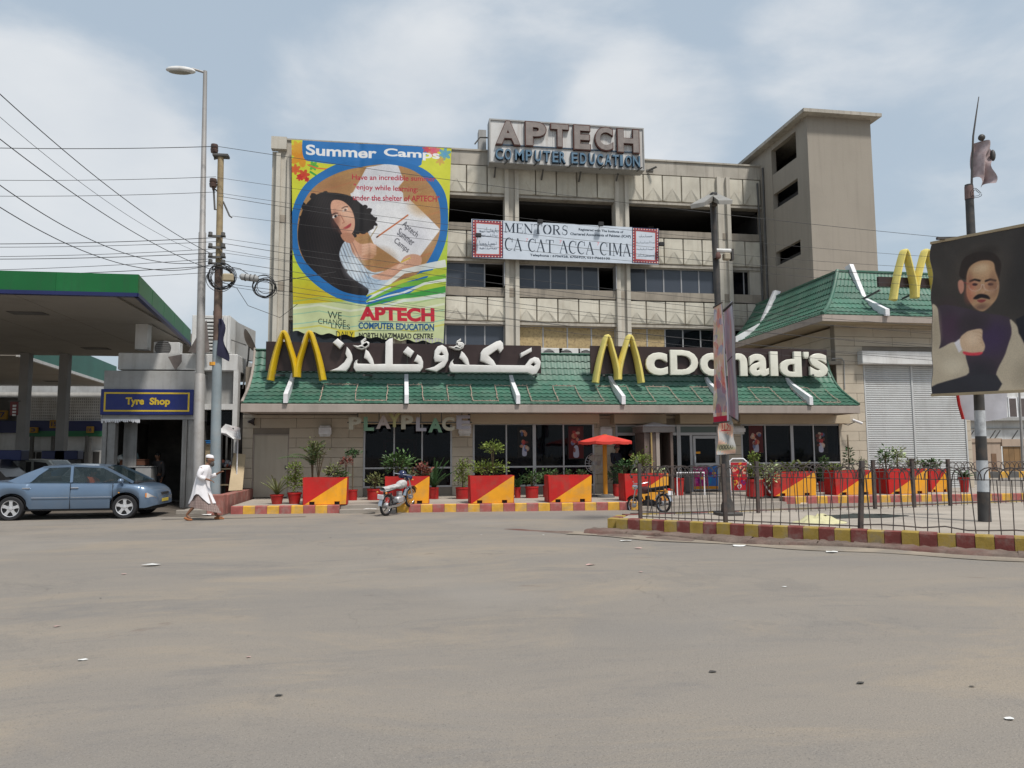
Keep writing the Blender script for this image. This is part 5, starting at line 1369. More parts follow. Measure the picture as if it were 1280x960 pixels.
for i in range(5):
    a=A2.lerp(B2,i/5 +.002);b=A2.lerp(B2,(i+1)/5 -.002);mb=MB()
    mb.add([(a.x,a.y,CZ+.11),(b.x,b.y,CZ+.11),(b.x,b.y,zt_c),(a.x,a.y,zt_c),(a.x-.12,a.y,CZ+.11),(b.x-.12,b.y,CZ+.11),(b.x-.12,b.y,zt_c),(a.x-.12,a.y,zt_c)],
           [(0,1,2,3),(4,7,6,5),(3,2,6,7),(0,4,5,1),(0,3,7,4),(1,5,6,2)]);part('fascia_panel',mb,C_GRN,cp)
mb=MB();mb.add([(A2.x+.03,A2.y-.03,CZ),(B2.x+.03,B2.y,CZ),(B2.x+.03,B2.y,CZ+.105),(A2.x+.03,A2.y-.03,CZ+.105),(A2.x-.1,A2.y,CZ),(B2.x-.1,B2.y,CZ),(B2.x-.1,B2.y,CZ+.105),(A2.x-.1,A2.y,CZ+.105)],
           [(0,1,2,3),(4,7,6,5),(3,2,6,7),(0,4,5,1),(0,3,7,4),(1,5,6,2)]);part('navy_stripe',mb,C_NAVY,cp)
for i in range(8):
    for j in range(3):
        x0=xl+(CXr-1.0 -xl)*i/8;x1=xl+(CXr-1.0 -xl)*(i+1)/8;SH=(CYB-CY-.15)/3;y0=CY+.15 +SH*j
        if i==7:x1=CXr-.14 -(CXr-back[0])*min(1,(j+1)/2.2)
        mb=MB();mb.box(x0+.01,x1-.01,y0,y0+SH-.01,CZ+.02,CZ+.06);part('soffit_sheet',mb,C_CSOF,cp)
mb=MB();mb.prism([(xl,CY+.13),(CXr-.13,CY+.13),(back[0]-.13,back[1]),(back[0]-.13,CYB),(xl,CYB)],'z',CZ+.08,zt_c-.06);part('roof_deck',mb,C_CSOF,cp)
for px,py in ((35,392),(120,436),(68,477)):
    p=at(px,py,Z=CZ);mb=MB();mb.box(p.x-.5,p.x+.5,p.y-.25,p.y+.25,CZ-.0,CZ+.018);part('soffit_lamp',mb,C_DGREY,cp)
p=at(178,435,Z=CZ-.3);
mb=MB();pz=at(177,437,Y=26.0).z;px_=at(178,420,Y=26.0).x;mb.box(px_-.19,px_+.19,25.9,26.3,pz,CZ+.019);part('hanging_post',mb,C_WHITE,cp)
for px_,in ((29,),(78,)):
    p=at(px_,530,Y=34.0);mb=MB();mb.box(p.x-.17,p.x+.17,33.8,34.2,0,6.05);part('column',mb,mat('shaded grey column',(.26,.25,.24),.8,.1,1),cp)
# second canopy
cp2=thing('rear_canopy','second petrol station canopy behind, with a dull green edge above a white strip','canopy',(-14,30,5))
ra,rb=at(22,445,Z=5),at(127,478,Z=5);ra=at(22,445,Z=6);rb=at(127,478,Z=6);ra.y=max(ra.y,CYB+.3);rb=rb+(rb-ra)*.25
C_GRN2=mat('dull green canopy edge',(.02,.12,.085),.5,.15,.6)
def side_strip(m,z0,z1,w,nm,off=0.0):
    mb=MB();mb.add([(ra.x+off,ra.y,z0),(rb.x+off,rb.y,z0),(rb.x+off,rb.y,z1),(ra.x+off,ra.y,z1),(ra.x-w,ra.y,z0),(rb.x-w,rb.y,z0),(rb.x-w,rb.y,z1),(ra.x-w,ra.y,z1)],
           [(0,1,2,3),(4,7,6,5),(3,2,6,7),(0,4,5,1),(0,3,7,4),(1,5,6,2)]);part(nm,mb,m,cp2)
side_strip(C_WHITE,5.98,6.12,.12,'white_strip',.03);side_strip(C_GRN2,6.125,7.3,.12,'fascia_panel')
mb=MB();mb.prism([(-50,ra.y),(ra.x-.13,ra.y),(rb.x-.13,rb.y),(-50,rb.y)],'z',6.02,6.1);part('soffit_sheet',mb,C_CSOF,cp2)
mb=MB()
mb.box(-30,-29.5,40,40.5,0,6.02)
part('column',mb,C_GREY,cp2)
# rear station building with perforated screens
SBY=50.0
def sx(px,py=540):return at(px,py,Y=SBY).x
def sz(py,px=70):return at(px,py,Y=SBY).z
sb=thing('station_shop','petrol station shop at the back with white perforated screens and a green band','building',(sx(60),SBY,0))
mb=MB();mb.box(sx(-60),sx(133),SBY+.3,SBY+6,0,sz(490));part('wall',mb,C_WHITE,sb)
C_GBAND=mat('green band',(.012,.12,.05),.5,.15,1)
for x0,x1,y0,y1 in ((33.5,74,497,525),(82.5,126,497,533)):
    a,b,z1,z0=sx(x0),sx(x1),sz(y0),sz(y1);mb=MB();nx=17;nz=int((z1-z0)/.17)
    for i in range(nx+1):xx=a+(b-a)*i/nx;mb.box(xx-.03,xx+.03,SBY-.1,SBY-.02,z0,z1)
    for k in range(nz+1):zz_=z0+(z1-z0)*k/nz;mb.box(a,b,SBY-.095,SBY-.025,zz_-.035,zz_+.035)
    part('perforated_screen',mb,C_WHITE,sb,kind='stuff')
mb=MB();mb.box(sx(-60),sx(133),SBY+.05,SBY+.25,sz(533),sz(497));part('screen_recess',mb,C_DGREY,sb)
mb=MB();mb.box(sx(-60),sx(133),SBY-.3,SBY+.28,sz(541),sz(526)-.02);part('navy_band',mb,C_NAVY,sb)
mb=MB();mb.box(sx(33),sx(133),SBY-.34,SBY-.302,sz(546),sz(539));part('green_band',mb,C_GBAND,sb)
mb=MB();mb.box(sx(-50),sx(133),SBY-.05,SBY+.28,0,sz(563));mb.box(sx(112),sx(116),SBY-.1,SBY-.05,0,sz(548));part('counter_wall',mb,C_GREY,sb)
for a,b in ((38,46),(48,56),(100,110),(118,126)):
    mb=MB();mb.box(sx(a),sx(b),SBY-.09,SBY-.055,sz(585),sz(565));part('window',mb,C_DARK,sb)
mb=MB()
for a in (42,68,110):mb=MB();mb.box(sx(a),sx(a)+.16,SBY-.4,SBY-.2,0,sz(545));part('post',mb,C_DGREY,sb)
def digits_board(px0,px1,py0,py1,txt,lb,y=SBY-.6):
    a=at(px0,(py0+py1)/2,Y=y);b=at(px1,(py0+py1)/2,Y=y);z0=at(px0,py1,Y=y).z;z1=at(px0,py0,Y=y).z
    r_=thing('number_board',lb,'sign',(a.x,y,z0),'yellow number boards of the petrol station')
    mb=MB();mb.box(a.x,b.x,y,y+.2,z0,z1);part('board',mb,mat('amber number board',(.30,.17,.02),.6,.2,3),r_)
    mb=MB();w=(b.x-a.x);letters3d(mb,txt,a.x+w*.2,b.x-w*.2,z0+(z1-z0)*.2,z1-(z1-z0)*.2,y-.002,.01,0,.02);part('digits',mb,C_NAVY,r_)
digits_board(62,73,525,535,'15','yellow board with 15 on the left half of the station shop');digits_board(108,116,533,541,'16','yellow board with 16 nearest the tyre shop');digits_board(37,46,534,541,'3','small yellow board above the rear windows beside the left column');digits_board(-2,8,513,524,'7','yellow board at the far left edge of the station')
# price poster
a=at(13,502,Y=30);r_=thing('price_poster','dark red poster with white squares hanging by the left canopy column','poster',tuple(at(13,519,Y=30)))
mb=MB();b=at(22,519,Y=30);mb.box(a.x,b.x,30,30.04,b.z,a.z);part('poster_sheet',mb,mat('dark red poster',(.14,.03,.03),.6),r_)
mb=MB()
for k in range(4):z=a.z-.12 -k*(a.z-b.z)/4.4;mb.box(b.x-.18,b.x-.06,29.985,29.996,z-.07,z)
part('price_square',mb,C_WHITE,r_);mb=MB();mb.box(a.x-.1,b.x+.05,29.98,30.06,a.z,a.z+.04);part('rail',mb,C_DGREY,r_)
# pumps
def pump(px,py_base_y,lb,Yp):
    p=at(px,575,Y=Yp);t=thing('fuel_pump',lb,'fuel pump',(p.x,Yp,0),'fuel pumps under the canopy')
    mb=MB();mb.box(-.36,.36,-.25,.25,.12,1.5,.03);part('pump_body',mb,C_DGREY,t,local=True)
    mb=MB();mb.box(-.42,.42,-.28,.28,1.505,1.85,.02);part('pump_head',mb,C_NAVY,t,local=True)
    mb=MB();mb.box(-.25,.25,-.262,-.252,.95,1.35);part('display',mb,C_GREY,t,local=True)
    mb=MB();mb.box(-.9,.9,-.45,.45,0,.115,.02);part('plinth',mb,C_GREY,t,local=True)
    mb=MB();mb.tube([(.37,-.1,1.3),(.55,-.1,1.0),(.5,-.1,.5),(.37,-.1,.3)],.02,5);part('hose',mb,C_BLACK,t,local=True)
for px,Yp,lb in ((14,27.0,'dark fuel pump at the far left under the canopy'),(70,31.5,'dark fuel pump by the second canopy column'),(86,31.5,'narrow dark fuel pump right of the second canopy column')):pump(px,0,lb,Yp)
mb=MB();mb.box(-45,at(128,540,Y=60).x,60,60.4,0,8.5)
o=solo('boundary_wall',mb,C_GREY,'plain grey wall closing the petrol station at the back','wall')

# ================================================================== TYRE SHOP
TY=24.6
def tx(px,py=540):return at(px,py,Y=TY).x
def tz(py,px=190):return at(px,py,Y=TY).z
ts=thing('tyre_shop','small grey open-fronted tyre shop kiosk with sooty walls beside the station','shop',(tx(185),TY,0))
X0,X1=tx(127),tx(244);ZS=tz(463,140);ZL=tz(524.5)
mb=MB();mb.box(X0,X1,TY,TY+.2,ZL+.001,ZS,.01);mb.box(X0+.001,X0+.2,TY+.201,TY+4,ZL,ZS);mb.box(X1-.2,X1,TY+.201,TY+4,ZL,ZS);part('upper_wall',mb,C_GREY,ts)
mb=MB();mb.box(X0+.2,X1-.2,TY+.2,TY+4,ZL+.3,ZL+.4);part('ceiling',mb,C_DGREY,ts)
C_PIL=mat('streaky grey pillar',(.27,.265,.255),.85,.15,2,.1,30,dirt=((.1,.09,.085),.6,2),streak=((.07,.065,.06),.6))
for a,b,y in ((127.5,133,0),(133.5,143,.05),(227.5,233.5,0),(234,244,.04)):
    mb=MB();mb.box(tx(a),tx(b),TY+y,TY+.35,0,ZL-.001,.012);part('pillar',mb,C_PIL,ts)
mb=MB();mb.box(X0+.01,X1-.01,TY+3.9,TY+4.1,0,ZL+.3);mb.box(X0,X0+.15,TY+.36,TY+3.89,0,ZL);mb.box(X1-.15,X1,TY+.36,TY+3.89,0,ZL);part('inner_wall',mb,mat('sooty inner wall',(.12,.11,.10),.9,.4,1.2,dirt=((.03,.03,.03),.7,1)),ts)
mb=MB();mb.box(tx(146),tx(163),TY+.6,TY+.66,0,tz(527));part('open_door',mb,C_PIL,ts)
mb=MB();Rv=random.Random(2)
for k in range(20):
    x=tx(126)+k*.057;mb.prism([(x,ZL+.02),(x+.055,ZL+.02),(x+.05,ZL-Rv.uniform(.05,.12)),(x+.01,ZL-Rv.uniform(.04,.1))],'y',TY-.035,TY-.02)
part('frayed_trim',mb,C_GUT,ts)
sgn=thing('tyre_shop_sign','blue signboard with yellow border reading Tyre Shop','signboard',(tx(184),TY-.1,tz(522)))
a,b=at(125.5,504,Y=TY-.12).x,at(241,504,Y=TY-.12).x;z0,z1=at(184,518.5,Y=TY-.12).z,at(184,486.5,Y=TY-.12).z
mb=MB();mb.box(a,b,TY-.12,TY-.003,z0,z1,.01);part('board',mb,mat('signboard blue',(.010,.020,.14),.45,.1,2,dirt=((.03,.04,.1),.4,4)),sgn)
C_SY=mat('signboard yellow',(.60,.42,.03),.5,.1,3)
mb=MB();w=.05;i_=.10;yy0,yy1=TY-.126,TY-.1205
mb.box(a+i_,b-i_,yy0,yy1,z1-i_-w,z1-i_);mb.box(a+i_,b-i_,yy0,yy1,z0+i_,z0+i_+w);mb.box(a+i_,a+i_+w,yy0,yy1,z0+i_+w,z1-i_-w);mb.box(b-i_-w,b-i_,yy0,yy1,z0+i_+w,z1-i_-w);part('border',mb,C_SY,sgn)
for w_,p0,p1,q0,q1 in (('Tyre',157,180,496.8,508.5),('Shop',187,212.5,497,508.5)):
    mb=MB();letters3d(mb,w_,at(p0,502,Y=TY-.13).x,at(p1,502,Y=TY-.13).x,at(184,q1,Y=TY-.13).z,at(184,q0,Y=TY-.13).z,TY-.1205,.008,0,.04);part('lettering',mb,C_SY,sgn)
# roof slab and annex behind
AYb=TY+.9
ax_=lambda px,py=450:at(px,py,Y=AYb).x
az_=lambda py,px=200:at(px,py,Y=AYb).z
an=thing('shop_annex','grey concrete annex with a long roof beam behind the tyre shop','building',(ax_(250),AYb,0))
mb=MB();mb.box(ax_(147.5),ax_(297),AYb,AYb+4,az_(462.5),az_(441.5),.02);part('roof_slab',mb,C_WHITE,an)
mb=MB();mb.box(ax_(249),ax_(295)-.15,AYb+.35,AYb+.6,az_(505,270),az_(463,270));part('wall',mb,C_GREY,an)
mb=MB();mb.box(ax_(249),ax_(295),AYb+.0,AYb+.36,az_(512,270),az_(505,270));mb.box(ax_(292.5),ax_(298.5),AYb+.001,AYb+.34,0,az_(463,297));mb.box(ax_(244),ax_(250),AYb+.002,AYb+.3,0,az_(463,247));part('frame_beam',mb,C_WHITE,an)
mb=MB();mb.box(ax_(240),ax_(300),AYb+2.9,AYb+3.1,0,az_(470));part('rear_wall',mb,C_DARK,an)
mb=MB();mb.box(ax_(251),ax_(291),AYb+.5,AYb+.54,az_(531,270),az_(513,270));part('window_pane',mb,C_GLASS,an)
# louvred generator cabin on the roof
gx=lambda px:at(px,420,Y=AYb+.3).x
gz=lambda py:at(270,py,Y=AYb+.3).z
gc=thing('louvred_cabin','cream steel generator cabin with horizontal louvres on the annex roof','generator cabin',(gx(265),AYb+.3,gz(441)))
mb=MB();z0,z1=gz(441),gz(394);mb.box(gx(239),gx(287),AYb+.35,AYb+2.6,z0,z1,.01);mb.box(gx(284),gx(286.5),AYb+.3,AYb+.349,z0,z1);mb.box(gx(279),gx(281),AYb+.3,AYb+.349,z0,z1);part('cabin_body',mb,C_WHITE,gc)
mb=MB();mb.box(gx(255.5),gx(274),AYb+.30,AYb+.345,gz(439),gz(398));part('louvre_recess',mb,C_DARK,gc)
sl_=MB();sl_.prism([(0,0),(-.06,-.02),(-.07,.03),(0,.07)],'x',gx(255.5),gx(273));me_=sl_.mesh('louvre',C_WHITE,(gx(265),0,0))
for k in range(9):piece('louvre',me_,gc,(0,0 +AYb+.30 -(AYb+.3),gz(438)-z0+k*(gz(399)-gz(438))/9 +.03)).location.y=AYb+.295 -(AYb+.3)
mb=MB();mb.tube([(gx(260),AYb+1,z1),(gx(260),AYb+1,z1+.28)],.03,6);mb.lathe([(0,.09),(.25,.06),(.3,0)],(gx(272),AYb+1,z1),12);part('exhaust_pipe',mb,C_DGREY,gc)
p=at(296,430,Y=AYb+3.2)
mb=MB();mb.add([(gx(287.5),AYb+1.2,z0),(gx(287.5)+.4,AYb+2.6,z0),(gx(287.5)+.4,AYb+2.6,z1-.15),(gx(287.5),AYb+1.2,z1-.05),(gx(287.5)-.1,AYb+2.6,z0),(gx(287.5)-.1,AYb+2.6,z1-.15)],[(0,1,2,3),(0,4,1),(3,2,5)]);part('side_sheet',mb,C_GREY,gc)
# water heater/side tank box right
# A/C condenser on the slab
c_=at(208,441,Y=AYb+.2);ac_unit(c_.x,AYb+.2,az_(441.5),0.82,.40,.35,'white air-conditioner unit with side grille on the roof slab above the Tyre Shop sign')
# satellite dish
c_=at(308,428,Y=26.2);sd=thing('satellite_dish','brown satellite dish tilted beside the louvred cabin','satellite dish',(c_.x-.1,26.2,c_.z-1.0))
mb=MB();mb.lathe([(.001,0),(.2,.02),(.38,.08),(.5,.16)],(0,0,0),20);mb.lathe([(.49,.17),(.36,.095),(.2,.035),(.001,.015)],(0,0,0),20)
mb.xf(Matrix.Translation(c_)@Matrix.Rotation(radians(62),4,'Y')@Matrix.Rotation(radians(-15),4,'X')@Matrix.Scale(.9,4));part('dish',mb,mat('brown dish',(.16,.125,.10),.6,.2,3),sd,smooth=True)
mb=MB();mb.tube([c_+Vector((.1,0,0)),c_+Vector((.05,.1,-.6)),(c_.x-.1,26.3,c_.z-1.6)],.03,6);mb.obox(c_+Vector((0,0,-.1)),c_+Vector((-.6,-.2,.1)),.03,.03);part('mast',mb,C_DGREY,sd)
# tattered pennants hanging from the canopy cable
C_PEN=mat('grey brown pennant cloth',(.17,.145,.135),.9,.2,5)
for pts,lb in ((((235,440),(258,400),(262,440),(247,442)),'grey pennant strip hanging at the canopy corner beside the lamp pole'),(((210,446),(227,443),(227,452),(219,463)),'small pointed grey pennant hanging over the annex beam')):
    P_=[at(x,y,Y=AYb-.25)for x,y in pts];mb=MB();mb.add([tuple(p_)for p_ in P_]+[tuple(p_+Vector((0,.03,0)))for p_ in P_],[(0,1,2,3),(7,6,5,4),(0,4,5,1),(1,5,6,2),(2,6,7,3),(3,7,4,0)])
    solo('pennant',mb,C_PEN,lb,'pennant')

# ---- clutter in and by the tyre shop
def clutter_box(name,px0,px1,py0,py1,Y,dep,m,lb,cat,extra=None):
    a,b=at(px0,py1,Y=Y),at(px1,py0,Y=Y);zb=max(0.012,a.z)
    r_=thing(name,lb,cat,((a.x+b.x)/2,Y,zb));mb=MB();mb.box(a.x,b.x,Y,Y+dep,zb+.04,b.z-.03,.015);part('body',mb,m,r_)
    mb=MB();mb.box(a.x-.015,b.x+.015,Y-.015,Y+dep+.015,b.z-.028,b.z,.006);part('top',mb,m,r_)
    mb=MB();mb.box(a.x+.01,b.x-.01,Y+.01,Y+dep-.01,zb,zb+.038);part('base',mb,C_DGREY,r_);return r_
clutter_box('workbench',158.5,189,583,607,25.2,.6,C_GREY,'grey steel workbench inside the tyre shop','workbench')
clutter_box('wooden_crate',149,181,574,583.5,25.25,.45,mat('reddish wooden crate',(.16,.07,.04),.85,.2,5),'long reddish wooden crate on the tyre shop workbench','crate')
def tyre_stack_mesh(R=.3,w=.2):
    mb=MB();mb.lathe([(R*.6,0),(R*.92,.0),(R,w*.25),(R,w*.75),(R*.92,w),(R*.6,w),(R*.55,w*.5),(R*.6,0)],(0,0,0),20);return mb
for px,Yt,lean,lb in ((196,25.0,.25,'black tyre leaning against the bench in the tyre shop'),(172,27.3,.2,'black tyre at the back wall of the tyre shop')):
    p=at(px,600,Y=Yt);t=thing('tyre',lb,'tyre',(p.x,Yt,.012),'loose tyres of the tyre shop')
    mb=tyre_stack_mesh();mb.xf(Matrix.Translation((0,.1,.3))@Matrix.Rotation(radians(80),4,'X'));part('tread',mb,C_BLACK,t,local=True,smooth=True)
    mb=MB();mb.lathe([(.01,.03),(.17,.03),(.18,0)],(0,0,0),16);mb.xf(Matrix.Translation((0,.1,.3))@Matrix.Rotation(radians(80),4,'X'));part('rim',mb,C_DGREY,t,local=True)
for k,(px,py,r_,col,lb)in enumerate(((151,574,.16,(.5,.52,.5),'crumpled pale plastic sack at the left end of the crate'),(163,571,.2,(.17,.24,.25),'grey-green plastic bundle on the reddish crate'),(158,576,.14,(.05,.16,.08),'green cloth bundle on the reddish crate'))):
    p=at(px,py,Y=25.4);mb=MB();Rk=random.Random(k)
    mb.grid(lambda u,v:(p.x+r_*1.2 *cos(2 *pi*u)*sin(pi*v)*(1 +.25 *sin(u*31 +v*9)),p.y+r_*sin(2 *pi*u)*sin(pi*v),p.z+r_*.8 *cos(pi*v)*(1 +.2 *sin(u*19))),16,10)
    solo('sack',mb,mat('sack %d'%k,col,.6,.25,8),lb,'sack',smooth='all')
# right-hand clutter between the poles
clutter_box('blue_crate',257,264,550.5,556,25.0,.3,mat('blue plastic',(.02,.16,.42),.5),'small blue plastic box high on a shelf behind the lamp pole','box')
clutter_box('blue_cabinet',244,251,579,612,23.6,.35,mat('cobalt cabinet',(.02,.05,.25),.5),'narrow cobalt blue cabinet behind the walking man','cabinet')
p0=at(291,566,Y=24.6);p1=at(305,620,Y=24.0)
mb=MB();mb.add([(p0.x,24.7,p0.z),(p0.x+.36,24.75,p0.z-.06),(p0.x+.44,24.0,.56),(p0.x+.04,23.95,.545),(p0.x,24.73,p0.z),(p0.x+.36,24.78,p0.z-.06),(p0.x+.44,24.03,.56),(p0.x+.04,23.98,.545)],[(0,1,2,3),(7,6,5,4),(0,4,5,1),(1,5,6,2),(2,6,7,3),(3,7,4,0)])
solo('plywood_sheet',mb,C_WOOD,'pale plywood sheet leaning on the brick-red wall','board')
mb=MB();a_=at(257,553,Y=25.1);b_=at(276,553,Y=25.1);mb.box(a_.x,b_.x,25.1,25.14,.02,at(265,553,Y=25.1).z);solo('plywood_sheet',mb,C_WOOD,'upright brown plywood panel between the two poles','board')
sh_=thing('stall_shelf','makeshift wooden stall shelf beside the restaurant wall, under a white tarpaulin','shelf',(at(283,600,Y=24.6).x,24.6,0))
mb=MB();x0=at(275,580,Y=24.6).x;x1=at(291,580,Y=24.6).x
for x in (x0,x1-.05):mb.box(x,x+.05,24.6,24.65,0,2.5);mb.box(x,x+.05,25.3,25.35,0,2.4)
part('frame',mb,C_DGREY,sh_);mb=MB()
for py in (586,606):mb.box(x0-.02,x1+.02,24.58,25.38,at(283,py,Y=24.6).z-.02,at(283,py,Y=24.6).z+.01)
part('shelf_board',mb,C_WOOD,sh_)
mb=MB();mb.box(x0+.06,x1-.06,25.2,25.28,.05,1.2);part('red_panel',mb,mat('dull red panel',(.13,.03,.02),.8),sh_)
for k in range(9):
    Rk=random.Random(k+50);px=277 +Rk.random()*12;py=583 -Rk.random()*6;p=at(px,py,Y=24.9);mb=MB();mb.ball((p.x,p.y,p.z),(.09,.09,.07),8,5);solo('shelf_item',mb,mat('shelf item %d'%(k%3),[(.3,.3,.32),(.05,.05,.06),(.35,.1,.06)][k%3],.6),['grey','black','reddish'][k%3]+' bundle among the goods heaped on the stall shelf','bundle','goods heaped on the stall shelf',smooth='all')
P_=[at(272,540,Y=24.0),at(281,531,Y=24.6),at(299,536,Y=24.9),at(300,550,Y=24.2),at(292,549,Y=23.8),at(283,542,Y=23.8)]
mb=MB();n0=P_;mb.add([tuple(p_)for p_ in n0]+[tuple(p_+Vector((.02,.02,.03)))for p_ in n0],[(0,1,2,3),(0,3,4,5),(6,9,8,7),(6,11,10,9)]+[(i,6 +i,6 +(i+1)%6,(i+1)%6)for i in range(6)])
solo('tarpaulin',mb,mat('white tarpaulin',(.6,.6,.6),.6,.1,4,dirt=((.3,.1,.1),.3,3)),'white tarpaulin stretched over the stall shelf by the utility pole','tarpaulin')
mb=MB();a_=at(297.5,540,Y=24.3);mb.tube([(a_.x,24.3,.5),(a_.x,24.3,a_.z)],.02,6);solo('tent_pole',mb,C_GUT,'thin white pole holding up the tarpaulin','pole')
mb=MB();a_=at(249,559,Y=23.6);mb.box(a_.x-.12,a_.x+.1,23.5,23.6,at(249,578,Y=23.6).z,a_.z);solo('meter_box',mb,C_WHITE,'small pale box above the cobalt cabinet','box')

# ================================================================== PLANTERS AND PLANTS
def leaf_mat(n,c,v=.45):return mat(n,c,.55,.25,3,island=v,spec=.35)
L_YG=leaf_mat('yellow green leaf',(.15,.195,.035));L_G=leaf_mat('green leaf',(.055,.105,.028));L_DG=leaf_mat('dark green leaf',(.03,.075,.02))
L_RED=leaf_mat('red croton leaf',(.17,.05,.035));L_OL=leaf_mat('olive leaf',(.12,.13,.045));L_LT=leaf_mat('pale variegated leaf',(.36,.42,.22))
C_STEM=mat('woody stem',(.10,.07,.04),.9,.2,6)
def leaves(mb,c,r,n,size,R,tri=True,up=.3):
    """many small folded leaves through an uneven ellipsoid"""
    lob=[(R.uniform(0,6.28),R.uniform(.6,1.1))for _ in range(5)]
    for _ in range(int(n*.8)):
        t=R.uniform(0,2 *pi);z=R.uniform(-1,1);q=R.random()**.45 *(1.28 if _%9 ==0 else 1);s=sqrt(max(0,1 -z*z))
        k=.78 +.22 *sin(3 *t+lob[0][0])*sin(4 *z+lob[1][0])
        p=Vector((c[0]+r[0]*s*cos(t)*q*k,c[1]+r[1]*s*sin(t)*q*k,c[2]+r[2]*z*q*k))
        d=Vector((cos(t)*s+R.uniform(-.6,.6),sin(t)*s+R.uniform(-.6,.6),z*.4 +up+R.uniform(-.5,.5))).normalized();w=d.cross(Vector((R.uniform(-1,1),R.uniform(-1,1),1))).normalized()
        L_=size*R.uniform(.4,1.25);i=len(mb.v)
        m_=p+d*L_*.5 -d.cross(w)*L_*.12
        mb.v+=[tuple(p),tuple(m_+w*L_*.28),tuple(p+d*L_),tuple(m_-w*L_*.28)];mb.f.append((i,i+1,i+2,i+3))
def bush(root,c,r,n,size,m,seed,name='foliage',up=.3):
    mb=MB();leaves(mb,c,r,n,size,random.Random(seed),up=up);return part(name,mb,m,root,kind=None)
def stems(root,c,h,n,spread,seed,m=C_STEM,r=.012):
    R=random.Random(seed);mb=MB()
    for _ in range(n):
        a=R.uniform(0,6.28);s=spread*R.random();mb.tube([(c[0],c[1],c[2]),(c[0]+cos(a)*s*.4,c[1]+sin(a)*s*.4,c[2]+h*.5),(c[0]+cos(a)*s,c[1]+sin(a)*s,c[2]+h)],[r,r*.8,r*.5],5)
    return part('stem',mb,m,root)
def fronds(root,c,n,ln,seed,m,curve=.7,width=.05,name='frond'):
    R=random.Random(seed)
    for k in range(n):
        a=2 *pi*k/n+R.uniform(-.3,.3);tilt=R.uniform(.25,1.1);mb=MB();prev=None;P=[]
        l=ln*R.uniform(.75,1.15)
        for i in range(7):
            t=i/6;rr=l*t*sin(tilt)*(.6 +.6 *t);z=l*(t*cos(tilt)*1.3 -curve*t*t*.8);P.append(Vector((c[0]+cos(a)*rr,c[1]+sin(a)*rr,c[2]+z)))
        mb.tube(P,[.008]*7,4,cap=False);side=Vector((-sin(a),cos(a),0))
        for i in range(1,7):
            for j in range(3):
                q=P[i-1].lerp(P[i],j/3);L_=width*3.2 *(1 -abs((i+j/3)/7 -.4));d=(P[i]-P[i-1]).normalized()
                for sg_ in (-1,1):
                    tip=q+side*sg_*L_+d*L_*.6 -Vector((0,0,L_*.35));ii=len(mb.v);mb.v+=[tuple(q),tuple(q+d*.03),tuple(tip)];mb.f.append((ii,ii+1,ii+2))
        part(name,mb,m,root)
def planter(px0,px1,ytop,ybot,Yf,lb,plants=None):
    """big painted concrete trough: red and amber halves split by a diagonal"""
    a=at(px0,(ytop+ybot)/2,Y=Yf).x;b=at(px1,(ytop+ybot)/2,Y=Yf).x;h=at((px0+px1)/2,ytop,Y=Yf).z-PZ;d=.62
    t=thing('planter',lb,'planter',((a+b)/2,Yf,PZ),'red and amber concrete planters on the pavement')
    w=b-a;tp=.03
    mb=MB();i0=w*.06
    # body with two drainage notches at the foot
    front=[(0 +tp,0),(w*.16,0),(w*.16,.09),(w*.27,.09),(w*.27,0),(w*.72,0),(w*.72,.09),(w*.83,.09),(w*.83,0),(w-tp,0),(w,h),(0,h)]
    mb.prism([(a+x,PZ+z)for x,z in front],'y',Yf,Yf+.06);part('front_panel_red',mb,C_RED,t)
    mb=MB();tri=[(w*.05,.012),(w*.155,.012),(w*.155,.095),(w*.275,.095),(w*.275,.012),(w*.715,.012),(w*.715,.095),(w*.835,.095),(w*.835,.012),(w-tp,.012),(w-.004,h-.02),(w-.03,h-.012)]
    mb.prism([(a+x,PZ+z)for x,z in tri],'y',Yf-.004,Yf-.0005);part('front_panel_amber',mb,C_ORG,t)
    mb=MB();mb.box(a+.001,a+.07,Yf+.0605,Yf+d,PZ,PZ+h-.001);mb.box(b-.07,b-.001,Yf+.0605,Yf+d,PZ,PZ+h-.001);mb.box(a+.071,b-.071,Yf+d-.07,Yf+d,PZ,PZ+h-.001);part('side_panel',mb,C_RED,t)
    mb=MB();mb.box(a+.071,b-.071,Yf+.061,Yf+d-.071,PZ+.01,PZ+h-.08);part('soil',mb,C_SOIL,t)
    return t,a,b,PZ+h,Yf+d/2
PL=[]
for px0,px1,y0,y1,Yf,lb in ((378,434,597,631,21.62,'red and amber planter furthest left, below the small palm'),(481,537,595.5,630.5,21.35,'red and amber planter behind the white-covered motorcycle'),
                                 (587.5,643,594.5,629,21.05,'red and amber planter with the tall yellow-green shrub, third from the left'),(685.5,740,594,628.5,20.95,'red and amber planter with three round tufts, just left of the red umbrella'),
                                 (781,836,592,625.5,20.95,'red and amber planter behind the dark motorcycle and fence'),(966,1020.5,589.5,620.5,22.1,'red and amber planter right of the steps, filled with ferns'),
                                 (1044,1093,588,619.5,22.1,'red and amber planter with a thin dark sapling in front of the cream wall'),(1110,1160,586,616.5,22.15,'red and amber planter in front of the left roller shutter'),(1162,1186,586.5,615,22.9,'narrow red and amber planter in front of the right roller shutter')):
    PL.append(planter(px0,px1,y0,y1,Yf,lb))
def on(i,u,dz=0,dy=0):t,a,b,z,y=PL[i];return (a+(b-a)*u,y+dy,z+dz)
def plant_in(i,u,lb,nm='shrub'):
    p=on(i,u,-.08);return thing(nm,lb,'plant',p)
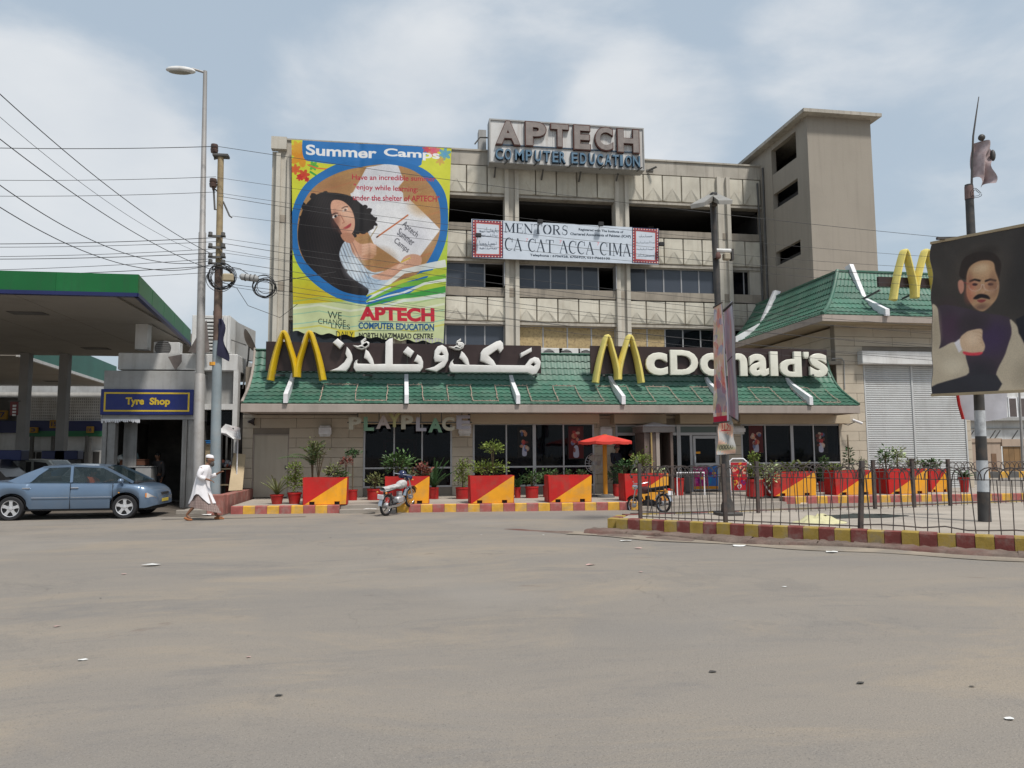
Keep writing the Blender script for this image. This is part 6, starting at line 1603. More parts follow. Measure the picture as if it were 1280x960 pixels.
def shrub(i,u,r,n,size,m,seed,lb,h=None,up=.3,dy=0):
    p=on(i,u,-.08,dy);t=thing('shrub',lb,'plant',p);h=h or r[2]
    stems(t,p,h+r[2]*.3,6,r[0]*.7,seed);bush(t,(p[0],p[1],p[2]+h),r,n,size,m,seed,up=up);return t
t=thing('palm','small feathery palm arching over the left planter by the service door','plant',on(0,.15,-.08,.45));c=on(0,.15,-.1,.45)
stems(t,c,.5,3,.12,3,r=.025);fronds(t,(c[0],c[1],c[2]+.45),11,.95,4,L_G)
t=thing('croton','straggly olive and red-brown shrub beside the small palm','plant',on(0,.30,-.08,.3));c=on(0,.30,-.1,.3);stems(t,c,.8,7,.3,5);bush(t,(c[0]-.1,c[1],c[2]+.85),(.38,.3,.42),330,.10,L_OL,6)
shrub(0,.68,(.30,.2,.24),200,.12,L_OL,7,'low olive green shrub in the middle of the leftmost planter');shrub(0,.84,(.18,.18,.14),120,.10,L_G,8,'small green clump at the right end of the leftmost planter')
t=thing('red_plant','small plant with a red leafy head at the right edge of the leftmost planter','plant',on(0,.93,-.08,.3));c=on(0,.93,-.08,.3);stems(t,c,.5,2,.04,9);bush(t,(c[0],c[1],c[2]+.52),(.19,.17,.15),130,.10,L_RED,9)
shrub(1,.30,(.62,.35,.36),560,.13,L_G,10,'wide dark green shrub rising behind the motorcycle',.45);shrub(1,.58,(.18,.15,.16),120,.08,L_LT,11,'pale yellow-green tuft above the motorcycle headlamp',.12);shrub(1,.86,(.30,.2,.24),260,.12,L_RED,12,'rusty red croton at the right end of the second planter',.22)
shrub(2,.55,(.44,.3,.22),420,.09,L_YG,13,'round top tier of the clipped yellow-green shrub in the third planter',.88);shrub(2,.42,(.78,.3,.24),760,.09,L_YG,14,'broad lower tier of the clipped yellow-green shrub in the third planter',.30)
for k,(u,w_)in enumerate(((.2,'left'),(.52,'middle'),(.82,'right'))):shrub(3,u,(.17,.16,.13),150,.06,L_G,20 +k,'small round clipped green tuft, %s of the three in the fourth planter'%w_,.13)
shrub(4,.48,(.42,.3,.34),620,.08,L_YG,24,'bright yellow-green rounded shrub above the dark motorcycle',.42);shrub(4,.07,(.36,.25,.24),260,.11,L_DG,25,'dark green shrub at the left end of the planter by the umbrella',.25);shrub(4,.9,(.22,.2,.12),130,.09,L_LT,26,'pale leafy tuft at the right end of the planter by the booth',.1);shrub(4,.33,(.2,.15,.1),100,.09,L_LT,27,'pale variegated leaves under the rounded yellow-green shrub',.08)
for k,(u,lb)in enumerate(((.18,'feathery fern at the left of the fern planter'),(.5,'feathery fern in the middle of the fern planter'),(.82,'feathery fern at the right of the fern planter'))):
    t=thing('fern',lb,'plant',on(5,u,-.08));c=on(5,u,-.08);fronds(t,c,12,.5,30 +k,L_OL if k!=1 else L_YG,.5,.04)
t=thing('sapling','thin dark sapling standing in the planter at the cream wall','plant',on(6,.52,-.08));c=on(6,.52,-.08);stems(t,c,1.25,2,.05,33,r=.018);bush(t,(c[0],c[1],c[2]+.45),(.16,.15,.42),170,.11,L_DG,34)
shrub(6,.85,(.2,.2,.2),160,.07,L_DG,35,'dark round shrub at the right end of the sapling planter',.32);shrub(6,.15,(.34,.2,.15),180,.1,L_YG,36,'low yellow-green growth at the left end of the sapling planter',.16)
shrub(7,.12,(.38,.3,.40),300,.11,L_G,37,'tall leafy shrub in front of the left shutter',.42);shrub(7,.42,(.30,.25,.42),220,.12,L_LT,38,'pale green shrub with upright twigs before the shutters',.46);shrub(7,.82,(.34,.25,.2),220,.1,L_OL,39,'low olive shrub at the right of the shutter planter',.22)
shrub(8,.4,(.5,.25,.22),300,.12,L_G,40,'leafy green shrub in the narrow right-hand planter',.24)
def pot(px,ytop,ybot,Yp,w_px,lb,pl_lb,kind,seed,cyl=False,m=L_G):
    p=at(px,ybot,Y=Yp);h=at(px,ytop,Y=Yp).z-PZ;r=w_px/2 *Yp/FPX*.98
    t=thing('flowerpot',lb,'flowerpot',(p.x,Yp,PZ),'red flowerpots on the pavement');rb=r*(.95 if cyl else .72)
    mb=MB();mb.lathe([(0,0),(rb,0),(r*.97,h*.84),(r*.9,h*.86)],(p.x,Yp,PZ),18);part('pot_body',mb,C_POT,t,smooth=40)
    mb=MB();mb.lathe([(r*.98,h*.84),(r*1.04,h*.86),(r*1.04,h),(r*.9,h),(r*.88,h*.87)],(p.x,Yp,PZ),18);part('rim',mb,C_POT,t,smooth=40)
    mb=MB();mb.lathe([(0,h*.9),(r*.89,h*.9)],(p.x,Yp,PZ),12);part('soil',mb,C_SOIL,t)
    z=PZ+h*.9;q=thing({'grass':'spiky_plant','bush':'shrub','cone':'shrub','topiary':'topiary','feather':'fern','aloe':'aloe'}[kind],pl_lb,'plant',(p.x,Yp,z));c=(p.x,Yp,z)
    if kind=='grass':fronds(q,c,16,.5,seed,m,.2,.02,'leaf')
    elif kind=='aloe':fronds(q,c,13,.42,seed,m,.35,.03,'leaf')
    elif kind=='cone':stems(q,c,.8,4,.1,seed);bush(q,(c[0],c[1],z+.34),(.34,.32,.34),420,.09,m,seed);bush(q,(c[0],c[1],z+.72),(.24,.22,.24),230,.09,m,seed+1)
    elif kind=='bush':stems(q,c,.4,5,.2,seed);bush(q,(c[0],c[1],z+.3),(.36,.3,.28),300,.10,m,seed)
    elif kind=='topiary':stems(q,c,1.12,2,.03,seed,r=.018);bush(q,(c[0],c[1],z+1.16),(.30,.28,.12),260,.09,m,seed)
    elif kind=='feather':fronds(q,c,26,.85,seed,m,.25,.03)
    return c
pot(346,618,631.5,22.3,16,'red flowerpot furthest left, in front of the service door','spiky pale green plant in the leftmost pot','grass',50,m=L_OL)
pot(368,615.5,631,22.3,17,'red flowerpot just left of the leftmost planter','bushy yellow-green shrub in the pot beside the leftmost planter','cone',52,m=L_YG)
pot(440.5,612,625,23.6,12,'square-looking red pot under the small umbrella-shaped topiary','thin-stemmed topiary with flat dark head beside the play area window','topiary',54,True,L_DG)
pot(468.5,611,624,23.6,19,'wide red pot just left of the white-covered motorcycle','loose bronze-green shrub left of the motorcycle','bush',56,True,L_OL)
pot(542.5,609,623,23.6,12,'red pot right of the second planter, in front of the window frame','feathery grey-green plant right of the second planter','feather',58,True,L_DG)
pot(578,609,622,23.4,17,'red pot under the tall shrub between the two window bays','tall yellow-green shrub in the pot left of the third planter','cone',60,True,L_YG)
pot(647,609,621.5,23.4,8,'small red pot peeping out right of the third planter','sparse dark plant right of the third planter','aloe',62,True,L_DG)
pot(665,608,621.5,23.3,17,'red pot midway between the third and fourth planters','round-leafed green shrub between the third and fourth planters','bush',64,True,L_G)
pot(683.5,607,620.5,23.6,10,'red pot hidden beside the left end of the fourth planter','small green shrub behind the left end of the fourth planter','bush',66,True,L_G)
pot(771,605,620,23.4,10,'red pot beside the orange umbrella pole','dark leafy shrub beside the umbrella pole','bush',68,True,L_DG)
t_=pot(944,599,622.5,22.3,24,'big red pot right of the heart poster, under the bright bush','large bright yellow-green bush right of the heart poster','cone',70,True,L_YG)
bush_=thing('shrub','pale leafy shrub leaning in front of the big bright bush','plant',(t_[0]+.45,22.2,t_[2]));stems(bush_,(t_[0]+.4,22.2,t_[2]-.3),.7,5,.3,71);bush(bush_,(t_[0]+.45,22.1,t_[2]+.25),(.42,.3,.38),360,.11,L_LT,72)
pot(1032,602,619,24.0,18,'red pot between the fern planter and the sapling planter','rounded dark green shrub between the fern and sapling planters','cone',74,True,L_G)
pot(1205.5,596.5,609.5,22.6,13,'round red pot furthest right, on the pavement by the shutters','spiky dark aloe in the rightmost pot','aloe',76,False,L_DG)

# ================================================================== STREET FURNITURE BY THE RESTAURANT
# red umbrella
p=at(757,620,Y=23.0);ux,uy=p.x,23.0;ztp=at(757,543,Y=uy).z;zrm=at(757,551.5,Y=uy).z;ru=(at(790,548,Y=uy).x-at(722.5,548,Y=uy).x)/2
um=thing('parasol','red parasol on an orange pole in front of the entrance','umbrella',(ux,uy,PZ))
for k in range(8):
    a0,a1=2 *pi*k/8 +.2,2 *pi*(k+1)/8 +.2;mb=MB()
    def gore(u,v):
        a=a0+(a1-a0)*u;r=ru*v*(1 -.05 *sin(pi*u));return (ux+r*cos(a),uy+r*sin(a),ztp-(ztp-zrm)*(v**1.1)-.03 *sin(pi*u)*v)
    mb.grid(gore,6,6);part('canopy_panel',mb,mat('red parasol cloth',(.55,.045,.03),.75,.1,2),um,smooth='all')
    mb=MB();e0=gore(0,1);e1=gore(1,1);mb.grid(lambda u,v:tuple(Vector(gore(u,1))-Vector((0,0,.085 *v+.012 *sin(u*20)*v))),6,1);part('valance',mb,mat('red parasol cloth',0),um)
mb=MB();mb.tube([(ux,uy,PZ),(ux,uy,ztp)],.07,10);part('pole',mb,mat('orange pole',(.55,.23,.015),.5,.12,3),um,smooth=True)
mb=MB()
for k in range(8):a=2 *pi*k/8 +.2;mb.tube([(ux,uy,ztp-.08),(ux+ru*.97 *cos(a),uy+ru*.97 *sin(a),zrm-.01)],.012,4)
part('rib',mb,C_DGREY,um)
mb=MB();mb.lathe([(0,.1),(.1,.1),(.28,.05),(.3,0)],(ux,uy,PZ),16);part('base',mb,C_DGREY,um)
# pedestal fan
p=at(743,579,Y=23.6);fn=thing('pedestal_fan','tall grey pedestal fan beside the orange parasol pole','fan',(p.x,23.6,PZ))
mb=MB();rr=.33
for k in range(20):a=2 *pi*k/20;mb.tube([(p.x+.04 *cos(a),23.5,p.z+.04 *sin(a)),(p.x+rr*.7 *cos(a),23.46,p.z+rr*.7 *sin(a)),(p.x+rr*cos(a),23.52,p.z+rr*sin(a)),(p.x+rr*.7 *cos(a),23.62,p.z+rr*.7 *sin(a))],.005,3,False)
for q in (rr,rr*.66):mb.tube([(p.x+q*cos(2 *pi*k/24),23.52 -.05 *(q<rr),p.z+q*sin(2 *pi*k/24))for k in range(25)],.009,4,False)
part('cage',mb,C_ALU,fn)
for k in range(3):
    a=2 *pi*k/3;mb=MB();mb.grid(lambda u,v:(p.x+rr*.85 *(u*.9 +.1)*cos(a+v*.8 -.4),23.54 +.05 *(v-.5),p.z+rr*.85 *(u*.9 +.1)*sin(a+v*.8 -.4)),3,3);part('blade',mb,mat('fan blade',(.33,.30,.25),.5),fn)
mb=MB();mb.tube([(p.x,23.5,p.z),(p.x,23.75,p.z)],.07,10);part('motor',mb,C_GREY,fn)
mb=MB();mb.tube([(p.x,23.7,PZ),(p.x,23.7,p.z)],.022,6);part('stand',mb,C_ALU,fn);mb=MB();mb.lathe([(0,.05),(.2,.04),(.24,0)],(p.x,23.7,PZ),16);part('base',mb,C_DGREY,fn)
# security booth with hipped top
yb=24.0;a,b=at(806,580,Y=yb).x,at(842,580,Y=yb).x;z1=at(824,540.5,Y=yb).z;kb=thing('security_booth','brown walk-through booth with pale hipped roof before the entrance doors','booth',((a+b)/2,yb,PZ))
mb=MB()
C_BB=mat('brown booth panel',(.13,.095,.08),.6,.12,2)
for x,y,w_ in ((a,yb,.09),(a,yb+.9,.09),(b-.09,yb,.09),(b-.09,yb+.9,.09),(a+.42,yb,.12)):mb=MB();mb.box(x,x+w_,y,y+.09,PZ,z1);part('post',mb,C_BB if w_<.1 else C_TRIM,kb)
C_BB=mat('brown booth panel',(.13,.095,.08),.6,.12,2)
mb=MB();mb.box(a+.02,a+.07,yb+.091,yb+.899,PZ+.05,z1);mb.box(b-.07,b-.02,yb+.091,yb+.899,PZ+.05,z1);mb.box(a+.091,a+.419,yb+.03,yb+.06,PZ+.05,z1-.01);part('side_panel',mb,C_BB,kb)
mb=MB();mb.box(a+.55,b-.1,yb+.91,yb+.95,PZ+.05,z1-.02);part('rear_curtain',mb,mat('dark booth curtain',(.05,.035,.03),.8),kb)
mb=MB();zc=at(824,529,Y=yb).z;zb_=z1;o_=.06
mb.box(a-o_,b+o_,yb-o_,yb+.99 +o_,z1+.001,z1+.2);part('roof_band',mb,mat('brown grey booth band',(.19,.165,.15),.6),kb)
mb=MB();cx_=(a+b)/2;o_=.1;mb.add([(a-o_,yb-o_,z1+.203),(b+o_,yb-o_,z1+.203),(b+o_,yb+1.09,z1+.203),(a-o_,yb+1.09,z1+.203),(cx_,yb+.5,zc+.06)],[(0,1,4),(1,2,4),(2,3,4),(3,0,4),(3,2,1,0)]);part('roof',mb,C_GUT,kb)
mb=MB();mb.tube([(at(814.5,580,Y=yb).x,yb-.03,PZ),(at(814.5,580,Y=yb).x,yb-.03,z1)],.03,8);part('bamboo_pole',mb,mat('bamboo',(.42,.30,.12),.7,.15,4),kb)
# handrails, bins, posters
def rail(px0,px1,py,Yr,lb,curve=False):
    a,b=at(px0,py,Y=Yr),at(px1,py,Y=Yr);t=thing('handrail',lb,'handrail',((a.x+b.x)/2,Yr,PZ));mb=MB()
    if curve:mb.tube([(a.x,Yr,PZ),(a.x,Yr,a.z-.08),(a.x+.1,Yr,a.z),(b.x-.25,Yr-.1,a.z),(b.x-.05,Yr-.2,a.z-.2),(b.x+.3,Yr-.8,PZ+.1)],.026,7)
    else:mb.tube([(a.x,Yr,PZ),(a.x,Yr,a.z),(b.x,Yr,a.z),(b.x,Yr,PZ)],.026,7)
    part('pipe',mb,C_GUT,t,smooth=True)
rail(846,880,591,23.2,'short white steel handrail over the red bin by the door');rail(912,936,573.5,23.0,'curved white handrail sloping down the steps beside the heart poster',True)
p=at(849,617,Y=23.4);t=thing('litter_bin','narrow red litter bin beside the booth','bin',(p.x,23.4,PZ));mb=MB();mb.lathe([(0,0),(.13,0),(.17,.55),(.15,.56),(0,.5)],(p.x,23.4,PZ),14);part('bin_body',mb,C_RED,t,smooth=40);mb=MB();mb.lathe([(.172,.5),(.185,.52),(.18,.57),(.165,.57)],(p.x,23.4,PZ),14);part('rim',mb,C_POT,t,smooth=40)
p=at(860,617,Y=23.6);t=thing('queue_stand','black post stand between the red bin and the glass door','stand',(p.x,23.6,PZ));mb=MB();mb.box(p.x-.11,p.x+.11,23.55,23.68,PZ+.04,PZ+.75,.02);part('post',mb,C_BLACK,t);mb=MB();mb.box(p.x-.3,p.x+.9,23.4,23.8,PZ,PZ+.04);part('base',mb,C_DGREY,t)
def poster_canvas(seed,base,spots,txt=None,k=60,w=96,h=128):
    c=Canvas(w,h,base);R=random.Random(seed)
    for _ in range(k):
        c.ellipse(R.uniform(0,w),R.uniform(0,h),R.uniform(3,13),R.uniform(3,13),R.choice(spots),R.uniform(.5,.95),R.uniform(0,3))
    return c
def poster(name,px0,px1,py0,py1,Yp,canvas,lb,cat='poster',depth=.02,frame_m=None,z_shift=0):
    a,b=at(px0,py1,Y=Yp),at(px1,py0,Y=Yp);t=thing(name,lb,cat,((a.x+b.x)/2,Yp,a.z))
    m=image_mat(name+' print '+str(len(bpy.data.images)),canvas.done()*.9,.35)
    part('printed_sheet',picture(lambda u,v:(a.x+(b.x-a.x)*u,Yp,a.z+(b.z-a.z)*v),2,2),m,t)
    mb=MB();mb.box(a.x-.02,b.x+.02,Yp+.003,Yp+depth+.003,a.z-.02,b.z+.02);part('backing',mb,frame_m or C_ALU,t);return t
pc=poster_canvas(1,rgb(200,50,60),[rgb(220,30,50),rgb(250,120,60),rgb(250,220,190),rgb(250,180,40),rgb(180,20,40)],k=20)
for (x,y,s,co)in ((28,26,17,rgb(246,190,150)),(70,26,17,rgb(246,190,150)),(48,62,20,rgb(214,30,50)),(24,92,15,rgb(250,210,80)),(74,92,15,rgb(70,60,140)),(48,112,13,rgb(230,230,230))):
    c_=[(x+s*16 *sin(t)**3 /16,y-s*(13 *cos(t)-5 *cos(2 *t)-2 *cos(3 *t)-cos(4 *t))/16)for t in np.linspace(0,2 *pi,30,endpoint=False)];pc.poly(c_,co);pc.poly([(x+(a_-x)*.6,y+(b_-y)*.6)for a_,b_ in c_],rgb(200,30,60)if co!=rgb(214,30,50)else rgb(250,200,120),.8)
poster('heart_poster',914,933.5,578,613,23.25,pc,'standing poster covered in hearts behind the dark street lamp pole','poster')
pc=Canvas(96,96,rgb(200,40,130));pc.rect(56,0,96,96,rgb(60,120,200));pc.rect(0,84,96,96,rgb(240,160,40));R9=random.Random(9)
for k in range(16):pc.ellipse(R9.uniform(5,90),R9.uniform(24,80),R9.uniform(4,10),R9.uniform(4,10),R9.choice([rgb(120,30,120),rgb(60,60,170),rgb(220,90,170),rgb(40,150,200),rgb(240,190,80)]),.85)
pc.text('Monthly',6,8,40,18,(1,1,1),bold=.03)
poster('door_poster',867.5,897,582.5,611.5,WY-.07,pc,'pink and blue poster on the lower half of the glass door','poster',.006)
for px0,px1,py0,py1,sd_,base,lb in ((648,663,535,571,3,(.04,.03,.03),'faint ice-cream print hanging behind the second window bay, left'),(711,729,533,573,4,(.35,.03,.05),'red ice-cream print hanging behind the glass by the umbrella'),(937,953,532,566,5,(.35,.03,.05),'red ice-cream print hanging behind the glass right of the doors'),(1019,1033,534,566,6,(.05,.03,.03),'narrow ice-cream print hanging behind the last window')):
    pc=Canvas(64,128,base);pc.blobs([(20,118),(32,126),(44,118),(40,80),(24,80)],rgb(190,190,210));R9=random.Random(sd_)
    for k in range(14):pc.ellipse(R9.uniform(16,50),R9.uniform(14,100),R9.uniform(5,12),R9.uniform(5,12),R9.choice([rgb(200,60,60),rgb(220,200,180),rgb(130,60,50),rgb(90,110,160),rgb(230,160,120)]),.8)
    poster('window_poster',px0,px1,py0,py1,WY+.003,pc,lb,'poster',.003,C_DARK)
# things inside behind the glass
p=at(685,604,Y=26.6);t=thing('card_cutout','beige crown-shaped display board standing behind the second window','display board',(p.x,26.6,PZ+.02));mb=MB();w=.95
z0,z1=PZ+.02,at(685,566,Y=26.6).z
mb.prism([(p.x-w/2,z0),(p.x+w/2,z0),(p.x+w*.45,z0+(z1-z0)*.55),(p.x+w*.5,z0+(z1-z0)*.85),(p.x+w*.3,z0+(z1-z0)*.78),(p.x+w*.2,z1),(p.x,z0+(z1-z0)*.85),(p.x-w*.15,z1-.05),(p.x-w*.28,z0+(z1-z0)*.78),(p.x-w*.5,z0+(z1-z0)*.8),(p.x-w*.45,z0+(z1-z0)*.5)],'y',26.6,26.66);part('board',mb,mat('cardboard',(.62,.46,.28),.8),t);mb=MB();mb.obox((p.x,26.67,z0),(p.x,26.67,z1-.2),.05,.02);part('easel',mb,C_WOOD,t)
t=thing('play_frame','red play-area frame dimly seen through the PLAYPLACE window','play frame',(at(500,580,Y=27.5).x,27.5,PZ+.02));C_RF=mat('red play frame',(.35,.02,.02),.5)
a,b=at(481,553,Y=27.5),at(519,553,Y=27.5);
for q_ in (a,b):mb=MB();mb.obox((q_.x,27.5,PZ),(q_.x,27.5,a.z),.12,.12);part('post',mb,C_RF,t)
mb=MB();mb.obox((a.x-.06,27.5,a.z+.06),(b.x+.06,27.5,a.z+.06),.12,.12);part('beam',mb,C_RF,t)

# ================================================================== POLES
def pole_line(px0,py0,px1,py1,Y):return at(px0,py0,Y=Y),at(px1,py1,Y=Y)
# tall street lamp
b0=at(247,640,Z=0.0);LY=b0.y;tp_=at(256.5,89,Y=LY);sl1=thing('street_lamp','tall grey street lamp with one oval head leaning over the tyre shop','street lamp',(b0.x,LY,0))
mid=b0.lerp(tp_,.5)
mb=MB();mb.tube([(b0.x,LY,0),tuple(b0.lerp(tp_,.3)),tuple(b0.lerp(tp_,.3)+Vector((0,0,.02)))],[.15,.145,.13],12);part('lower_shaft',mb,C_POLE,sl1,smooth=40)
mb=MB();mb.tube([tuple(b0.lerp(tp_,.3)+Vector((0,0,.02))),tuple(b0.lerp(tp_,.62)),tuple(b0.lerp(tp_,.622)),tuple(tp_)],[.125,.11,.09,.06],12);part('upper_shaft',mb,C_POLE,sl1,smooth=40)
a_=at(241,86.5,Y=LY);mb=MB();mb.tube([tuple(tp_-Vector((0,0,.05))),(a_.x,LY-.1,tp_.z-.0)],.035,8);part('arm',mb,C_POLE,sl1,smooth=True)
h0=at(226,88.5,Y=LY-.15);mb=MB();mb.grid(lambda u,v:(h0.x+.43 *cos(pi*v),h0.y+.16 *sin(2 *pi*u)*sin(pi*v),h0.z+(.13 if sin(2 *pi*u+pi/2)>0 else .07)*cos(2 *pi*u)*sin(pi*v)**.8),14,10);part('lamp_head',mb,C_WHITE,sl1,smooth='all')
mb=MB();mb.grid(lambda u,v:(h0.x-.03 +.32 *cos(pi*v),h0.y+.11 *sin(2 *pi*u)*sin(pi*v),h0.z-.055 +.05 *cos(2 *pi*u)*sin(pi*v)),12,8);part('lamp_glass',mb,mat('lamp glass',(.25,.24,.2),.3),sl1,smooth='all')
mb=MB();mb.box(b0.x-.3,b0.x+.3,LY-.3,LY+.3,-.02,.1,.02);part('base_plate',mb,C_KCON,sl1)
# utility pole
u0=at(268,640,Z=0.0);UY=u0.y;u1=at(276,196,Y=UY);up=thing('utility_pole','weathered steel utility pole with insulators, crossarms and coiled cables','utility pole',(u0.x,UY,0))
C_UP=mat('rusty yellowish pole paint',(.30,.23,.13),.7,.2,3,dirt=((.12,.07,.05),.6,4));C_UG=mat('blue grey pole paint',(.22,.26,.28),.6,.15,2,dirt=((.30,.28,.26),.5,3))
uL=lambda t:u0.lerp(u1,t)
mb=MB();mb.tube([tuple(uL(0)),tuple(uL(.47))],[.155,.135],12);part('lower_shaft',mb,C_UG,up,smooth=40)
mb=MB();mb.tube([tuple(uL(.47)),tuple(uL(.68))],[.125,.12],12);part('middle_shaft',mb,mat('dark rusty pole',(.12,.08,.065),.8,.3,4,dirt=((.22,.17,.12),.5,3)),up,smooth=40)
mb=MB();mb.tube([tuple(uL(.68)),tuple(uL(1))],[.10,.09],12);part('upper_shaft',mb,C_UP,up,smooth=40)
mb=MB();mb.tube([tuple(at(268,457,Y=UY)),tuple(at(268.2,453,Y=UY))],[.145,.145],12);part('paint_band',mb,C_ORG,up)
t1=at(276,197,Y=UY);mb=MB();mb.box(t1.x-.22,t1.x+.24,UY-.13,UY+.13,t1.z,t1.z+.09,.02);part('top_plate',mb,C_DGREY,up)
C_INS=mat('brown glazed insulator',(.085,.05,.04),.35,.2,6)
for px,py in ((268,186),(266.5,229)):
    c_=at(px,py,Y=UY-.05);mb=MB();mb.lathe([(.02,-.22),(.04,-.12),(.10,-.12),(.115,-.02),(.09,0),(.11,.03),(.10,.13),(.03,.15)],tuple(c_),14);part('insulator',mb,C_INS,up,smooth=40)
a1,a2,a3=at(267,235,Y=UY),at(268.5,262,Y=UY),at(276,262,Y=UY)
mb=MB();mb.tube([tuple(a1),tuple(a2),tuple(a3)],.03,6);mb.tube([tuple(at(268,236,Y=UY)),tuple(at(279,245,Y=UY))],.025,6);mb.tube([tuple(at(279,252,Y=UY)),tuple(at(287,270,Y=UY-.1)),tuple(at(290,272,Y=UY-.1))],.025,6);mb.tube([tuple(at(267.5,193,Y=UY)),tuple(at(268,199,Y=UY)),tuple(t1)],.025,6);part('bracket',mb,C_DGREY,up)
for py in (297,311,323,331):
    c_=at(273,py,Y=UY);mb=MB();mb.box(c_.x-.26,c_.x+.24,UY-.17,UY-.12,c_.z-.03,c_.z+.03);mb.lathe([(.03,0),(.06,.02),(.06,.12),(.03,.13)],(c_.x-.18,UY-.2,c_.z-.02),8);mb.lathe([(.03,0),(.06,.02),(.06,.12),(.03,.13)],(c_.x+.18,UY-.2,c_.z-.02),8);part('crossarm',mb,C_DGREY,up)
def coil(px,py,r,n,seed,lb,grp=None):
    c_=at(px,py,Y=UY-.3);R=random.Random(seed);mb=MB()
    t=thing('cable_coil',lb,'cable coil',tuple(c_-Vector((0,0,r))))
    for k in range(n):
        ox,oz,rr,e=R.uniform(-.05,.05),R.uniform(-.05,.05),r*R.uniform(.8,1.08),R.uniform(.86,1.1);m_=MB()
        m_.tube([(c_.x+ox+rr*cos(2 *pi*i/30),UY-.3 +R.uniform(-.03,.03),c_.z+oz+rr*e*sin(2 *pi*i/30))for i in range(31)],.010,4,False);part('cable_loop',m_,C_WIRE,t)
coil(277.5,347,.37,11,1,'tangled coil of black cable hung round the utility pole');coil(330.5,359.5,.31,8,2,'neat coil of black cable hanging right of the grey splice box')
c_=at(311.5,347,Y=UY-.3);t=thing('splice_box','grey cylindrical cable splice box hanging between the two coils','splice box',tuple(c_));mb=MB();mb.tube([tuple(c_+Vector((-.27,0,.0))),tuple(c_+Vector((-.22,0,.02))),tuple(c_+Vector((.22,0,-.03))),tuple(c_+Vector((.27,0,-.03)))],[.05,.10,.10,.05],10);part('barrel',mb,C_GREY,t,smooth=40);mb=MB()
for s_ in (-.12,.02,.14):mb.tube([tuple(c_+Vector((s_,0,.0))),tuple(c_+Vector((s_+.03,0,-.003)))],.108,10)
part('clamp',mb,C_DGREY,t)
c_=at(285,347,Y=UY-.36);t=solo('junction_box',MB().box(c_.x-.16,c_.x+.16,UY-.42,UY-.3,c_.z-.12,c_.z+.12,.04),mat('tan junction box',(.36,.30,.2),.7),'small tan junction box inside the tangled cable coil','junction box')
fl=MB();f0=at(272,398,Y=UY-.22);f1=at(280,452,Y=UY-.22)
fl.grid(lambda u,v:(f0.x+.02 +(.10 +.22 *v+.06 *sin(v*9))*u,UY-.2 +.05 *sin(u*6 +v*5),f0.z-(f0.z-f1.z)*(v*(1 -.14 *(1 -u)))),6,14);solo('black_flag',fl,mat('dark navy flag cloth',(.02,.02,.045),.9),'drooping dark flag tied against the utility pole','flag',smooth='all')

# dark double-headed lamp on the island
d0=at(910,644,Z=IZ-.03);DY=d0.y;d1=at(890.5,243,Y=DY);dl_=thing('double_street_lamp','dark leaning street lamp with two flat heads on the fenced island','street lamp',(d0.x,DY,IZ-.03))
mb=MB();mb.tube([tuple(d0),tuple(d0.lerp(d1,.03)),tuple(d0.lerp(d1,.05)),tuple(d0.lerp(d1,.33))],[.15,.14,.085,.08],12);part('lower_shaft',mb,C_DPOLE,dl_,smooth=40)
mb=MB();mb.tube([tuple(d0.lerp(d1,.33)),tuple(d0.lerp(d1,.96)),tuple(d1)],[.075,.065,.065],12);part('upper_shaft',mb,C_DPOLE,dl_,smooth=40)
mb=MB();mb.box(d0.x-.24,d0.x+.24,DY-.24,DY+.24,IZ-.04,IZ+.04,.015);part('base_plate',mb,C_DPOLE,dl_)
C_LH=mat('grey lamp housing',(.24,.23,.21),.6,.15,4)
def head(px0,py0,px1,py1,dy):
    a,b=at(px0,py0,Y=DY+.05),at(px1,py1,Y=DY+dy);mb=MB();d=(b-a);n_=Vector((-d.y,d.x,0)).normalized()*.15
    mb.add([tuple(a+n_*.6 +Vector((0,0,.07))),tuple(a-n_*.6 +Vector((0,0,.07))),tuple(b-n_+Vector((0,0,.03))),tuple(b+n_+Vector((0,0,.03))),tuple(a+n_*.6 -Vector((0,0,.09))),tuple(a-n_*.6 -Vector((0,0,.09))),tuple(b-n_*.9 -Vector((0,0,.06))),tuple(b+n_*.9 -Vector((0,0,.06)))],
           [(0,3,2,1),(4,5,6,7),(0,1,5,4),(1,2,6,5),(2,3,7,6),(3,0,4,7)]);return part('lamp_head',mb,C_LH,dl_)
head(890,246,871.5,256,-.9);head(893,246,907,252,-.9)
c_=at(892.5,247,Y=DY-.1);mb=MB();mb.box(c_.x-.07,c_.x+.07,DY-.15,DY-.0,c_.z-.2,c_.z+.12,.02);part('head_clamp',mb,C_DPOLE,dl_)
# the ballast box clamped half-way
c_=at(901,319,Y=DY-.05);t=thing('ballast_box','rusty ballast tubes clamped half-way up the dark street lamp','electrical box',tuple(c_))
mb=MB();mb.tube([tuple(c_+Vector((-.19,-.08,.08))),tuple(c_+Vector((.24,-.08,.08)))],.05,8);part('upper_tube',mb,C_WHITE,t)
mb=MB();mb.box(c_.x-.2,c_.x-.15,DY-.18,DY-.05,c_.z-.1,c_.z+.12);mb.box(c_.x+.2,c_.x+.25,DY-.18,DY-.05,c_.z-.13,c_.z+.12);part('bracket',mb,C_DPOLE,t)
mb=MB();mb.lathe([(0,-.05),(.07,-.05),(.08,0),(.05,.08),(0,.09)],(c_.x-.12,DY-.14,c_.z-.05),10);part('clamp_knob',mb,mat('rust knob',(.12,.06,.05),.7),t,smooth=40)
mb=MB();mb.box(c_.x+.02,c_.x+.17,DY-.2,DY-.06,c_.z-.13,c_.z+.02,.02);part('fuse_box',mb,mat('tan fuse box',(.33,.29,.22),.7),t)
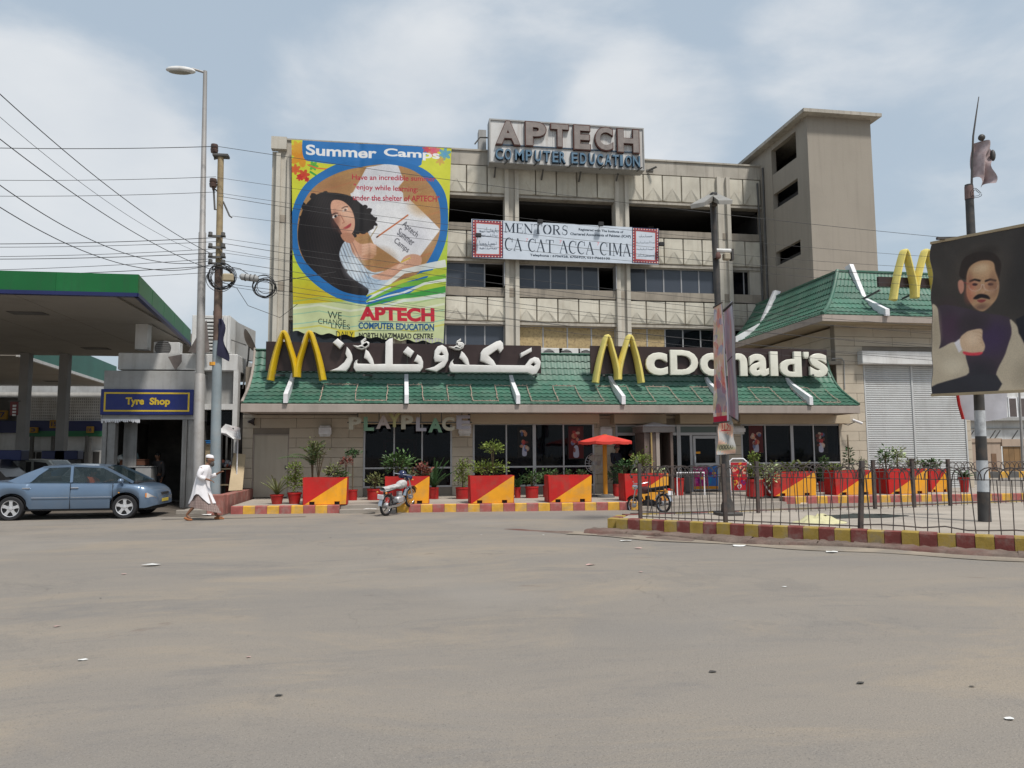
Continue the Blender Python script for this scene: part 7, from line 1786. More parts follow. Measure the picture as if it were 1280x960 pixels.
# long pole banners
def strip_banner(quad,Ys,canvas,lb,fold=.02,wv=0,back=C_GREY):
    A,B,C_,D=[at(x,y,Y=Yq)for (x,y),Yq in zip(quad,Ys)];t=thing('pole_banner',lb,'banner',tuple(D))
    m=image_mat('banner print %d'%len(bpy.data.images),canvas.done(),.5)
    def f(u,v,off=0):p=(A*(1 -u)+B*u)*v+(D*(1 -u)+C_*u)*(1 -v);return (p.x+off,p.y+fold*sin(v*11 +u*3),p.z+wv*sin(u*5 +v*7))
    part('printed_cloth',picture(f,8,24),m,t,smooth='all');mb=MB();mb.grid(lambda u,v:f(u,v,.012),8,24);part('backing',mb,back,t,smooth='all');return t,A,B,C_,D
R9=random.Random(21);pc=Canvas(80,300,rgb(226,186,170))
for k in range(70):pc.ellipse(R9.uniform(0,80),R9.uniform(0,290),R9.uniform(4,16),R9.uniform(8,26),R9.choice([rgb(206,84,80),rgb(226,190,150),rgb(240,236,236),rgb(120,150,200),rgb(230,130,110),rgb(210,200,150)]),.5,R9.uniform(0,3))
for k in range(9):pc.line([(15 +7 *k,180 +5 *k),(25 +5 *k,235),(12 +8 *k,275)],3,rgb(60,90,150),.8)
pc.rect(0,284,80,300,rgb(190,24,60));pc.rect(72,0,80,300,rgb(220,210,216))
t,A,B,C_,D=strip_banner([(892,384),(902.5,378),(911,527),(892,529)],[DY-.15,DY-.75,DY-.75,DY-.15],pc,'faded reddish pole banner with blue scribbles, left of the pair on the dark lamp')
mb=MB();mb.tube([tuple(A),tuple(B)],.02,6);part('top_rod',mb,C_DPOLE,t);mb=MB();mb.tube([tuple(D),tuple(C_)],.02,6);part('bottom_rod',mb,C_DPOLE,t)
pc=Canvas(80,300,rgb(222,190,206))
for k in range(40):pc.ellipse(R9.uniform(0,60),R9.uniform(0,300),R9.uniform(6,18),R9.uniform(12,40),R9.choice([rgb(226,150,160),rgb(206,180,206),rgb(240,210,210),rgb(200,170,200)]),.5)
pc.rect(58,0,80,300,rgb(226,224,236));pc.line([(0,150),(58,138)],3,rgb(70,50,60))
t,A,B,C_,D=strip_banner([(904.5,386),(915.5,376),(923,526),(912,520)],[DY+.15,DY-.6,DY-.6,DY+.15],pc,'washed-out pink and white pole banner, right of the pair on the dark lamp')
mb=MB();mb.tube([tuple(A+Vector((0,0,-.05))),tuple(B+Vector((0,0,-.05)))],.03,6);part('top_rod',mb,C_DPOLE,t);mb=MB();mb.tube([tuple(D),tuple(C_)],.02,6);part('bottom_rod',mb,C_DPOLE,t)
pc=Canvas(100,180,rgb(206,170,150));
for pts in (((20,20),(30,50),(15,70)),((40,15),(45,60)),((55,30),(70,45),(60,62),(40,58)),((75,15),(82,70)),((15,95),(35,110),(60,100),(85,112)),((30,80),(55,85),(70,75)),((20,60),(80,66))):pc.line(pts,6,rgb(190,36,44),.95,3)
pc.rect(0,128,100,160,rgb(170,165,135));
for k in range(5):pc.ellipse(20 +15 *k,144,8,11,rgb(90,90,80));pc.ellipse(20 +15 *k,144,4,7,rgb(170,165,135))
t,A,B,C_,D=strip_banner([(899,524),(914,520),(919.5,567),(896,569)],[DY-.3]*4,pc,'small torn pinkish flyer with red Urdu scrawl below the pole banners',.03)
mb=MB();mb.tube([tuple(D),tuple(C_)],.01,5);part('edge_rod',mb,C_DPOLE,t)

# billboard pole, portrait banner and party flag
g0=at(1231,652,Z=IZ-.03);GY=g0.y;g1=at(1211,231,Y=GY);gp=thing('banner_pole','thick dark pole with a peeling white painted foot carrying the portrait banner','pole',(g0.x,GY,IZ-.03))
gl=lambda t:tuple(g0.lerp(g1,t));C_WP=mat('peeling white pole paint',(.42,.44,.46),.7,.2,3,dirt=((.05,.045,.045),.7,4))
mb=MB();mb.tube([gl(0),gl(.085)],[.115,.108],14);part('foot_shaft',mb,C_DPOLE,gp,smooth=40);mb=MB();mb.tube([gl(.085),gl(.175)],[.102,.10],14);part('white_shaft',mb,C_WP,gp,smooth=40)
mb=MB();mb.tube([gl(.175),gl(.245)],[.099,.097],14);part('black_shaft',mb,C_DPOLE,gp,smooth=40);mb=MB();mb.tube([gl(.245),gl(.32)],[.096,.094],14);part('mottled_shaft',mb,C_WP,gp,smooth=40)
mb=MB();mb.tube([gl(.32),gl(1)],[.092,.075],14);part('upper_shaft',mb,C_DPOLE,gp,smooth=40)
mb=MB();mb.tube([gl(.955),gl(.995)],[.084,.08],14);part('rusty_collar',mb,mat('pinkish rusty collar',(.17,.11,.10),.8,.3,8),gp,smooth=40)
Z3=lambda zx,zy:(1150 +zx/4.177,270 +zy/4.177)
qb=[(62,148),(640,36),(640,903),(66,930)]
c=QCanvas(578,800,qb,rgb(58,52,47))
c.Soft(330,300,200,170,rgb(76,66,56),.6);c.Soft(600,300,180,300,rgb(40,36,34),.8);c.Soft(150,520,120,120,rgb(60,44,46),.6)
BG_=rgb(172,158,136)
c.P([(110,470),(250,480),(340,505),(470,530),(500,600),(480,700),(440,780),(420,910),(160,860),(150,700),(105,700),(100,560)],rgb(62,51,58),smooth=3)
c.Soft(400,640,120,120,rgb(60,42,78),.6);c.Soft(170,590,90,110,rgb(72,46,64),.6);c.Soft(300,560,110,80,rgb(52,44,46),.8);c.Soft(330,830,120,100,rgb(44,42,46),.9)
c.P([(60,480),(95,478),(105,530),(112,620),(108,692),(66,700)],BG_,smooth=3)
c.P([(60,700),(110,695),(180,662),(240,668),(262,740),(278,818),(200,850),(110,888),(60,900)],BG_,smooth=3);c.P([(478,545),(505,570),(545,640),(650,700),(650,930),(410,915),(416,840),(430,780),(466,700),(486,620)],BG_,smooth=3)
c.P([(60,895),(150,862),(280,835),(420,830),(410,925),(60,940)],rgb(48,46,50),smooth=2);c.P([(505,545),(650,520),(650,740),(560,690)],rgb(30,28,32),smooth=2)
c.P([(196,664),(232,640),(240,700),(222,716)],rgb(196,190,190));c.P([(232,640),(262,610),(290,598),(345,592),(352,640),(362,680),(346,712),(310,716),(262,712),(236,690)],rgb(184,156,128),smooth=4)
for k in range(4):c.Ln([(300 +k*12,606 +k*18),(332 +k*6,606 +k*20),(352,618 +k*22)],3,rgb(150,116,92),.7)
c.P([(246,708),(290,716),(346,712),(330,728),(280,730),(250,722)],rgb(190,60,70),smooth=3)
# head
c.P([(232,330),(228,260),(262,205),(340,184),(410,200),(438,250),(430,330),(420,340)],rgb(46,36,30),smooth=4)
c.P([(262,300),(285,255),(340,232),(400,240),(414,290),(428,350),(420,420),(400,460),(360,496),(325,494),(290,462),(262,410),(256,350)],rgb(166,130,98),smooth=5)
c.Soft(280,390,40,90,rgb(170,90,72),.55);c.Soft(345,285,55,40,rgb(184,154,120),.6);c.P([(212,345),(226,335),(240,350),(244,390),(232,408),(216,380)],rgb(178,124,104),smooth=4)
for ex in (306,386):c.Ln([(ex-30,342),(ex,332),(ex+28,340)],10,rgb(36,26,24));c.E(ex,358,14,7,rgb(46,34,34));c.P(arc(ex,366,33,27,0,360,24),rgb(150,60,60),.12);c.Ln(arc(ex,366,34,27,-10,190,20),2.6,rgb(196,176,164))
c.Ln([(338,360),(352,360)],3,rgb(196,176,164));c.Ln([(240,348),(272,358)],3,rgb(150,60,60));c.Ln([(344,362),(350,392),(338,402),(356,406),(364,398)],4,rgb(140,98,76));c.Soft(350,395,14,20,rgb(190,150,120),.6)
c.P([(298,432),(320,412),(346,408),(374,416),(386,436),(366,432),(342,428),(318,436)],rgb(32,24,24),smooth=4);c.P([(318,442),(344,436),(368,440),(344,454)],rgb(130,60,56),smooth=3);c.Soft(340,478,30,16,rgb(120,90,80),.5)
c.Soft(400,360,34,90,rgb(110,78,60),.6);c.Soft(275,330,30,60,rgb(120,84,66),.5);c.Soft(330,270,60,30,rgb(200,176,144),.5);c.Soft(345,475,60,24,rgb(96,70,58),.6);c.Soft(300,395,30,24,rgb(186,140,110),.5);c.Soft(390,395,22,22,rgb(180,140,112),.5)
c.Soft(85,590,50,130,rgb(140,126,106),.6);c.Soft(190,780,90,60,rgb(190,178,156),.6);c.Soft(560,820,90,110,rgb(140,128,110),.6);c.Soft(300,640,50,50,rgb(200,176,150),.5);c.Soft(340,190,110,40,rgb(40,33,28),.6)
c.blur(5,None,.03)
M_PORT=image_mat('printed portrait banner',np.clip(c.done()*1.22,0,1),.5)
qpx=[Z3(*p)for p in qb];Yb=[13.13,11.35,11.35,13.13]
A,B,C_,D=[at(x,y,Y=Yq)for (x,y),Yq in zip(qpx,Yb)]
pb=thing('portrait_banner','large dark banner with a moustached man in glasses and waistcoat, fist raised','banner',tuple(D))
def bb(u,v,off=0):
    p=(A*(1 -u)+B*u)*v+(D*(1 -u)+C_*u)*(1 -v)
    w=.03 *sin((u*1.2 +v)*22)*exp(-((u+(1 -v))*2.2))+.018 *sin((u*2.0 -v)*19)*max(0,v-.5)+.012 *sin(v*30 +u*8)*(1 -v)+.025 *sin(u*5)*sin(v*4)
    return (p.x-.3 *w,p.y+w*1.3 +off,p.z)
part('banner_cloth',picture(bb,60,60),M_PORT,pb,smooth='all')
mb=MB();mb.grid(lambda u,v:bb(u,v,.015),30,30);part('backing',mb,C_PEN,pb,smooth='all')
mb=MB();mb.obox(A+Vector((0,.03,.03)),B+Vector((0,.03,.03)),.05,.05);part('top_batten',mb,C_WOOD,pb);mb=MB();mb.obox(D+Vector((0,.03,-.02)),C_+Vector((0,.03,-.02)),.05,.05);part('bottom_batten',mb,C_WOOD,pb)
mb=MB();k0,k1=at(1171,298,Y=12.9),at(1212,294,Y=12.7);mb.obox(k0,k1+Vector((0,.2,0)),.05,.05);part('cross_bar',mb,C_DPOLE,pb)
# second banner behind, seen from its grey back
q4=[at(1196,488,Y=13.6),at(1262,484,Y=13.3),at(1258,522,Y=13.3),at(1204,524,Y=13.6)]
t=thing('rear_banner','pale grey banner with a red edge hanging on the pole below the portrait','banner',tuple(q4[3]));mb=MB()
mb.grid(lambda u,v:tuple((q4[0]*(1 -u)+q4[1]*u)*(1 -v)+(q4[3]*(1 -u)+q4[2]*u)*v+Vector((0,.04 *sin(u*7 +v*3),-.06 *sin(pi*u)*v))),12,8);part('cloth',mb,mat('pale grey banner cloth',(.42,.42,.46),.7,.1,4),t,smooth='all')
mb=MB();mb.tube([tuple(q4[0]),tuple(q4[0].lerp(q4[3],.5)+Vector((-.02,0,0))),tuple(q4[3])],.03,6);part('red_edge',mb,C_POT,t)
fp=thing('party_flag','wind-twisted pale flag on a thin bent stick above the dark pole','flag',tuple(at(1215,231,Y=GY)))
mb=MB();st_=[tuple(at(x,y,Y=GY-.06))for x,y in ((1214.5,240),(1215,205),(1216.5,170),(1220,145),(1223.5,121))];mb.tube(st_,[.022,.02,.018,.014,.008],6);part('stick',mb,C_DPOLE,fp)
fa=[(1216.5,176),(1229,180),(1245,186),(1242,212),(1228,234),(1217,222)]
P0,P1,P2,P3=at(1217,178,Y=GY-.06),at(1243,184,Y=GY-.3),at(1239,228,Y=GY-.3),at(1217,222,Y=GY-.06)
mb=MB();mb.grid(lambda u,v:tuple((P0*(1 -u)+P1*u)*(1 -v)+(P3*(1 -u)+P2*u)*v+Vector((.05 *sin(v*9)*u,.10 *sin(u*8 +v*3),.07 *sin(pi*u)*(1 if v<.5 else -1.5)+.04 *sin(u*11)*v))),14,12);part('cloth',mb,mat('pale pinkish flag cloth',(.40,.32,.32),.85,.25,9,dirt=((.2,.08,.08),.5,6)),fp,smooth='all')
c_=at(1227,172,Y=GY-.2)
for k_,r_ in ((c_,(.07,.06,.07)),(c_+Vector((.18,-.05,-.38)),(.05,.05,.12))):mb=MB();mb.ball(tuple(k_),r_,8,6);part('knotted_strip',mb,C_DPOLE,fp,smooth='all')
mb=MB();k_=at(1216,241,Y=GY-.15)
for r_ in (.08,.12):mb.tube([(k_.x+.07 +r_*cos(i/2),GY-.15 +.03 *sin(i),k_.z+r_*.8 *sin(i/2))for i in range(13)],.006,4,False)
part('wire_tie',mb,C_WIRE,fp)

# ================================================================== OVERHEAD CABLES
def cable(p0,p1,sag,lb,r=.011,grp='overhead cables strung from the utility pole'):
    p0,p1=Vector(p0),Vector(p1);n=28;mb=MB();mb.tube([tuple(p0.lerp(p1,i/n)-Vector((0,0,sag*4 *(i/n)*(1 -i/n))))for i in range(n+1)],r,5);solo('overhead_cable',mb,C_WIRE,lb,'cable',grp)
WYs=UY-.2
ORD=['topmost']+[w+' from the top' for w in 'second third fourth fifth sixth seventh eighth ninth tenth eleventh twelfth thirteenth'.split()]+['lowest']
right=[(183,310),(222,331),(241,342),(245,352),(270,368),(297,408),(303,416),(311,421),(315,430),(325,446),(333,438),(343,452),(353,462),(356,470)]
for k,(ys,ye)in enumerate(right):
    x0=272 if k!=4 else 290
    cable(at(x0,ys,Y=WYs),at(1330,ye,Y=WYs-.3),.25 +.09 *(k%4),ORD[k]+' of the dark cables running right from the utility pole',.006 if k%3 else .008)
left=[(183,184.5),(221,225),(240,245),(297,305),(302,309),(311,321),(316,324),(323,338),(340,352),(332,345)]
for k,(ys,ye)in enumerate(left):cable(at(-30,ye,Y=WYs-.2),at(270,ys,Y=WYs),.05,ORD[k]+' of the level cables running left from the utility pole',.008 if k%3 else .011,'overhead cables crossing the sky on the left')
for ys,xe,ye,lb in ((113,262,316,'steep dark cable, topmost of those falling from upper left to the utility pole'),(170,262,336,'steep dark cable, second of those falling from upper left to the pole'),(142,240,312,'faint thin cable between the two steepest ones'),(228,262,326,'dark cable falling gently from the left, third of the sloping ones'),(256,262,331,'lowest dark cable sloping in from the left')):
    cable(at(-5,ys,Y=13.5),at(xe,ye,Y=WYs),0.55 if ys>200 else .25,lb,.009 if ys!=142 else .005,None)
mb=MB();P_=[at(x,y,Y=UY-.3)for x,y in ((284,333),(300,336),(318,348),(345,352),(420,340))];mb.tube([tuple(p_)for p_ in P_],.012,5);solo('service_cable',mb,C_WIRE,'black service cable looping from the pole to the splice box','cable')
mb=MB();P_=[at(x,y,Y=UY-.3 +.002 *(x-270))for x,y in ((272,336),(277,352),(296,360),(310,382),(350,397),(372,380))];mb.tube([tuple(p_)for p_ in P_],.009,5);solo('service_cable',mb,C_WIRE,'loose black cable drooping from the coil to the banner edge','cable')

# ================================================================== ISLAND FENCES
def fence_run(root,a,b,h,z,npick,post_at,lean=0.0,broken=0.0,seed=0):
    """iron railing: posts, pickets, interlaced hoops and two rails"""
    R=random.Random(seed);a,b=Vector((a[0],a[1],z)),Vector((b[0],b[1],z));d=(b-a);un=d.normalized()
    hr=h*.82
    pm=MB();pm.tube([(0,0,0),(R.uniform(-.01,.01),0,hr)],.0085,5);pme=pm.mesh('picket',C_FENCE)
    hm=MB();hw=d.length/npick;hm.tube([(-hw*.98 *cos(pi*i/8),0,.21 *sin(pi*i/8)**.8)for i in range(9)],.0095,5,False);hme=hm.mesh('hoop',C_FENCE)
    ang=atan2(d.y,d.x);o=origin_of(root)
    for i in range(1,npick):
        p=a+d*i/npick-o
        lean_i=R.uniform(-.09,.09)+lean
        piece('picket',pme,root,tuple(p),(R.uniform(-.03,.03),lean_i,ang));
        if i<npick-0:piece('hoop',hme,root,(p.x-un.x*0 +sin(lean_i)*hr*un.x,p.y+sin(lean_i)*hr*un.y,p.z+hr-.012),(0,0,ang))
    rl=MB();zt=Vector((0,0,hr));rl.obox(a+zt,b+zt,.03,.012);part('top_rail',rl,C_FENCE,root)
    rl=MB();zt=Vector((0,0,.06));n=8;rl.tube([tuple(a.lerp(b,i/n)+zt+Vector((0,0,broken*R.uniform(-.05,.12))))for i in range(n+1)],.012,5);part('bottom_rail',rl,C_FENCE,root)
def fpost(root,x,y,z,h,lean=0,ang=0):
    mb=MB();top=Vector((x+lean,y,z+h));mb.obox((x,y,z),top,.068,.068);part('post',mb,C_FENCE,root)
GRP='iron railings of the traffic island'
zt0=IZ-.02
nf=[(4.92,15.30),(6.05,13.80),(7.75,12.24),(9.72,10.72),(11.9,8.6)]
nf=[ipt(s,.32,zt0)[:2]for s in (0.45,2.2,4.55,7.12,9.6)]
hN=at(1048,580,Y=at(1048,659,Z=IZ).y).z-IZ
lbs=['first section of the near railing, from the corner post to the leaning post','near railing section between the leaning post and the tall post by the yellow cloth','long near railing section passing in front of the banner pole','last near railing section running out of the picture']
leans=[0,-.02,.10,.03,0]
for i in range(4):
    t=thing('railing',lbs[i],'railing',(nf[i][0],nf[i][1],zt0),GRP);fence_run(t,nf[i],nf[i+1],hN*.97,zt0,(13,14,15,12)[i],0,.05 if i in (1,)else .02 *i,.5 *(i==2),40 +i)
    fpost(t,nf[i][0],nf[i][1],zt0-.1,hN+.18 if i==2 else hN+.12,leans[i])
    if i==3:fpost(t,nf[4][0],nf[4][1],zt0,hN)
far=[(5.15,15.75),(7.87,15.95),(10.99,16.25),(13.34,16.65),(16.2,17.05),(20.5,17.6)]
far=[(4.95,15.45)]+[tuple(at(x,y,Z=IZ-.02)[:2])for x,y in ((948,641),(1094,636),(1188,632))]+[(17.0,17.3),(21,17.9)]
lbf=['far railing section behind the near one, starting at the island corner','far railing section in front of the fern planter','far railing section before the left roller shutter','far railing section behind the banner pole','far railing section at the right edge of the picture']
for i in range(5):
    t=thing('railing',lbf[i],'railing',(far[i][0],far[i][1],zt0),GRP);L_=(Vector(far[i+1])-Vector(far[i])).length
    fence_run(t,far[i],far[i+1],1.06,zt0,max(6,int(L_/.19)),0,0,0,60 +i)
    if i:fpost(t,far[i][0],far[i][1],zt0,1.15)
mx_=at(1143,634,Z=IZ-.02);t=thing('fence_post','extra dark iron post in the far railing before the left shutter','post',(mx_.x,mx_.y,zt0));fpost(t,mx_.x,mx_.y,zt0,1.15);mb=MB();mb.box(mx_.x-.05,mx_.x+.05,mx_.y-.05,mx_.y+.05,zt0+1.151,zt0+1.17);part('cap',mb,C_FENCE,t)
# cloths lying on the island
def cloth(px,py,rx,ry,h,m,lb,seed,nm='cloth_bundle',z=IZ-.03):
    p=at(px,py,Z=z);R=random.Random(seed);ph=[R.uniform(0,6.28)for _ in range(6)];mb=MB()
    mb.grid(lambda u,v:(p.x+rx*v*cos(2 *pi*u)*(1 +.18 *sin(3 *2 *pi*u+ph[0])+.08 *sin(7 *2 *pi*u)),p.y+ry*v*sin(2 *pi*u)*(1 +.15 *sin(5 *2 *pi*u+ph[1])),z+.004 +h*max(0,(1 -v**1.5))*(.7 +.3 *sin(9 *v+ph[2]+5 *u)*sin(2 *pi*u*2 +ph[3]))),26,9);return solo(nm,mb,m,lb,'cloth' if nm=='cloth_bundle' else 'litter',None if nm=='cloth_bundle' else 'scraps of litter on the road',smooth='all')
cloth(1023,654,.52,.34,.20,mat('dusty yellow cloth',(.50,.47,.28),.9,.15,8),'crumpled pale yellow cloth lying on the island by the railing post',3)
cloth(1070,646,1.05,.38,.07,mat('black green cloth',(.03,.035,.03),.9,.3,8),'flattened black cloth lying on the island behind the yellow one',4)

# ================================================================== BACKGROUND AT THE RIGHT
HY=46.0
def hx(px,py=540):return at(px,py,Y=HY).x
def hz(py,px=1240):return at(px,py,Y=HY).z
wh=thing('white_house','two-storey white house with dark windows behind the compound wall at the right','building',(hx(1240),HY,0))
mb=MB();mb.box(hx(1196),hx(1330),HY,HY+8,0,hz(470),.02);part('wall',mb,C_WHITE,wh);mb=MB();mb.box(hx(1190),hx(1330),HY-.6,HY-.002,hz(526),hz(522));mb.box(hx(1190),hx(1330),HY-.1,HY-.003,hz(536),hz(535));part('ledge',mb,C_GREY,wh)
for a,b in ((1262,1273),(1275,1290),(1222,1232)):
    mb=MB();mb.box(hx(a),hx(b),HY-.06,HY-.002,hz(522),hz(496));w_=part('window',mb,C_GUT,wh);g=MB();g.box(hx(a)+.08,hx(b)-.08,HY-.07,HY-.0605,hz(521),hz(498));part('pane',g,mat('brown window pane',(.10,.08,.075),.3),w_)
cy_=38.0;X_=lambda px:at(px,570,Y=cy_).x;Z_=lambda py:at(1240,py,Y=cy_).z
cw=thing('compound_wall','pinkish beige compound wall with angled wire arms at the right','wall',(X_(1235),cy_,0))
C_CW=mat('pinkish beige plaster',(.36,.28,.22),.85,.1,1,.1,20,streak=((.2,.15,.12),.5))
mb=MB();mb.box(X_(1211),X_(1252),cy_,cy_+.2,0,Z_(553));part('wall',mb,C_CW,cw);mb=MB();mb.box(X_(1210),X_(1253),cy_-.06,cy_+.26,Z_(553)+.002,Z_(548));part('coping',mb,C_CW,cw)
for px in (1213,1240,1246,1268):mb=MB();mb.tube([(X_(px),cy_+.1,Z_(549)),(X_(px)+.25,cy_-.1,Z_(538))],.03,5);part('wire_arm',mb,C_DGREY,cw)
mb=MB();mb.box(X_(1239),X_(1245),cy_-.03,cy_-.001,Z_(590),Z_(567));part('wall_recess',mb,mat('brown recess',(.17,.10,.06),.8),cw)
gt=thing('brown_gate','tall brown sheet gate between pale posts at the right edge','gate',(X_(1270),cy_,0))
for k in range(9):mb=MB();a=X_(1254)+k*.36;mb.box(a,a+.35,cy_-.02,cy_+.03,.1,Z_(558),.008);part('gate_panel',mb,mat('brown gate sheet',(.20,.12,.055),.6,.12,2,objvar=.1),gt)
mb=MB();mb.box(X_(1252),X_(1330),cy_-.1,cy_+.1,Z_(557.8),Z_(549));part('lintel',mb,C_CW,gt)
mb=MB();P_=[at(1274,486,Y=36),at(1276,548,Y=36)];mb.tube([(P_[0].x,36,P_[0].z),(P_[1].x,36,0)],[.05,.09],8);solo('lamp_mast',mb,C_POLE,'thin grey mast in front of the white house','mast',smooth=True)
mb=MB();mb.prism([(26,22.2),(60,22.2),(60,37.5),(18,37.5),(23.5,28),(24,22.2)],'z',PZ+.001,PZ+.006);structure('side_road',mb,M_ROAD)
fk=thing('far_kerb','black and yellow striped kerb across the side road at the right','kerb',(26,33,0));kerb_run(fk,(22.0,33.5),(38,33.5),.55,PZ,PZ+.32,.3,[C_DGREY,C_KYEL],rnd=12)
mb=MB();mb.box(X_(1196),X_(1330),34.5,37.9,PZ+.007,PZ+.1);structure('far_pavement',mb,M_PAVE)
# distant low blocks closing the horizon
for k,(x,y,w,h,lb)in enumerate(((-75,90,34,7.5,'low grey block far behind the petrol station'),(-48,75,22,6.5,'pale two-storey block far behind the fuel pumps'),(60,80,30,7,'pale block far down the side road'),(95,100,40,9,'hazy block furthest away at the right'))):
    t=thing('distant_building',lb,'building',(x,y,0));mb=MB();mb.box(x-w/2,x+w/2,y,y+10,0,h);part('wall',mb,C_WHITE if k%2 else C_GREY,t);mb=MB()
    for i in range(int(w/3)):
        for j in range(2):mb.box(x-w/2 +1 +i*3,x-w/2 +2.3 +i*3,y-.05,y-.01,1.2 +j*3.1,2.5 +j*3.1)
    part('window_panes',mb,C_GLASS,t,kind='stuff')

# ================================================================== PEOPLE
def skin(name,nodes,edges,m,root,sub=1,M=None,local=True):
    me=bpy.data.meshes.new('s');vs=[Vector(n[:3])for n in nodes]
    me.from_pydata(vs,edges,[]);ob=bpy.data.objects.new('s',me);COL.objects.link(ob)
    md=ob.modifiers.new('Skin','SKIN');md.use_smooth_shade=True
    if not me.skin_vertices:
        bm=bmesh.new();bm.from_mesh(me);bm.verts.layers.skin.verify();bm.to_mesh(me);bm.free()
    sv=me.skin_vertices[0].data
    for i,n in enumerate(nodes):sv[i].radius=(n[3],n[4]if len(n)>4 else n[3]);sv[i].use_root=(i==0)
    ss=ob.modifiers.new('Sub','SUBSURF');ss.levels=ss.render_levels=sub
    dg=bpy.context.evaluated_depsgraph_get();r=bpy.data.meshes.new_from_object(ob.evaluated_get(dg));bpy.data.objects.remove(ob)
    mb=MB();mb.add([tuple(v.co)for v in r.vertices],[tuple(p.vertices)for p in r.polygons]);bpy.data.meshes.remove(r);return mb
def hand_nodes(w,d,up,side,base,r=.009):
    """palm and five separate curled fingers growing from wrist w in direction d"""
    w,d,up=Vector(w),Vector(d).normalized(),Vector(up).normalized();s=d.cross(up).normalized()*side
    nodes=[(*(w+d*.055),.030,.018)];edges=[]
    for k in range(4):
        o=(k-1.5)*.019;l=(.068,.080,.074,.058)[k];b0=w+d*.095 +s*o;b1=b0+d*l*.5 -up*.010;b2=b1+d*l*.3 -up*.028
        i=len(nodes);nodes+=[(*b0,r),(*b1,r*.92),(*b2,r*.8)];edges+=[(0,i),(i,i+1),(i+1,i+2)]
    t0=w+d*.03 +s*-.034;t1=t0+d*.035 -s*.018;t2=t1+d*.026 -up*.012;i=len(nodes);nodes+=[(*t0,r*1.2),(*t1,r*1.05),(*t2,r*.85)];edges+=[(0,i),(i,i+1),(i+1,i+2)]
    return nodes,edges
def human(root,J,skin_m,arms_bare=True):
    """one continuous body: J maps joint names to (x, y, z); x forward, y left"""
    N_=[];E_=[];idx={}
    def nd(k,r,r2=None):idx[k]=len(N_);N_.append((*J[k],r)if r2 is None else (*J[k],r,r2));return idx[k]
    for k,r in (('pelvis',.125),('waist',.115),('chest',.135),('neck0',.07),('neck',.052),('head0',.062)):nd(k,r)
    E_+=[(0,1),(1,2),(2,3),(3,4),(4,5)]
    for s in 'LR':
        for k,r in (('hip',.088),('knee',.058),('ankle',.036),('toe',.030)):nd(k+s,r)
        E_+=[(0,idx['hip'+s]),(idx['hip'+s],idx['knee'+s]),(idx['knee'+s],idx['ankle'+s]),(idx['ankle'+s],idx['toe'+s])]
        for k,r in (('sh',.062),('el',.042),('wr',.027)):nd(k+s,r)
        E_+=[(2,idx['sh'+s]),(idx['sh'+s],idx['el'+s]),(idx['el'+s],idx['wr'+s])]
        d=Vector(J['wr'+s])-Vector(J['el'+s]);hn,he=hand_nodes(J['wr'+s],d,(0,0,1)if abs(d.normalized().z)<.8 else (-1,0,0),1 if s=='L' else -1,0)
        b=len(N_);N_+=hn;E_+=[(idx['wr'+s],b)]+[(x+b,y+b)for x,y in he]
    mb=skin('body',N_,E_,skin_m,root,1)
    h=Vector(J['head']);f=Vector(J.get('face',(1,0,0))).normalized();up=Vector((0,0,1));rt=f.cross(up)
    Mh=Matrix(((f.x,-rt.x,up.x,h.x),(f.y,-rt.y,up.y,h.y),(f.z,-rt.z,up.z,h.z),(0,0,0,1)))
    hm=MB()
    def hd(u,v):
        a=2 *pi*u;z=cos(pi*v);s=sin(pi*v);x=.098 *s*cos(a);y=.076 *s*sin(a)
        if cos(a)>0:x*=1 -.10 *(z<-.2);
        if z<-.3:y*=.86;x*=.93
        if cos(a)>.93 and -.35 <z<.15:x+=.022 *(1 -abs(z+.12)/.3)      # nose
        if cos(a)>.8 and -.62 <z<-.5:x+=.006
        if cos(a)>.75 and .05 <z<.25 and abs(sin(a))>.25:x-=.006
        return (x,y,.122 *z)
    hm.grid(hd,28,20)
    for s in (-1,1):hm.ball((-.005,s*.078,-.005),(.022,.010,.034),8,6)
    hm.xf(Mh);mb.merge(hm);part('body',mb,skin_m,root,local=True,smooth='all')
    em=MB()
    for s in (-1,1):em.ball((.082,s*.032,.018),(.012,.014,.008),8,5)
    em.xf(Mh);part('eyes',em,mat('dark eye',(.02,.015,.012),.3),root,local=True)
    return Mh
def tube_cloth(name,nodes,edges,m,root,sub=1):part(name,skin(name,nodes,edges,m,root,sub),m,root,local=True,smooth='all')
def hair(root,Mh,m=C_HAIR,top=True):
    mb=MB();mb.grid(lambda u,v:(-.012 +.106 *sin(pi*v*.62)*cos(2 *pi*u),.084 *sin(pi*v*.62)*sin(2 *pi*u),.012 +.128 *cos(pi*v*.62)+(.045 *max(0,cos(2 *pi*u))*v*v)),20,8);mb.xf(Mh);part('hair',mb,m,root,local=True,smooth='all')
STAND=dict(pelvis=(0,0,.93),waist=(0,0,1.08),chest=(.01,0,1.30),neck0=(.01,0,1.43),neck=(.02,0,1.49),head0=(.03,0,1.55),head=(.035,0,1.615),hipL=(0,.09,.87),hipR=(0,-.09,.87),kneeL=(.03,.10,.50),kneeR=(.02,-.10,.50),
             ankleL=(-.02,.11,.09),ankleR=(-.02,-.11,.09),toeL=(.14,.12,.035),toeR=(.14,-.12,.035),shL=(0,.18,1.40),shR=(0,-.18,1.40),elL=(-.03,.23,1.12),elR=(-.03,-.23,1.12),wrL=(.03,.22,.88),wrR=(.03,-.22,.88))
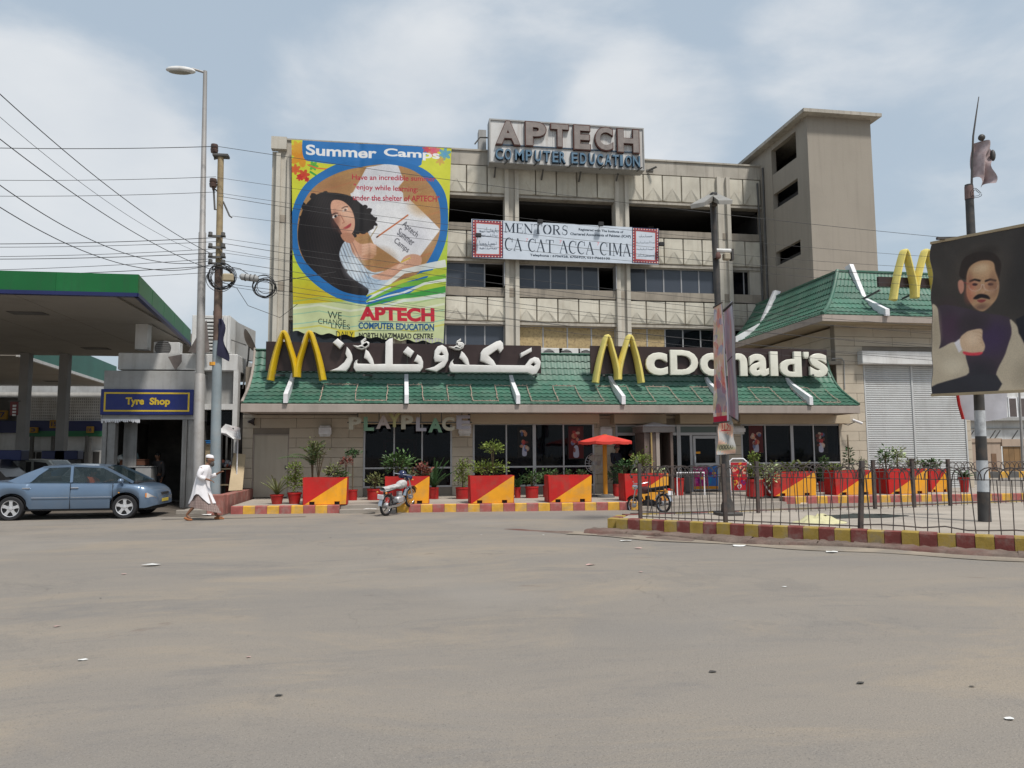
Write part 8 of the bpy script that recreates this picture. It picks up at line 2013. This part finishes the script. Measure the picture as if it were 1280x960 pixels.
def dress(root,J,shirt,trouser,short=False,shoes=C_BLACK,trousers=True):
    k=.012;P=lambda n:J[n]
    N_=[(*P('pelvis'),.145),(*P('waist'),.135),(*P('chest'),.155),(*P('neck0'),.085)];E_=[(0,1),(1,2),(2,3)]
    for s in 'LR':
        el,wr=Vector(P('el'+s)),Vector(P('wr'+s));sh_=Vector(P('sh'+s));b=len(N_)
        if short:N_+=[(*sh_,.078),(*sh_.lerp(el,.75),.066)];E_+=[(2,b),(b,b+1)]
        else:N_+=[(*sh_,.078),(*el,.060),(*el.lerp(wr,.9),.046)];E_+=[(2,b),(b,b+1),(b+1,b+2)]
    tube_cloth('shirt',N_,E_,shirt,root)
    if trousers:
        N_=[(*P('pelvis'),.150)];E_=[]
        for s in 'LR':
            b=len(N_);N_+=[(*P('hip'+s),.108),(*P('knee'+s),.080),(*Vector(P('knee'+s)).lerp(Vector(P('ankle'+s)),.93),.062)];E_+=[(0,b),(b,b+1),(b+1,b+2)]
        tube_cloth('trousers',N_,E_,trouser,root)
        for s in 'LR':
            a,t_=Vector(P('ankle'+s)),Vector(P('toe'+s));tube_cloth('shoe',[(a.x-.02,a.y,.05,.048),(*a.lerp(t_,.6).to_tuple()[:2],.045,.047),(t_.x+.03,t_.y,.035,.034)],[(0,1),(1,2)],shoes,root)
C_WCL=mat('white cotton cloth',(.72,.70,.72),.85,.07,5,.1,30)
# walking man in white
mp_=at(260,650,Z=0);man=thing('person','bearded man in long white tunic, checked wrap and white cap walking right','person',(mp_.x-.15,19.95,0));man.scale=(.985,)*3
J=dict(pelvis=(-.04,0,.88),waist=(-.02,0,1.03),chest=(.03,0,1.25),neck0=(.07,0,1.38),neck=(.10,0,1.43),head0=(.13,0,1.49),head=(.155,0,1.555),hipL=(-.03,.09,.83),hipR=(-.05,-.09,.83),kneeL=(.17,.10,.49),kneeR=(-.09,-.10,.47),
         ankleL=(.33,.10,.10),ankleR=(-.36,-.10,.14),toeL=(.49,.11,.045),toeR=(-.24,-.11,.04),shL=(.05,.17,1.33),shR=(.02,-.18,1.34),elL=(.12,.24,1.08),elR=(-.07,-.25,1.12),wrL=(.34,.16,1.20),wrR=(.17,-.20,1.04),face=(1,-.12,-.12))
Mh=human(man,J,C_SKIN)
def ring_cloth(root,name,st,m,hem=None,n=40,fold=.02,nf=9,mrows=14):
    """loft of elliptical rings st = [(z, cx, cy, rx, ry)] top to bottom with growing folds"""
    def fn(u,v):
        f=v*(len(st)-1);i=min(len(st)-2,int(f));t=f-i;z,cx,cy,rx,ry=[a+(b-a)*t for a,b in zip(st[i],st[i+1])];a=2 *pi*u
        k=1 +fold*v*(sin(nf*a+3 *v)+.6 *sin((nf+4)*a-2 *v))/max(rx,.1)*.5
        if hem:z+=hem(a)*max(0,v-.6)/.4
        return (cx+rx*k*cos(a),cy+ry*k*sin(a),z)
    mb=MB();mb.grid(fn,n,mrows);mb2=MB();mb2.grid(lambda u,v:tuple(Vector(fn(u,v))*1.0 +Vector((0,0,.001))-Vector((cos(2 *pi*u),sin(2 *pi*u),0))*.006),n,mrows);mb.merge(mb2);part(name,mb,m,root,local=True,smooth='all')
side_slit=lambda a:.27 *max(0,1 -abs(((a-1.42 *pi+pi)%(2 *pi))-pi)/.85)
ring_cloth(man,'tunic',[(1.415,.06,0,.075,.075),(1.385,.04,0,.13,.19),(1.30,.035,0,.155,.225),(1.2,.025,0,.165,.215),(1.05,-.01,0,.17,.19),(.85,-.03,0,.20,.20),(.62,-.02,0,.26,.22),(.43,.0,0,.33,.23)],C_WCL,side_slit,fold=.035,nf=7)
dress_nodes=[]
for s in 'LR':
    sh_,el,wr=Vector(J['sh'+s]),Vector(J['el'+s]),Vector(J['wr'+s]);tube_cloth('sleeve',[(*(sh_*.93 +Vector((0,0,1.34))*.07),.10),(*el,.075),(*el.lerp(wr,.80),.062)],[(0,1),(1,2)],C_WCL,man)
def plaid():
    m=bpy.data.materials.new('checked wrap cloth');m.use_nodes=True;t=m.node_tree;n=t.nodes;L=t.links;p=n['Principled BSDF'];tc_=n.new('ShaderNodeTexCoord');o=None
    for prof_,sc,rot in (('X',24,0),('Z',24,0)):
        w=n.new('ShaderNodeTexWave');w.bands_direction=prof_;w.inputs['Scale'].default_value=sc/3;w.inputs['Distortion'].default_value=.6;L.new(tc_.outputs['Object'],w.inputs[0])
        if o is None:o=w.outputs['Fac']
        else:a=n.new('ShaderNodeMath');a.operation='MULTIPLY';L.new(o,a.inputs[0]);L.new(w.outputs['Fac'],a.inputs[1]);o=a.outputs[0]
    r=n.new('ShaderNodeMix');r.data_type='RGBA';L.new(o,r.inputs[0]);r.inputs[6].default_value=(.19,.135,.12,1);r.inputs[7].default_value=(.36,.28,.26,1);L.new(r.outputs[2],p.inputs['Base Color']);p.inputs['Roughness'].default_value=.9;return m
ring_cloth(man,'wrap',[(.95,-.04,0,.15,.16),(.7,-.02,0,.21,.19),(.45,.01,0,.31,.21),(.26,.06,0,.40,.22)],plaid(),lambda a:-.10 *cos(a-.2),fold=.05,nf=10)
mb=MB();mb.grid(lambda u,v:(-.01 +.106 *sin(pi*v*.5)*cos(2 *pi*u),.086 *sin(pi*v*.5)*sin(2 *pi*u),.045 +.085 *cos(pi*v*.5)**.6),22,8);mb.xf(Mh);part('cap',mb,C_WCL,man,local=True,smooth='all')
mb=MB();mb.grid(lambda u,v:(.058 +.052 *sin(pi*v)*cos(2 *pi*u),.066 *sin(pi*v)*sin(2 *pi*u),-.105 +.075 *cos(pi*v)),14,10);mb.ball((-.062,0,-.02),(.045,.074,.06),10,8);mb.xf(Mh);part('beard',mb,mat('grey black beard',(.07,.06,.055),.9,.3,40),man,local=True,smooth='all')
for s in 'LR':
    a,t_=Vector(J['ankle'+s]),Vector(J['toe'+s]);tube_cloth('sandal',[(a.x-.06,a.y,a.z-.06,.036),(*a.lerp(t_,.6).to_tuple()[:2],max(.022,t_.z-.02),.038),(t_.x+.04,t_.y,.020,.022)],[(0,1),(1,2)],mat('orange brown sandal',(.30,.11,.04),.7),man)
# guard and customer at the door
g_=at(772,618,Y=24.2);gd=thing('person','guard in dark clothes standing under the parasol beside the entrance','person',(g_.x+.15,24.75,PZ),rz=radians(-60));gd.scale=(.97,)*3
J2=dict(STAND);J2.update(elR=(.02,-.24,1.13),wrR=(.16,-.10,.98),face=(1,.1,-.1));Mh=human(gd,J2,C_SKIN);dress(gd,J2,mat('navy shirt',(.012,.012,.022),.95),mat('dark trousers',(.025,.025,.03),.9));hair(gd,Mh)
mb=MB();mb.grid(lambda u,v:(.01 +.112 *sin(pi*v*.5)*cos(2 *pi*u),.09 *sin(pi*v*.5)*sin(2 *pi*u),.05 +.085 *cos(pi*v*.5)),16,6);mb.xf(Mh);part('cap',mb,mat('maroon cap',(.10,.02,.02),.8),gd,local=True,smooth='all')
g_=at(801,617,Y=25.0);cu=thing('person','person in a white shirt bending behind the bright shrub at the entrance','person',(g_.x,24.85,PZ),rz=radians(170));cu.scale=(.95,)*3
J3=dict(STAND);J3.update(waist=(.04,0,1.05),chest=(.16,0,1.22),neck0=(.24,0,1.32),neck=(.29,0,1.36),head0=(.33,0,1.40),head=(.37,0,1.45),shL=(.17,.18,1.28),shR=(.17,-.18,1.28),elL=(.24,.22,1.02),elR=(.24,-.22,1.02),wrL=(.42,.16,.95),wrR=(.42,-.16,.95),face=(1,0,-.4))
Mh=human(cu,J3,C_SKIN);dress(cu,J3,C_WCL,mat('dark trousers',0));hair(cu,Mh)
g_=at(197,600,Y=26.0);me_=thing('person','mechanic in dark clothes inside the tyre shop','person',(g_.x,26.0,.012),rz=radians(-120));Mh=human(me_,STAND,C_SKIN);dress(me_,STAND,mat('sooty overall',(.05,.045,.045),.9),mat('dark trousers',0));hair(me_,Mh)

# ================================================================== BLUE SALOON CAR
CBL=mat('metallic steel blue paint',(.125,.185,.27),.28,.05,1.5,metal=.35,coat=.8,dirt=((.30,.29,.27),.12,2))
w0=at(11.7,650.5,Z=0);w1=at(152.6,649,Z=0)
car=thing('saloon_car','metallic blue four-door saloon car driving right past the tyre shop','car',(w1.x,21.72,0));K=1.10
car.scale=(K,K,K*.98);car.rotation_euler=(0,0,radians(-.5))
Wb=2.50                                        # rear axle at x = -2.5, front axle at x = 0
def top_z(x):   # deck line
    pts=[(-3.40,.62),(-3.36,.78),(-3.2,.88),(-2.9,.93),(-2.4,.90),(-.2,.865),(.2,.83),(.55,.765),(.80,.67),(.90,.58),(.935,.50)]
    for (a,b),(c,d)in zip(pts[:-1],pts[1:]):
        if x<=c:return b+(d-b)*(x-a)/(c-a)
    return .5
def half_w(x):
    if x>.3:return .82 -.30 *((x-.3)/.65)**2.2
    if x<-2.9:return .82 -.16 *((-2.9 -x)/.5)**2
    return .82
def low_z(x):
    z=.19
    if x>.55:z+=.10 *((x-.55)/.4)
    if x<-3.0:z+=.10
    for ax in (0,-Wb):
        d=abs(x-ax)
        if d<.335:z=max(z,.285 +sqrt(.335 **2 -d*d)*.98)
    return z
xs_=sorted(set([-3.40,-3.37,-3.3,-3.15]+[round(-3.1 +.1 *i,3)for i in range(38)]+[.68,.76,.82,.87,.905,.93]+[ax+.335 *cos(pi*i/14)for ax in (0,-Wb)for i in range(22)]))
xs_=[x for x in xs_ if -3.41 <x<.936]
mb=MB();rows=[]
for x in xs_:
    zt_,zl_,w=top_z(x),low_z(x),half_w(x);row=[]
    sec=[(0,0.0),(.10,.955),(.30,.99),(.52,1.0),(.60,1.0),(.74,.985),(.90,.95),(.97,.905),(1.0,.82),(1.018,.5),(1.025,0)]
    for f,k in sec[1:]:row.append((x,-w*k,zl_+(zt_-zl_)*f if f<=1 else zt_+(f-1)))
    row+=[(x,-y,z)for x,y,z in row[:-1][::-1]]
    rows.append(row)
nR=len(rows[0])
for r in rows:mb.v+=r
for i in range(len(rows)-1):
    for j in range(nR-1):a=i*nR+j;mb.f.append((a,a+1,a+nR+1,a+nR))
mb.f.append(tuple(range(nR)));mb.f.append(tuple((len(rows)-1)*nR+k for k in range(nR))[::-1]);part('body',mb,CBL,car,local=True,smooth=45)
mb=MB()
for ax in (0,-Wb):
    for s in (-1,1):mb.grid(lambda u,v:(ax+.325 *cos(pi*u),s*(.80 -.22 *v),.285 +.325 *sin(pi*u)),14,1)
mb.box(-3.2,.7,-.6,.6,.2,.3);part('wheel_arch',mb,C_BLACK,car,local=True)
# greenhouse
by=.735;ty=.545
def gp_(x,z):k=(z-.87)/(1.30 -.87);return by+(ty-by)*min(1,max(0,k))**1.3
mb=MB();mb.grid(lambda u,v:(-1.92 +1.42 *u+(v-.5)*0,-.56 +1.12 *v,1.265 +.05 *sin(pi*v)*1 +.035 *sin(pi*u)-.02 *u),10,8);part('roof',mb,CBL,car,local=True,smooth='all')
for s in (-1,1):
    def q(x,z):return (x,s*gp_(x,z),z)
    mb=MB()
    def strip(pts,w=.05):
        P=[Vector(q(*p))for p in pts]
        for a,b in zip(P[:-1],P[1:]):mb.obox(a,b,.035,w,(0,0,1)if abs((b-a).normalized().z)<.6 else (1,0,0))
    strip([(.16,.87),(-.24,1.09),(-.56,1.245)],.055);strip([(-.56,1.25),(-1.2,1.285),(-1.92,1.255)],.05);strip([(-1.22,.88),(-1.28,1.27)],.06)
    part('window_frame',mb,CBL,car,local=True)
    mb=MB();C3=[q(-1.92,1.27),q(-2.28,1.11),q(-2.62,.93),q(-2.45,.89),q(-2.12,.89),q(-1.98,1.06),q(-1.80,1.22)];mb.add(C3+[(x,y*.93,z)for x,y,z in C3],[tuple(range(7)),tuple(range(13,6,-1))]+[(i,(i+1)%7,7 +(i+1)%7,7 +i)for i in range(7)]);part('rear_pillar',mb,CBL,car,local=True)
    for nm,pts in (('front_window',[(.08,.885),(-.26,1.07),(-.58,1.225),(-1.23,1.25),(-1.19,.885)]),('rear_window',[(-1.26,.885),(-1.31,1.25),(-1.78,1.225),(-1.97,1.06),(-2.14,.885)])):
        P=[(x,s*(gp_(x,z)+.004),z)for x,z in pts];mb=MB();mb.add(P,[tuple(range(len(P)))]);g_o=part(nm,mb,C_CGLASS,car,local=True)
    mb=MB();pr=[(x,s*.824,z)for x,z in ((-2.03,.50),(.02,.50),(.05,.525),(.02,.545),(-2.03,.545))];mb.box(-2.05,-1.22,s*.806,s*.832,.497,.545,.008);mb.box(-1.20,-.28,s*.806,s*.832,.497,.545,.008);part('side_moulding',mb,CBL,car,local=True)
    mb=MB();mb.box(-2.05,-1.24,s*.832,s*.835,.528,.54);mb.box(-1.18,-.30,s*.832,s*.835,.528,.54);part('moulding_strip',mb,C_CHROME,car,local=True)
    for hx_ in (-1.12,-2.18):mb=MB();mb.box(hx_-.085,hx_+.085,s*.79,s*.832,.742,.775,.012);part('door_handle',mb,CBL if s>0 else C_CHROME,car,local=True)
    mb=MB()
    for x in (-.27,-1.21):mb.box(x-.004,x+.004,s*.80,s*.8225,.26,.86)
    mb.box(-2.2,-.27,s*.795,s*.8225,.235,.243);part('door_seam',mb,C_BLACK,car,local=True)
    mb=MB();mb.ball((-.08,s*.86,.915),(.07,.09,.062),12,8);part('door_mirror',mb,CBL,car,local=True,smooth='all')
    mb=MB();mb.ball((-.13,s*.8205,.63),(.02,.006,.014),8,5);part('side_repeater',mb,C_ORG,car,local=True)
    mb=MB();mb.grid(lambda u,v:(.60 +.30 *u-.02 *v,s*(half_w(.60 +.30 *u)*1.0 -.04 *u*v+.02),.50 +.125 *(1 -v)-.10 *u*(1 -v)-.03 *u),6,4);part('headlight',mb,mat('headlamp glass',(.55,.52,.50),.12),car,local=True,smooth='all')
    mb=MB();mb.grid(lambda u,v:(.545 +.06 *u,s*(half_w(.57)*1.0 +.02),.51 +.10 *(1 -v)),2,2);part('indicator',mb,mat('orange lens',(.55,.2,.05),.2),car,local=True)
def quadp(nm,pts,m,smooth=False):mb=MB();mb.grid(lambda u,v:tuple((Vector(pts[0])*(1 -u)+Vector(pts[1])*u)*(1 -v)+(Vector(pts[3])*(1 -u)+Vector(pts[2])*u)*v+Vector((.05 *sin(pi*u)*(1 if pts[0][0]>-1 else -1),0,.01 *sin(pi*v)))),8,6);part(nm,mb,m,car,local=True,smooth='all')
quadp('windscreen',[(.17,-.70,.885),(.17,.70,.885),(-.52,.54,1.275),(-.52,-.54,1.275)],C_CGLASS);quadp('rear_screen',[(-2.55,-.66,.93),(-2.55,.66,.93),(-1.90,.54,1.27),(-1.90,-.54,1.27)],C_CGLASS)
mb=MB();mb.box(.86,.925,-.30,.30,.50,.61,.02);gr=part('grille',mb,C_BLACK,car,local=True);mb=MB()
for k in range(4):mb.box(.92,.932,-.29,.29,.515 +k*.026,.523 +k*.026)
part('grille_bar',mb,C_CHROME,gr,local=True)
mb=MB();mb.box(.93,.945,-.24,.24,.37,.45,.004);part('number_plate',mb,mat('yellow plate',(.55,.42,.06),.5),car,local=True)
mb=MB();mb.box(-2.3,.1,-.68,.68,.25,.30);mb.box(.02,.22,-.66,.66,.70,.90,.03);part('cabin_floor',mb,C_BLACK,car,local=True)
for x,s in ((-.95,-.36),(-.95,.36),(-1.95,0)):
    mb=MB();w=.25 if s else .6;mb.box(x,x+.5,s-w,s+w,.38,.55,.04);mb.obox((x+.02,s,.5),(x-.14,s,1.0),w*2,.14,(1,0,0));mb.obox((x-.14,s-.0,1.02),(x-.16,s,1.14),.24,.09,(1,0,0));part('seat',mb,mat('grey seat cloth',(.10,.10,.10),.9),car,local=True)
mb=MB();mb.tube([(-.30 +.05 *cos(2 *pi*k/20),-.36 +.17 *sin(2 *pi*k/20),.80 +.16 *cos(2 *pi*k/20))for k in range(21)],.014,5,False);part('steering_wheel',mb,C_BLACK,car,local=True)
def wheel(root,x,y,s,R_=.285,M_=None):
    mb=MB();mb.lathe([(R_*.68,-.085),(R_*.93,-.09),(R_,-.06),(R_,.06),(R_*.93,.09),(R_*.68,.085),(R_*.66,0),(R_*.68,-.085)],(x,y,R_),28,'y');w=part('wheel',mb,C_BLACK,root,local=True,smooth=45)
    C_RIM=mat('silver alloy',(.62,.62,.63),.35,.05,3,metal=.5)
    mb=MB();yy=y+s*.075;mb.lathe([(R_*.64,s*.082),(R_*.69,s*.088),(R_*.69,s*.02),(R_*.64,0)],(x,y,R_),28,'y')
    for k in range(5):
        a=2 *pi*k/5 +.3;P=[]
        for r,wd in ((.03,.045),(R_*.40,.030),(R_*.67,.048)):
            for e in (-1,1):P.append((x+r*cos(a)-e*wd*sin(a),yy,R_+r*sin(a)+e*wd*cos(a)))
        i=len(mb.v);mb.v+=P+[(px_,py_-s*.03,pz_)for px_,py_,pz_ in P]
        for c_ in (0,2):mb.f+=[(i+c_,i+c_+1,i+c_+3,i+c_+2),(i+c_,i+c_+2,i+c_+8,i+c_+6),(i+c_+1,i+c_+7,i+c_+9,i+c_+3)]
    mb.lathe([(0,s*.085),(.045,s*.08),(.05,s*.05)],(x,y,R_),12,'y');part('rim',mb,C_RIM,w,local=True)
    mb=MB();mb.lathe([(0,s*.02),(R_*.6,s*.02)],(x,y,R_),18,'y');part('brake_disc',mb,C_DGREY,w,local=True)
for x in (0,-Wb):
    for s in (-1,1):wheel(car,x,s*.715,s)
def shorten(o):
    for ch in o.children:
        if not ch.name.startswith('wheel')or ch.name.startswith('wheel_arch'):
            for v_ in ch.data.vertices:
                if v_.co.x>.35:v_.co.x=.35 +(v_.co.x-.35)*.56
            shorten(ch)
shorten(car)
drv=thing('person','driver in an orange shirt sitting at the wheel of the blue car','person',(w1.x-.86 *K,21.72 -.36 *K,.13));
JS=dict(pelvis=(0,0,.48),waist=(-.03,0,.60),chest=(-.06,0,.82),neck0=(-.07,0,.93),neck=(-.06,0,.97),head0=(-.05,0,1.02),head=(-.045,0,1.075),hipL=(.05,.09,.46),hipR=(.05,-.09,.46),kneeL=(.42,.12,.52),kneeR=(.42,-.12,.52),ankleL=(.60,.12,.24),ankleR=(.60,-.12,.24),toeL=(.72,.12,.20),toeR=(.72,-.12,.20),
          shL=(-.06,.18,.90),shR=(-.06,-.18,.90),elL=(.12,.22,.70),elR=(.12,-.22,.70),wrL=(.33,.12,.82),wrR=(.33,-.12,.82),face=(1,0,0))
Mh=human(drv,JS,C_SKIN);dress(drv,JS,mat('orange shirt',(.60,.12,.04),.9),mat('dark trousers',0),short=True,trousers=False);hair(drv,Mh)
# pale car at the pumps
r2=at(66,590,Y=28.5);pc2=thing('pickup_cab','pale silver car partly visible behind the blue saloon under the canopy','car',(r2.x,28.5,0));C_SV=mat('silver paint',(.42,.42,.38),.35,.05,2,metal=.4)
mb=MB();pr=[(-1.9,.3),(1.3,.3),(1.35,.8),(.7,.95),(.15,1.5),(-.75,1.55),(-.95,1.4),(-1.05,.95),(-1.9,.95)];mb.prism(pr,'y',-.75,.75);part('body',mb,C_SV,pc2,local=True)
mb=MB()
for s in (-.753,.753):mb.add([(.5,s,.98),(.08,s,1.42),(-.30,s,1.46),(-.30,s,.98)],[(0,1,2,3)]);mb.add([(-.38,s,.98),(-.38,s,1.46),(-.72,s,1.46),(-.9,s,1.36),(-.95,s,.98)],[(0,1,2,3,4)])
part('side_window',mb,C_DARK,pc2,local=True);mb=MB();mb.add([(.695,-.66,.96),(.695,.66,.96),(.165,.6,1.48),(.165,-.6,1.48)],[(0,1,2,3)]);mb.v=[(x+.012,y,z+.012)for x,y,z in mb.v];part('windscreen',mb,C_CGLASS,pc2,local=True)
for x in (-1.35,.85):
    for s in (-1,1):wheel(pc2,x,s*.68,s,.3)
r2=at(8,590,Y=26.2);v=thing('dark_van','black vehicle in deep shade at the far left behind the blue car','van',(r2.x-.6,26.2,0));mb=MB();mb.prism([(-1.8,.3),(1.5,.3),(1.5,.85),(.95,1.0),(.45,1.55),(-1.8,1.6)],'y',-.75,.75);part('body',mb,mat('black car paint',(.012,.012,.014),.3,coat=.3),v,local=True)
mb=MB();mb.add([(.8,-.752,1.0),(.4,-.752,1.45),(-.6,-.752,1.5),(-.6,-.752,1.0)],[(0,1,2,3)]);part('side_window',mb,C_CGLASS,v,local=True);mb=MB();mb.ball((1.5,-.6,.75),(.03,.12,.09),8,6);part('headlight',mb,C_CHROME,v,local=True)
for x in (-1.2,.9):wheel(v,x,-.68,-1,.3)

# ================================================================== MOTORCYCLES
def motorcycle(loc,rz,lean,lb,tank_m,cover=False,lamp='round'):
    t=thing('motorcycle',lb,'motorcycle',loc);R_=.285;t.rotation_mode='ZYX';t.rotation_euler=(lean,0,rz)
    for x in (0,1.2):
        mb=MB();mb.tube([(x+(R_-.03)*cos(2 *pi*k/32),0,R_+(R_-.03)*sin(2 *pi*k/32))for k in range(33)],.036,8,False);w=part('wheel',mb,C_BLACK,t,local=True,smooth='all')
        mb=MB();mb.tube([(x+(R_-.066)*cos(2 *pi*k/32),0,R_+(R_-.066)*sin(2 *pi*k/32))for k in range(33)],.014,6,False);part('rim',mb,C_CHROME,w,local=True,smooth='all')
        mb=MB();mb.lathe([(0,-.06),(.05,-.06),(.065,-.03),(.065,.03),(.05,.06),(0,.06)],(x,0,R_),12,'y')
        for k in range(16):a=2 *pi*k/16;mb.tube([(x+.05 *cos(a+.3),.03 *(-1)**k,R_+.05 *sin(a+.3)),(x+(R_-.07)*cos(a),0,R_+(R_-.07)*sin(a))],.003,3,False)
        part('hub',mb,C_ALU,w,local=True)
        mb=MB();a0,a1=(35,165)if x else (20,175);mb.grid(lambda u,v:(x+(R_+.03)*cos(radians(a0+(a1-a0)*u)),-.055 +.11 *v,R_+(R_+.03)*sin(radians(a0+(a1-a0)*u))+.012 *sin(pi*v)),12,4);part('mudguard',mb,C_CHROME if cover or x==0 else C_BLACK,t,local=True,smooth='all')
    mb=MB()
    for s in (-1,1):mb.tube([(1.2,s*.07,R_),(1.06,s*.07,.68),(1.0,s*.06,.86)],[.02,.022,.018],7)
    part('front_fork',mb,C_CHROME,t,local=True,smooth=True)
    mb=MB();mb.tube([(1.0,0,.80),(.72,0,.30),(.40,0,.26)],.018,6);mb.tube([(1.0,0,.78),(.5,0,.66),(-.1,0,.62)],.018,6)
    for s in (-1,1):mb.tube([(.45,s*.08,.28),(0,s*.08,R_)],.016,6);mb.tube([(.0,s*.10,R_+.02),(.08,s*.10,.62)],.022,6)
    part('frame',mb,C_BLACK,t,local=True,smooth=True)
    mb=MB();mb.ball((.72,0,.72),(.25,.115,.12),14,8);part('fuel_tank',mb,tank_m,t,local=True,smooth='all')
    mb=MB();mb.grid(lambda u,v:(.52 -.72 *u,.12 *cos(2 *pi*v)*(1 -.3 *u),.715 +.055 *sin(2 *pi*v)+.03 *u),8,12);mb.box(-.18,.5,-.09,.09,.67,.72,.02);part('seat',mb,mat('grubby white seat cover',(.42,.41,.40),.9,.3,14,.3,25)if cover else C_BLACK,t,local=True,smooth='all')
    mb=MB();mb.box(.42,.72,-.10,.10,.24,.42,.03);mb.lathe([(.0,0),(.085,0),(.085,.03),(.07,.035),(.085,.05),(.07,.06),(.085,.075),(.07,.085),(.085,.1),(.07,.11),(.08,.14),(0,.15)],(.62,0,.40),12);part('engine',mb,C_ALU if cover else C_BLACK,t,local=True,smooth=40)
    mb=MB();mb.tube([(.7,-.10,.38),(.72,-.13,.26),(.4,-.15,.22),(-.15,-.15,.27)],[.018,.02,.03,.035],8);part('exhaust',mb,C_CHROME,t,local=True,smooth=True)
    mb=MB();mb.tube([(.86,-.33,.98),(.98,-.16,.94),(.99,.16,.94),(.86,.33,.98)],.013,6);part('handlebar',mb,C_CHROME,t,local=True,smooth=True)
    for s in (-1,1):
        mb=MB();mb.tube([(.92,s*.26,.97),(.93,s*.30,1.10)],.006,4);mb.ball((.93,s*.31,1.13),(.012,.055,.04),10,6);part('mirror',mb,C_BLACK,t,local=True)
        for x,z in ((1.08,.80),(-.22,.66)):mb=MB();mb.ball((x,s*.14,z),(.035,.03,.03),8,6);part('indicator',mb,mat('orange lens',0),t,local=True)
    mb=MB();mb.lathe([(0,.09),(.085,.08),(.09,.05),(.07,-.03),(0,-.06)],(1.08,0,.84),16,'x');part('headlight',mb,C_CHROME if not cover else mat('dark blue visor',(.02,.03,.08),.15),t,local=True,smooth=40)
    mb=MB();mb.box(-.30,-.27,-.09,.09,.50,.62,.006);part('number_plate',mb,C_GUT,t,local=True);mb=MB();mb.box(-.27,-.22,-.05,.05,.63,.70,.01);part('tail_lamp',mb,C_RED,t,local=True)
    mb=MB();mb.tube([(.38,.09,.25),(.30,.28,.02)],.012,5);part('side_stand',mb,C_BLACK,t,local=True);return t
ra_=at(483,644.5,Z=0);b1=motorcycle((ra_.x,ra_.y,0),radians(57),radians(9),'motorcycle with white-covered seat and a blue helmet parked at the side steps',mat('grubby white seat cover',(.42,.41,.40),.9,.3,14,.3,25),True)
h_=Matrix.Translation(b1.location)@Matrix.Rotation(radians(57),4,'Z')@Vector((.93,.10,1.06))
hm=thing('helmet','dark blue helmet hanging on the handlebar of the white-covered motorcycle','helmet',tuple(h_));mb=MB();mb.grid(lambda u,v:(.13 *sin(pi*v*.78)*cos(2 *pi*u),.115 *sin(pi*v*.78)*sin(2 *pi*u),.13 *cos(pi*v*.78)),18,10);part('shell',mb,mat('navy helmet',(.015,.02,.06),.2,coat=.5),hm,local=True,smooth='all')
mb=MB();mb.grid(lambda u,v:(.134 *cos(1.6 *(u-.5)),.12 *sin(1.6 *(u-.5)),-.03 +.07 *v),8,3);part('visor',mb,C_CGLASS,hm,local=True,smooth='all')
ra_=at(834,642,Z=0);b2=motorcycle((ra_.x,19.38,0),radians(118),radians(-7),'dark red-black motorcycle parked before the planter, seen through the railing',mat('maroon tank',(.06,.012,.012),.3,coat=.5));b2.scale=(.92,)*3

# ================================================================== LITTER ON THE ROAD
M_LIT=[mat('paper scrap',(.62,.62,.60),.9,.15,20),mat('pinkish scrap',(.5,.33,.30),.9,.15,20),mat('dark scrap',(.06,.055,.05),.9,.2,20),mat('blue green scrap',(.12,.32,.28),.8,.2,20)]
def scrap(px,py,r,k,lb,z=None,seed=0):
    p=at(px,py,Z=.0 if z is None else z);zz_=road_h(p.x,p.y)if z is None else z;R=random.Random(seed+px);mb=MB();n=7;ring=[]
    for i in range(n):a=2 *pi*i/n;q=r*R.uniform(.55,1.2);ring.append((p.x+q*1.5 *cos(a),p.y+q*sin(a),zz_+.006 +R.uniform(0,.25)*r))
    i0=len(mb.v);mb.v+=ring+[(p.x,p.y,zz_+.25 *r)];mb.f+=[(i,(i+1)%n,n)for i in range(n)];o=solo('litter',mb,M_LIT[k],lb,'litter','scraps of litter on the road');return o
scrap(190,708,.10,0,'largest crumpled white paper on the left half of the road')
scrap(1040,690,.085,0,'flat white paper at the foot of the island footing',seed=1);scrap(924,682,.09,0,'torn white plastic by the island footing under the flyer',seed=2);scrap(348,873,.02,2,'small dark stone alone in the foreground',seed=3)
scrap(783,676,.08,0,'white scrap near the left end of the island footing');scrap(798,685,.06,1,'pinkish white scrap just below the left end of the footing');scrap(738,706,.05,1,'small pink and white scrap left of the island')
scrap(1262,900,.03,0,'pale scrap at the lower right corner of the road');scrap(464,637,.14,0,'crumpled white bag on the step left of the motorcycle',.11);scrap(259,644,.12,0,'white and pink litter at the walking man\'s feet',.02);scrap(270,642,.09,3,'green litter at the foot of the brick-red wall',.02);scrap(301,639,.12,3,'pale green plastic bag against the left kerb',.02)
scrap(1005,630,.1,0,'white scrap on the steps by the fern planter',.05);scrap(556,638,.1,1,'dusty scrap against the kerb below the third planter',.01)
R=random.Random(77)
for k in range(22):
    px,py=R.uniform(5,1275),R.uniform(655,860)if k%3 else R.uniform(655,720)
    if px>735 and py<712:continue
    scrap(px,py,R.uniform(.012,.03),R.choice((0,0,1,1,2)),'tiny scrap of litter on the open road',seed=k)
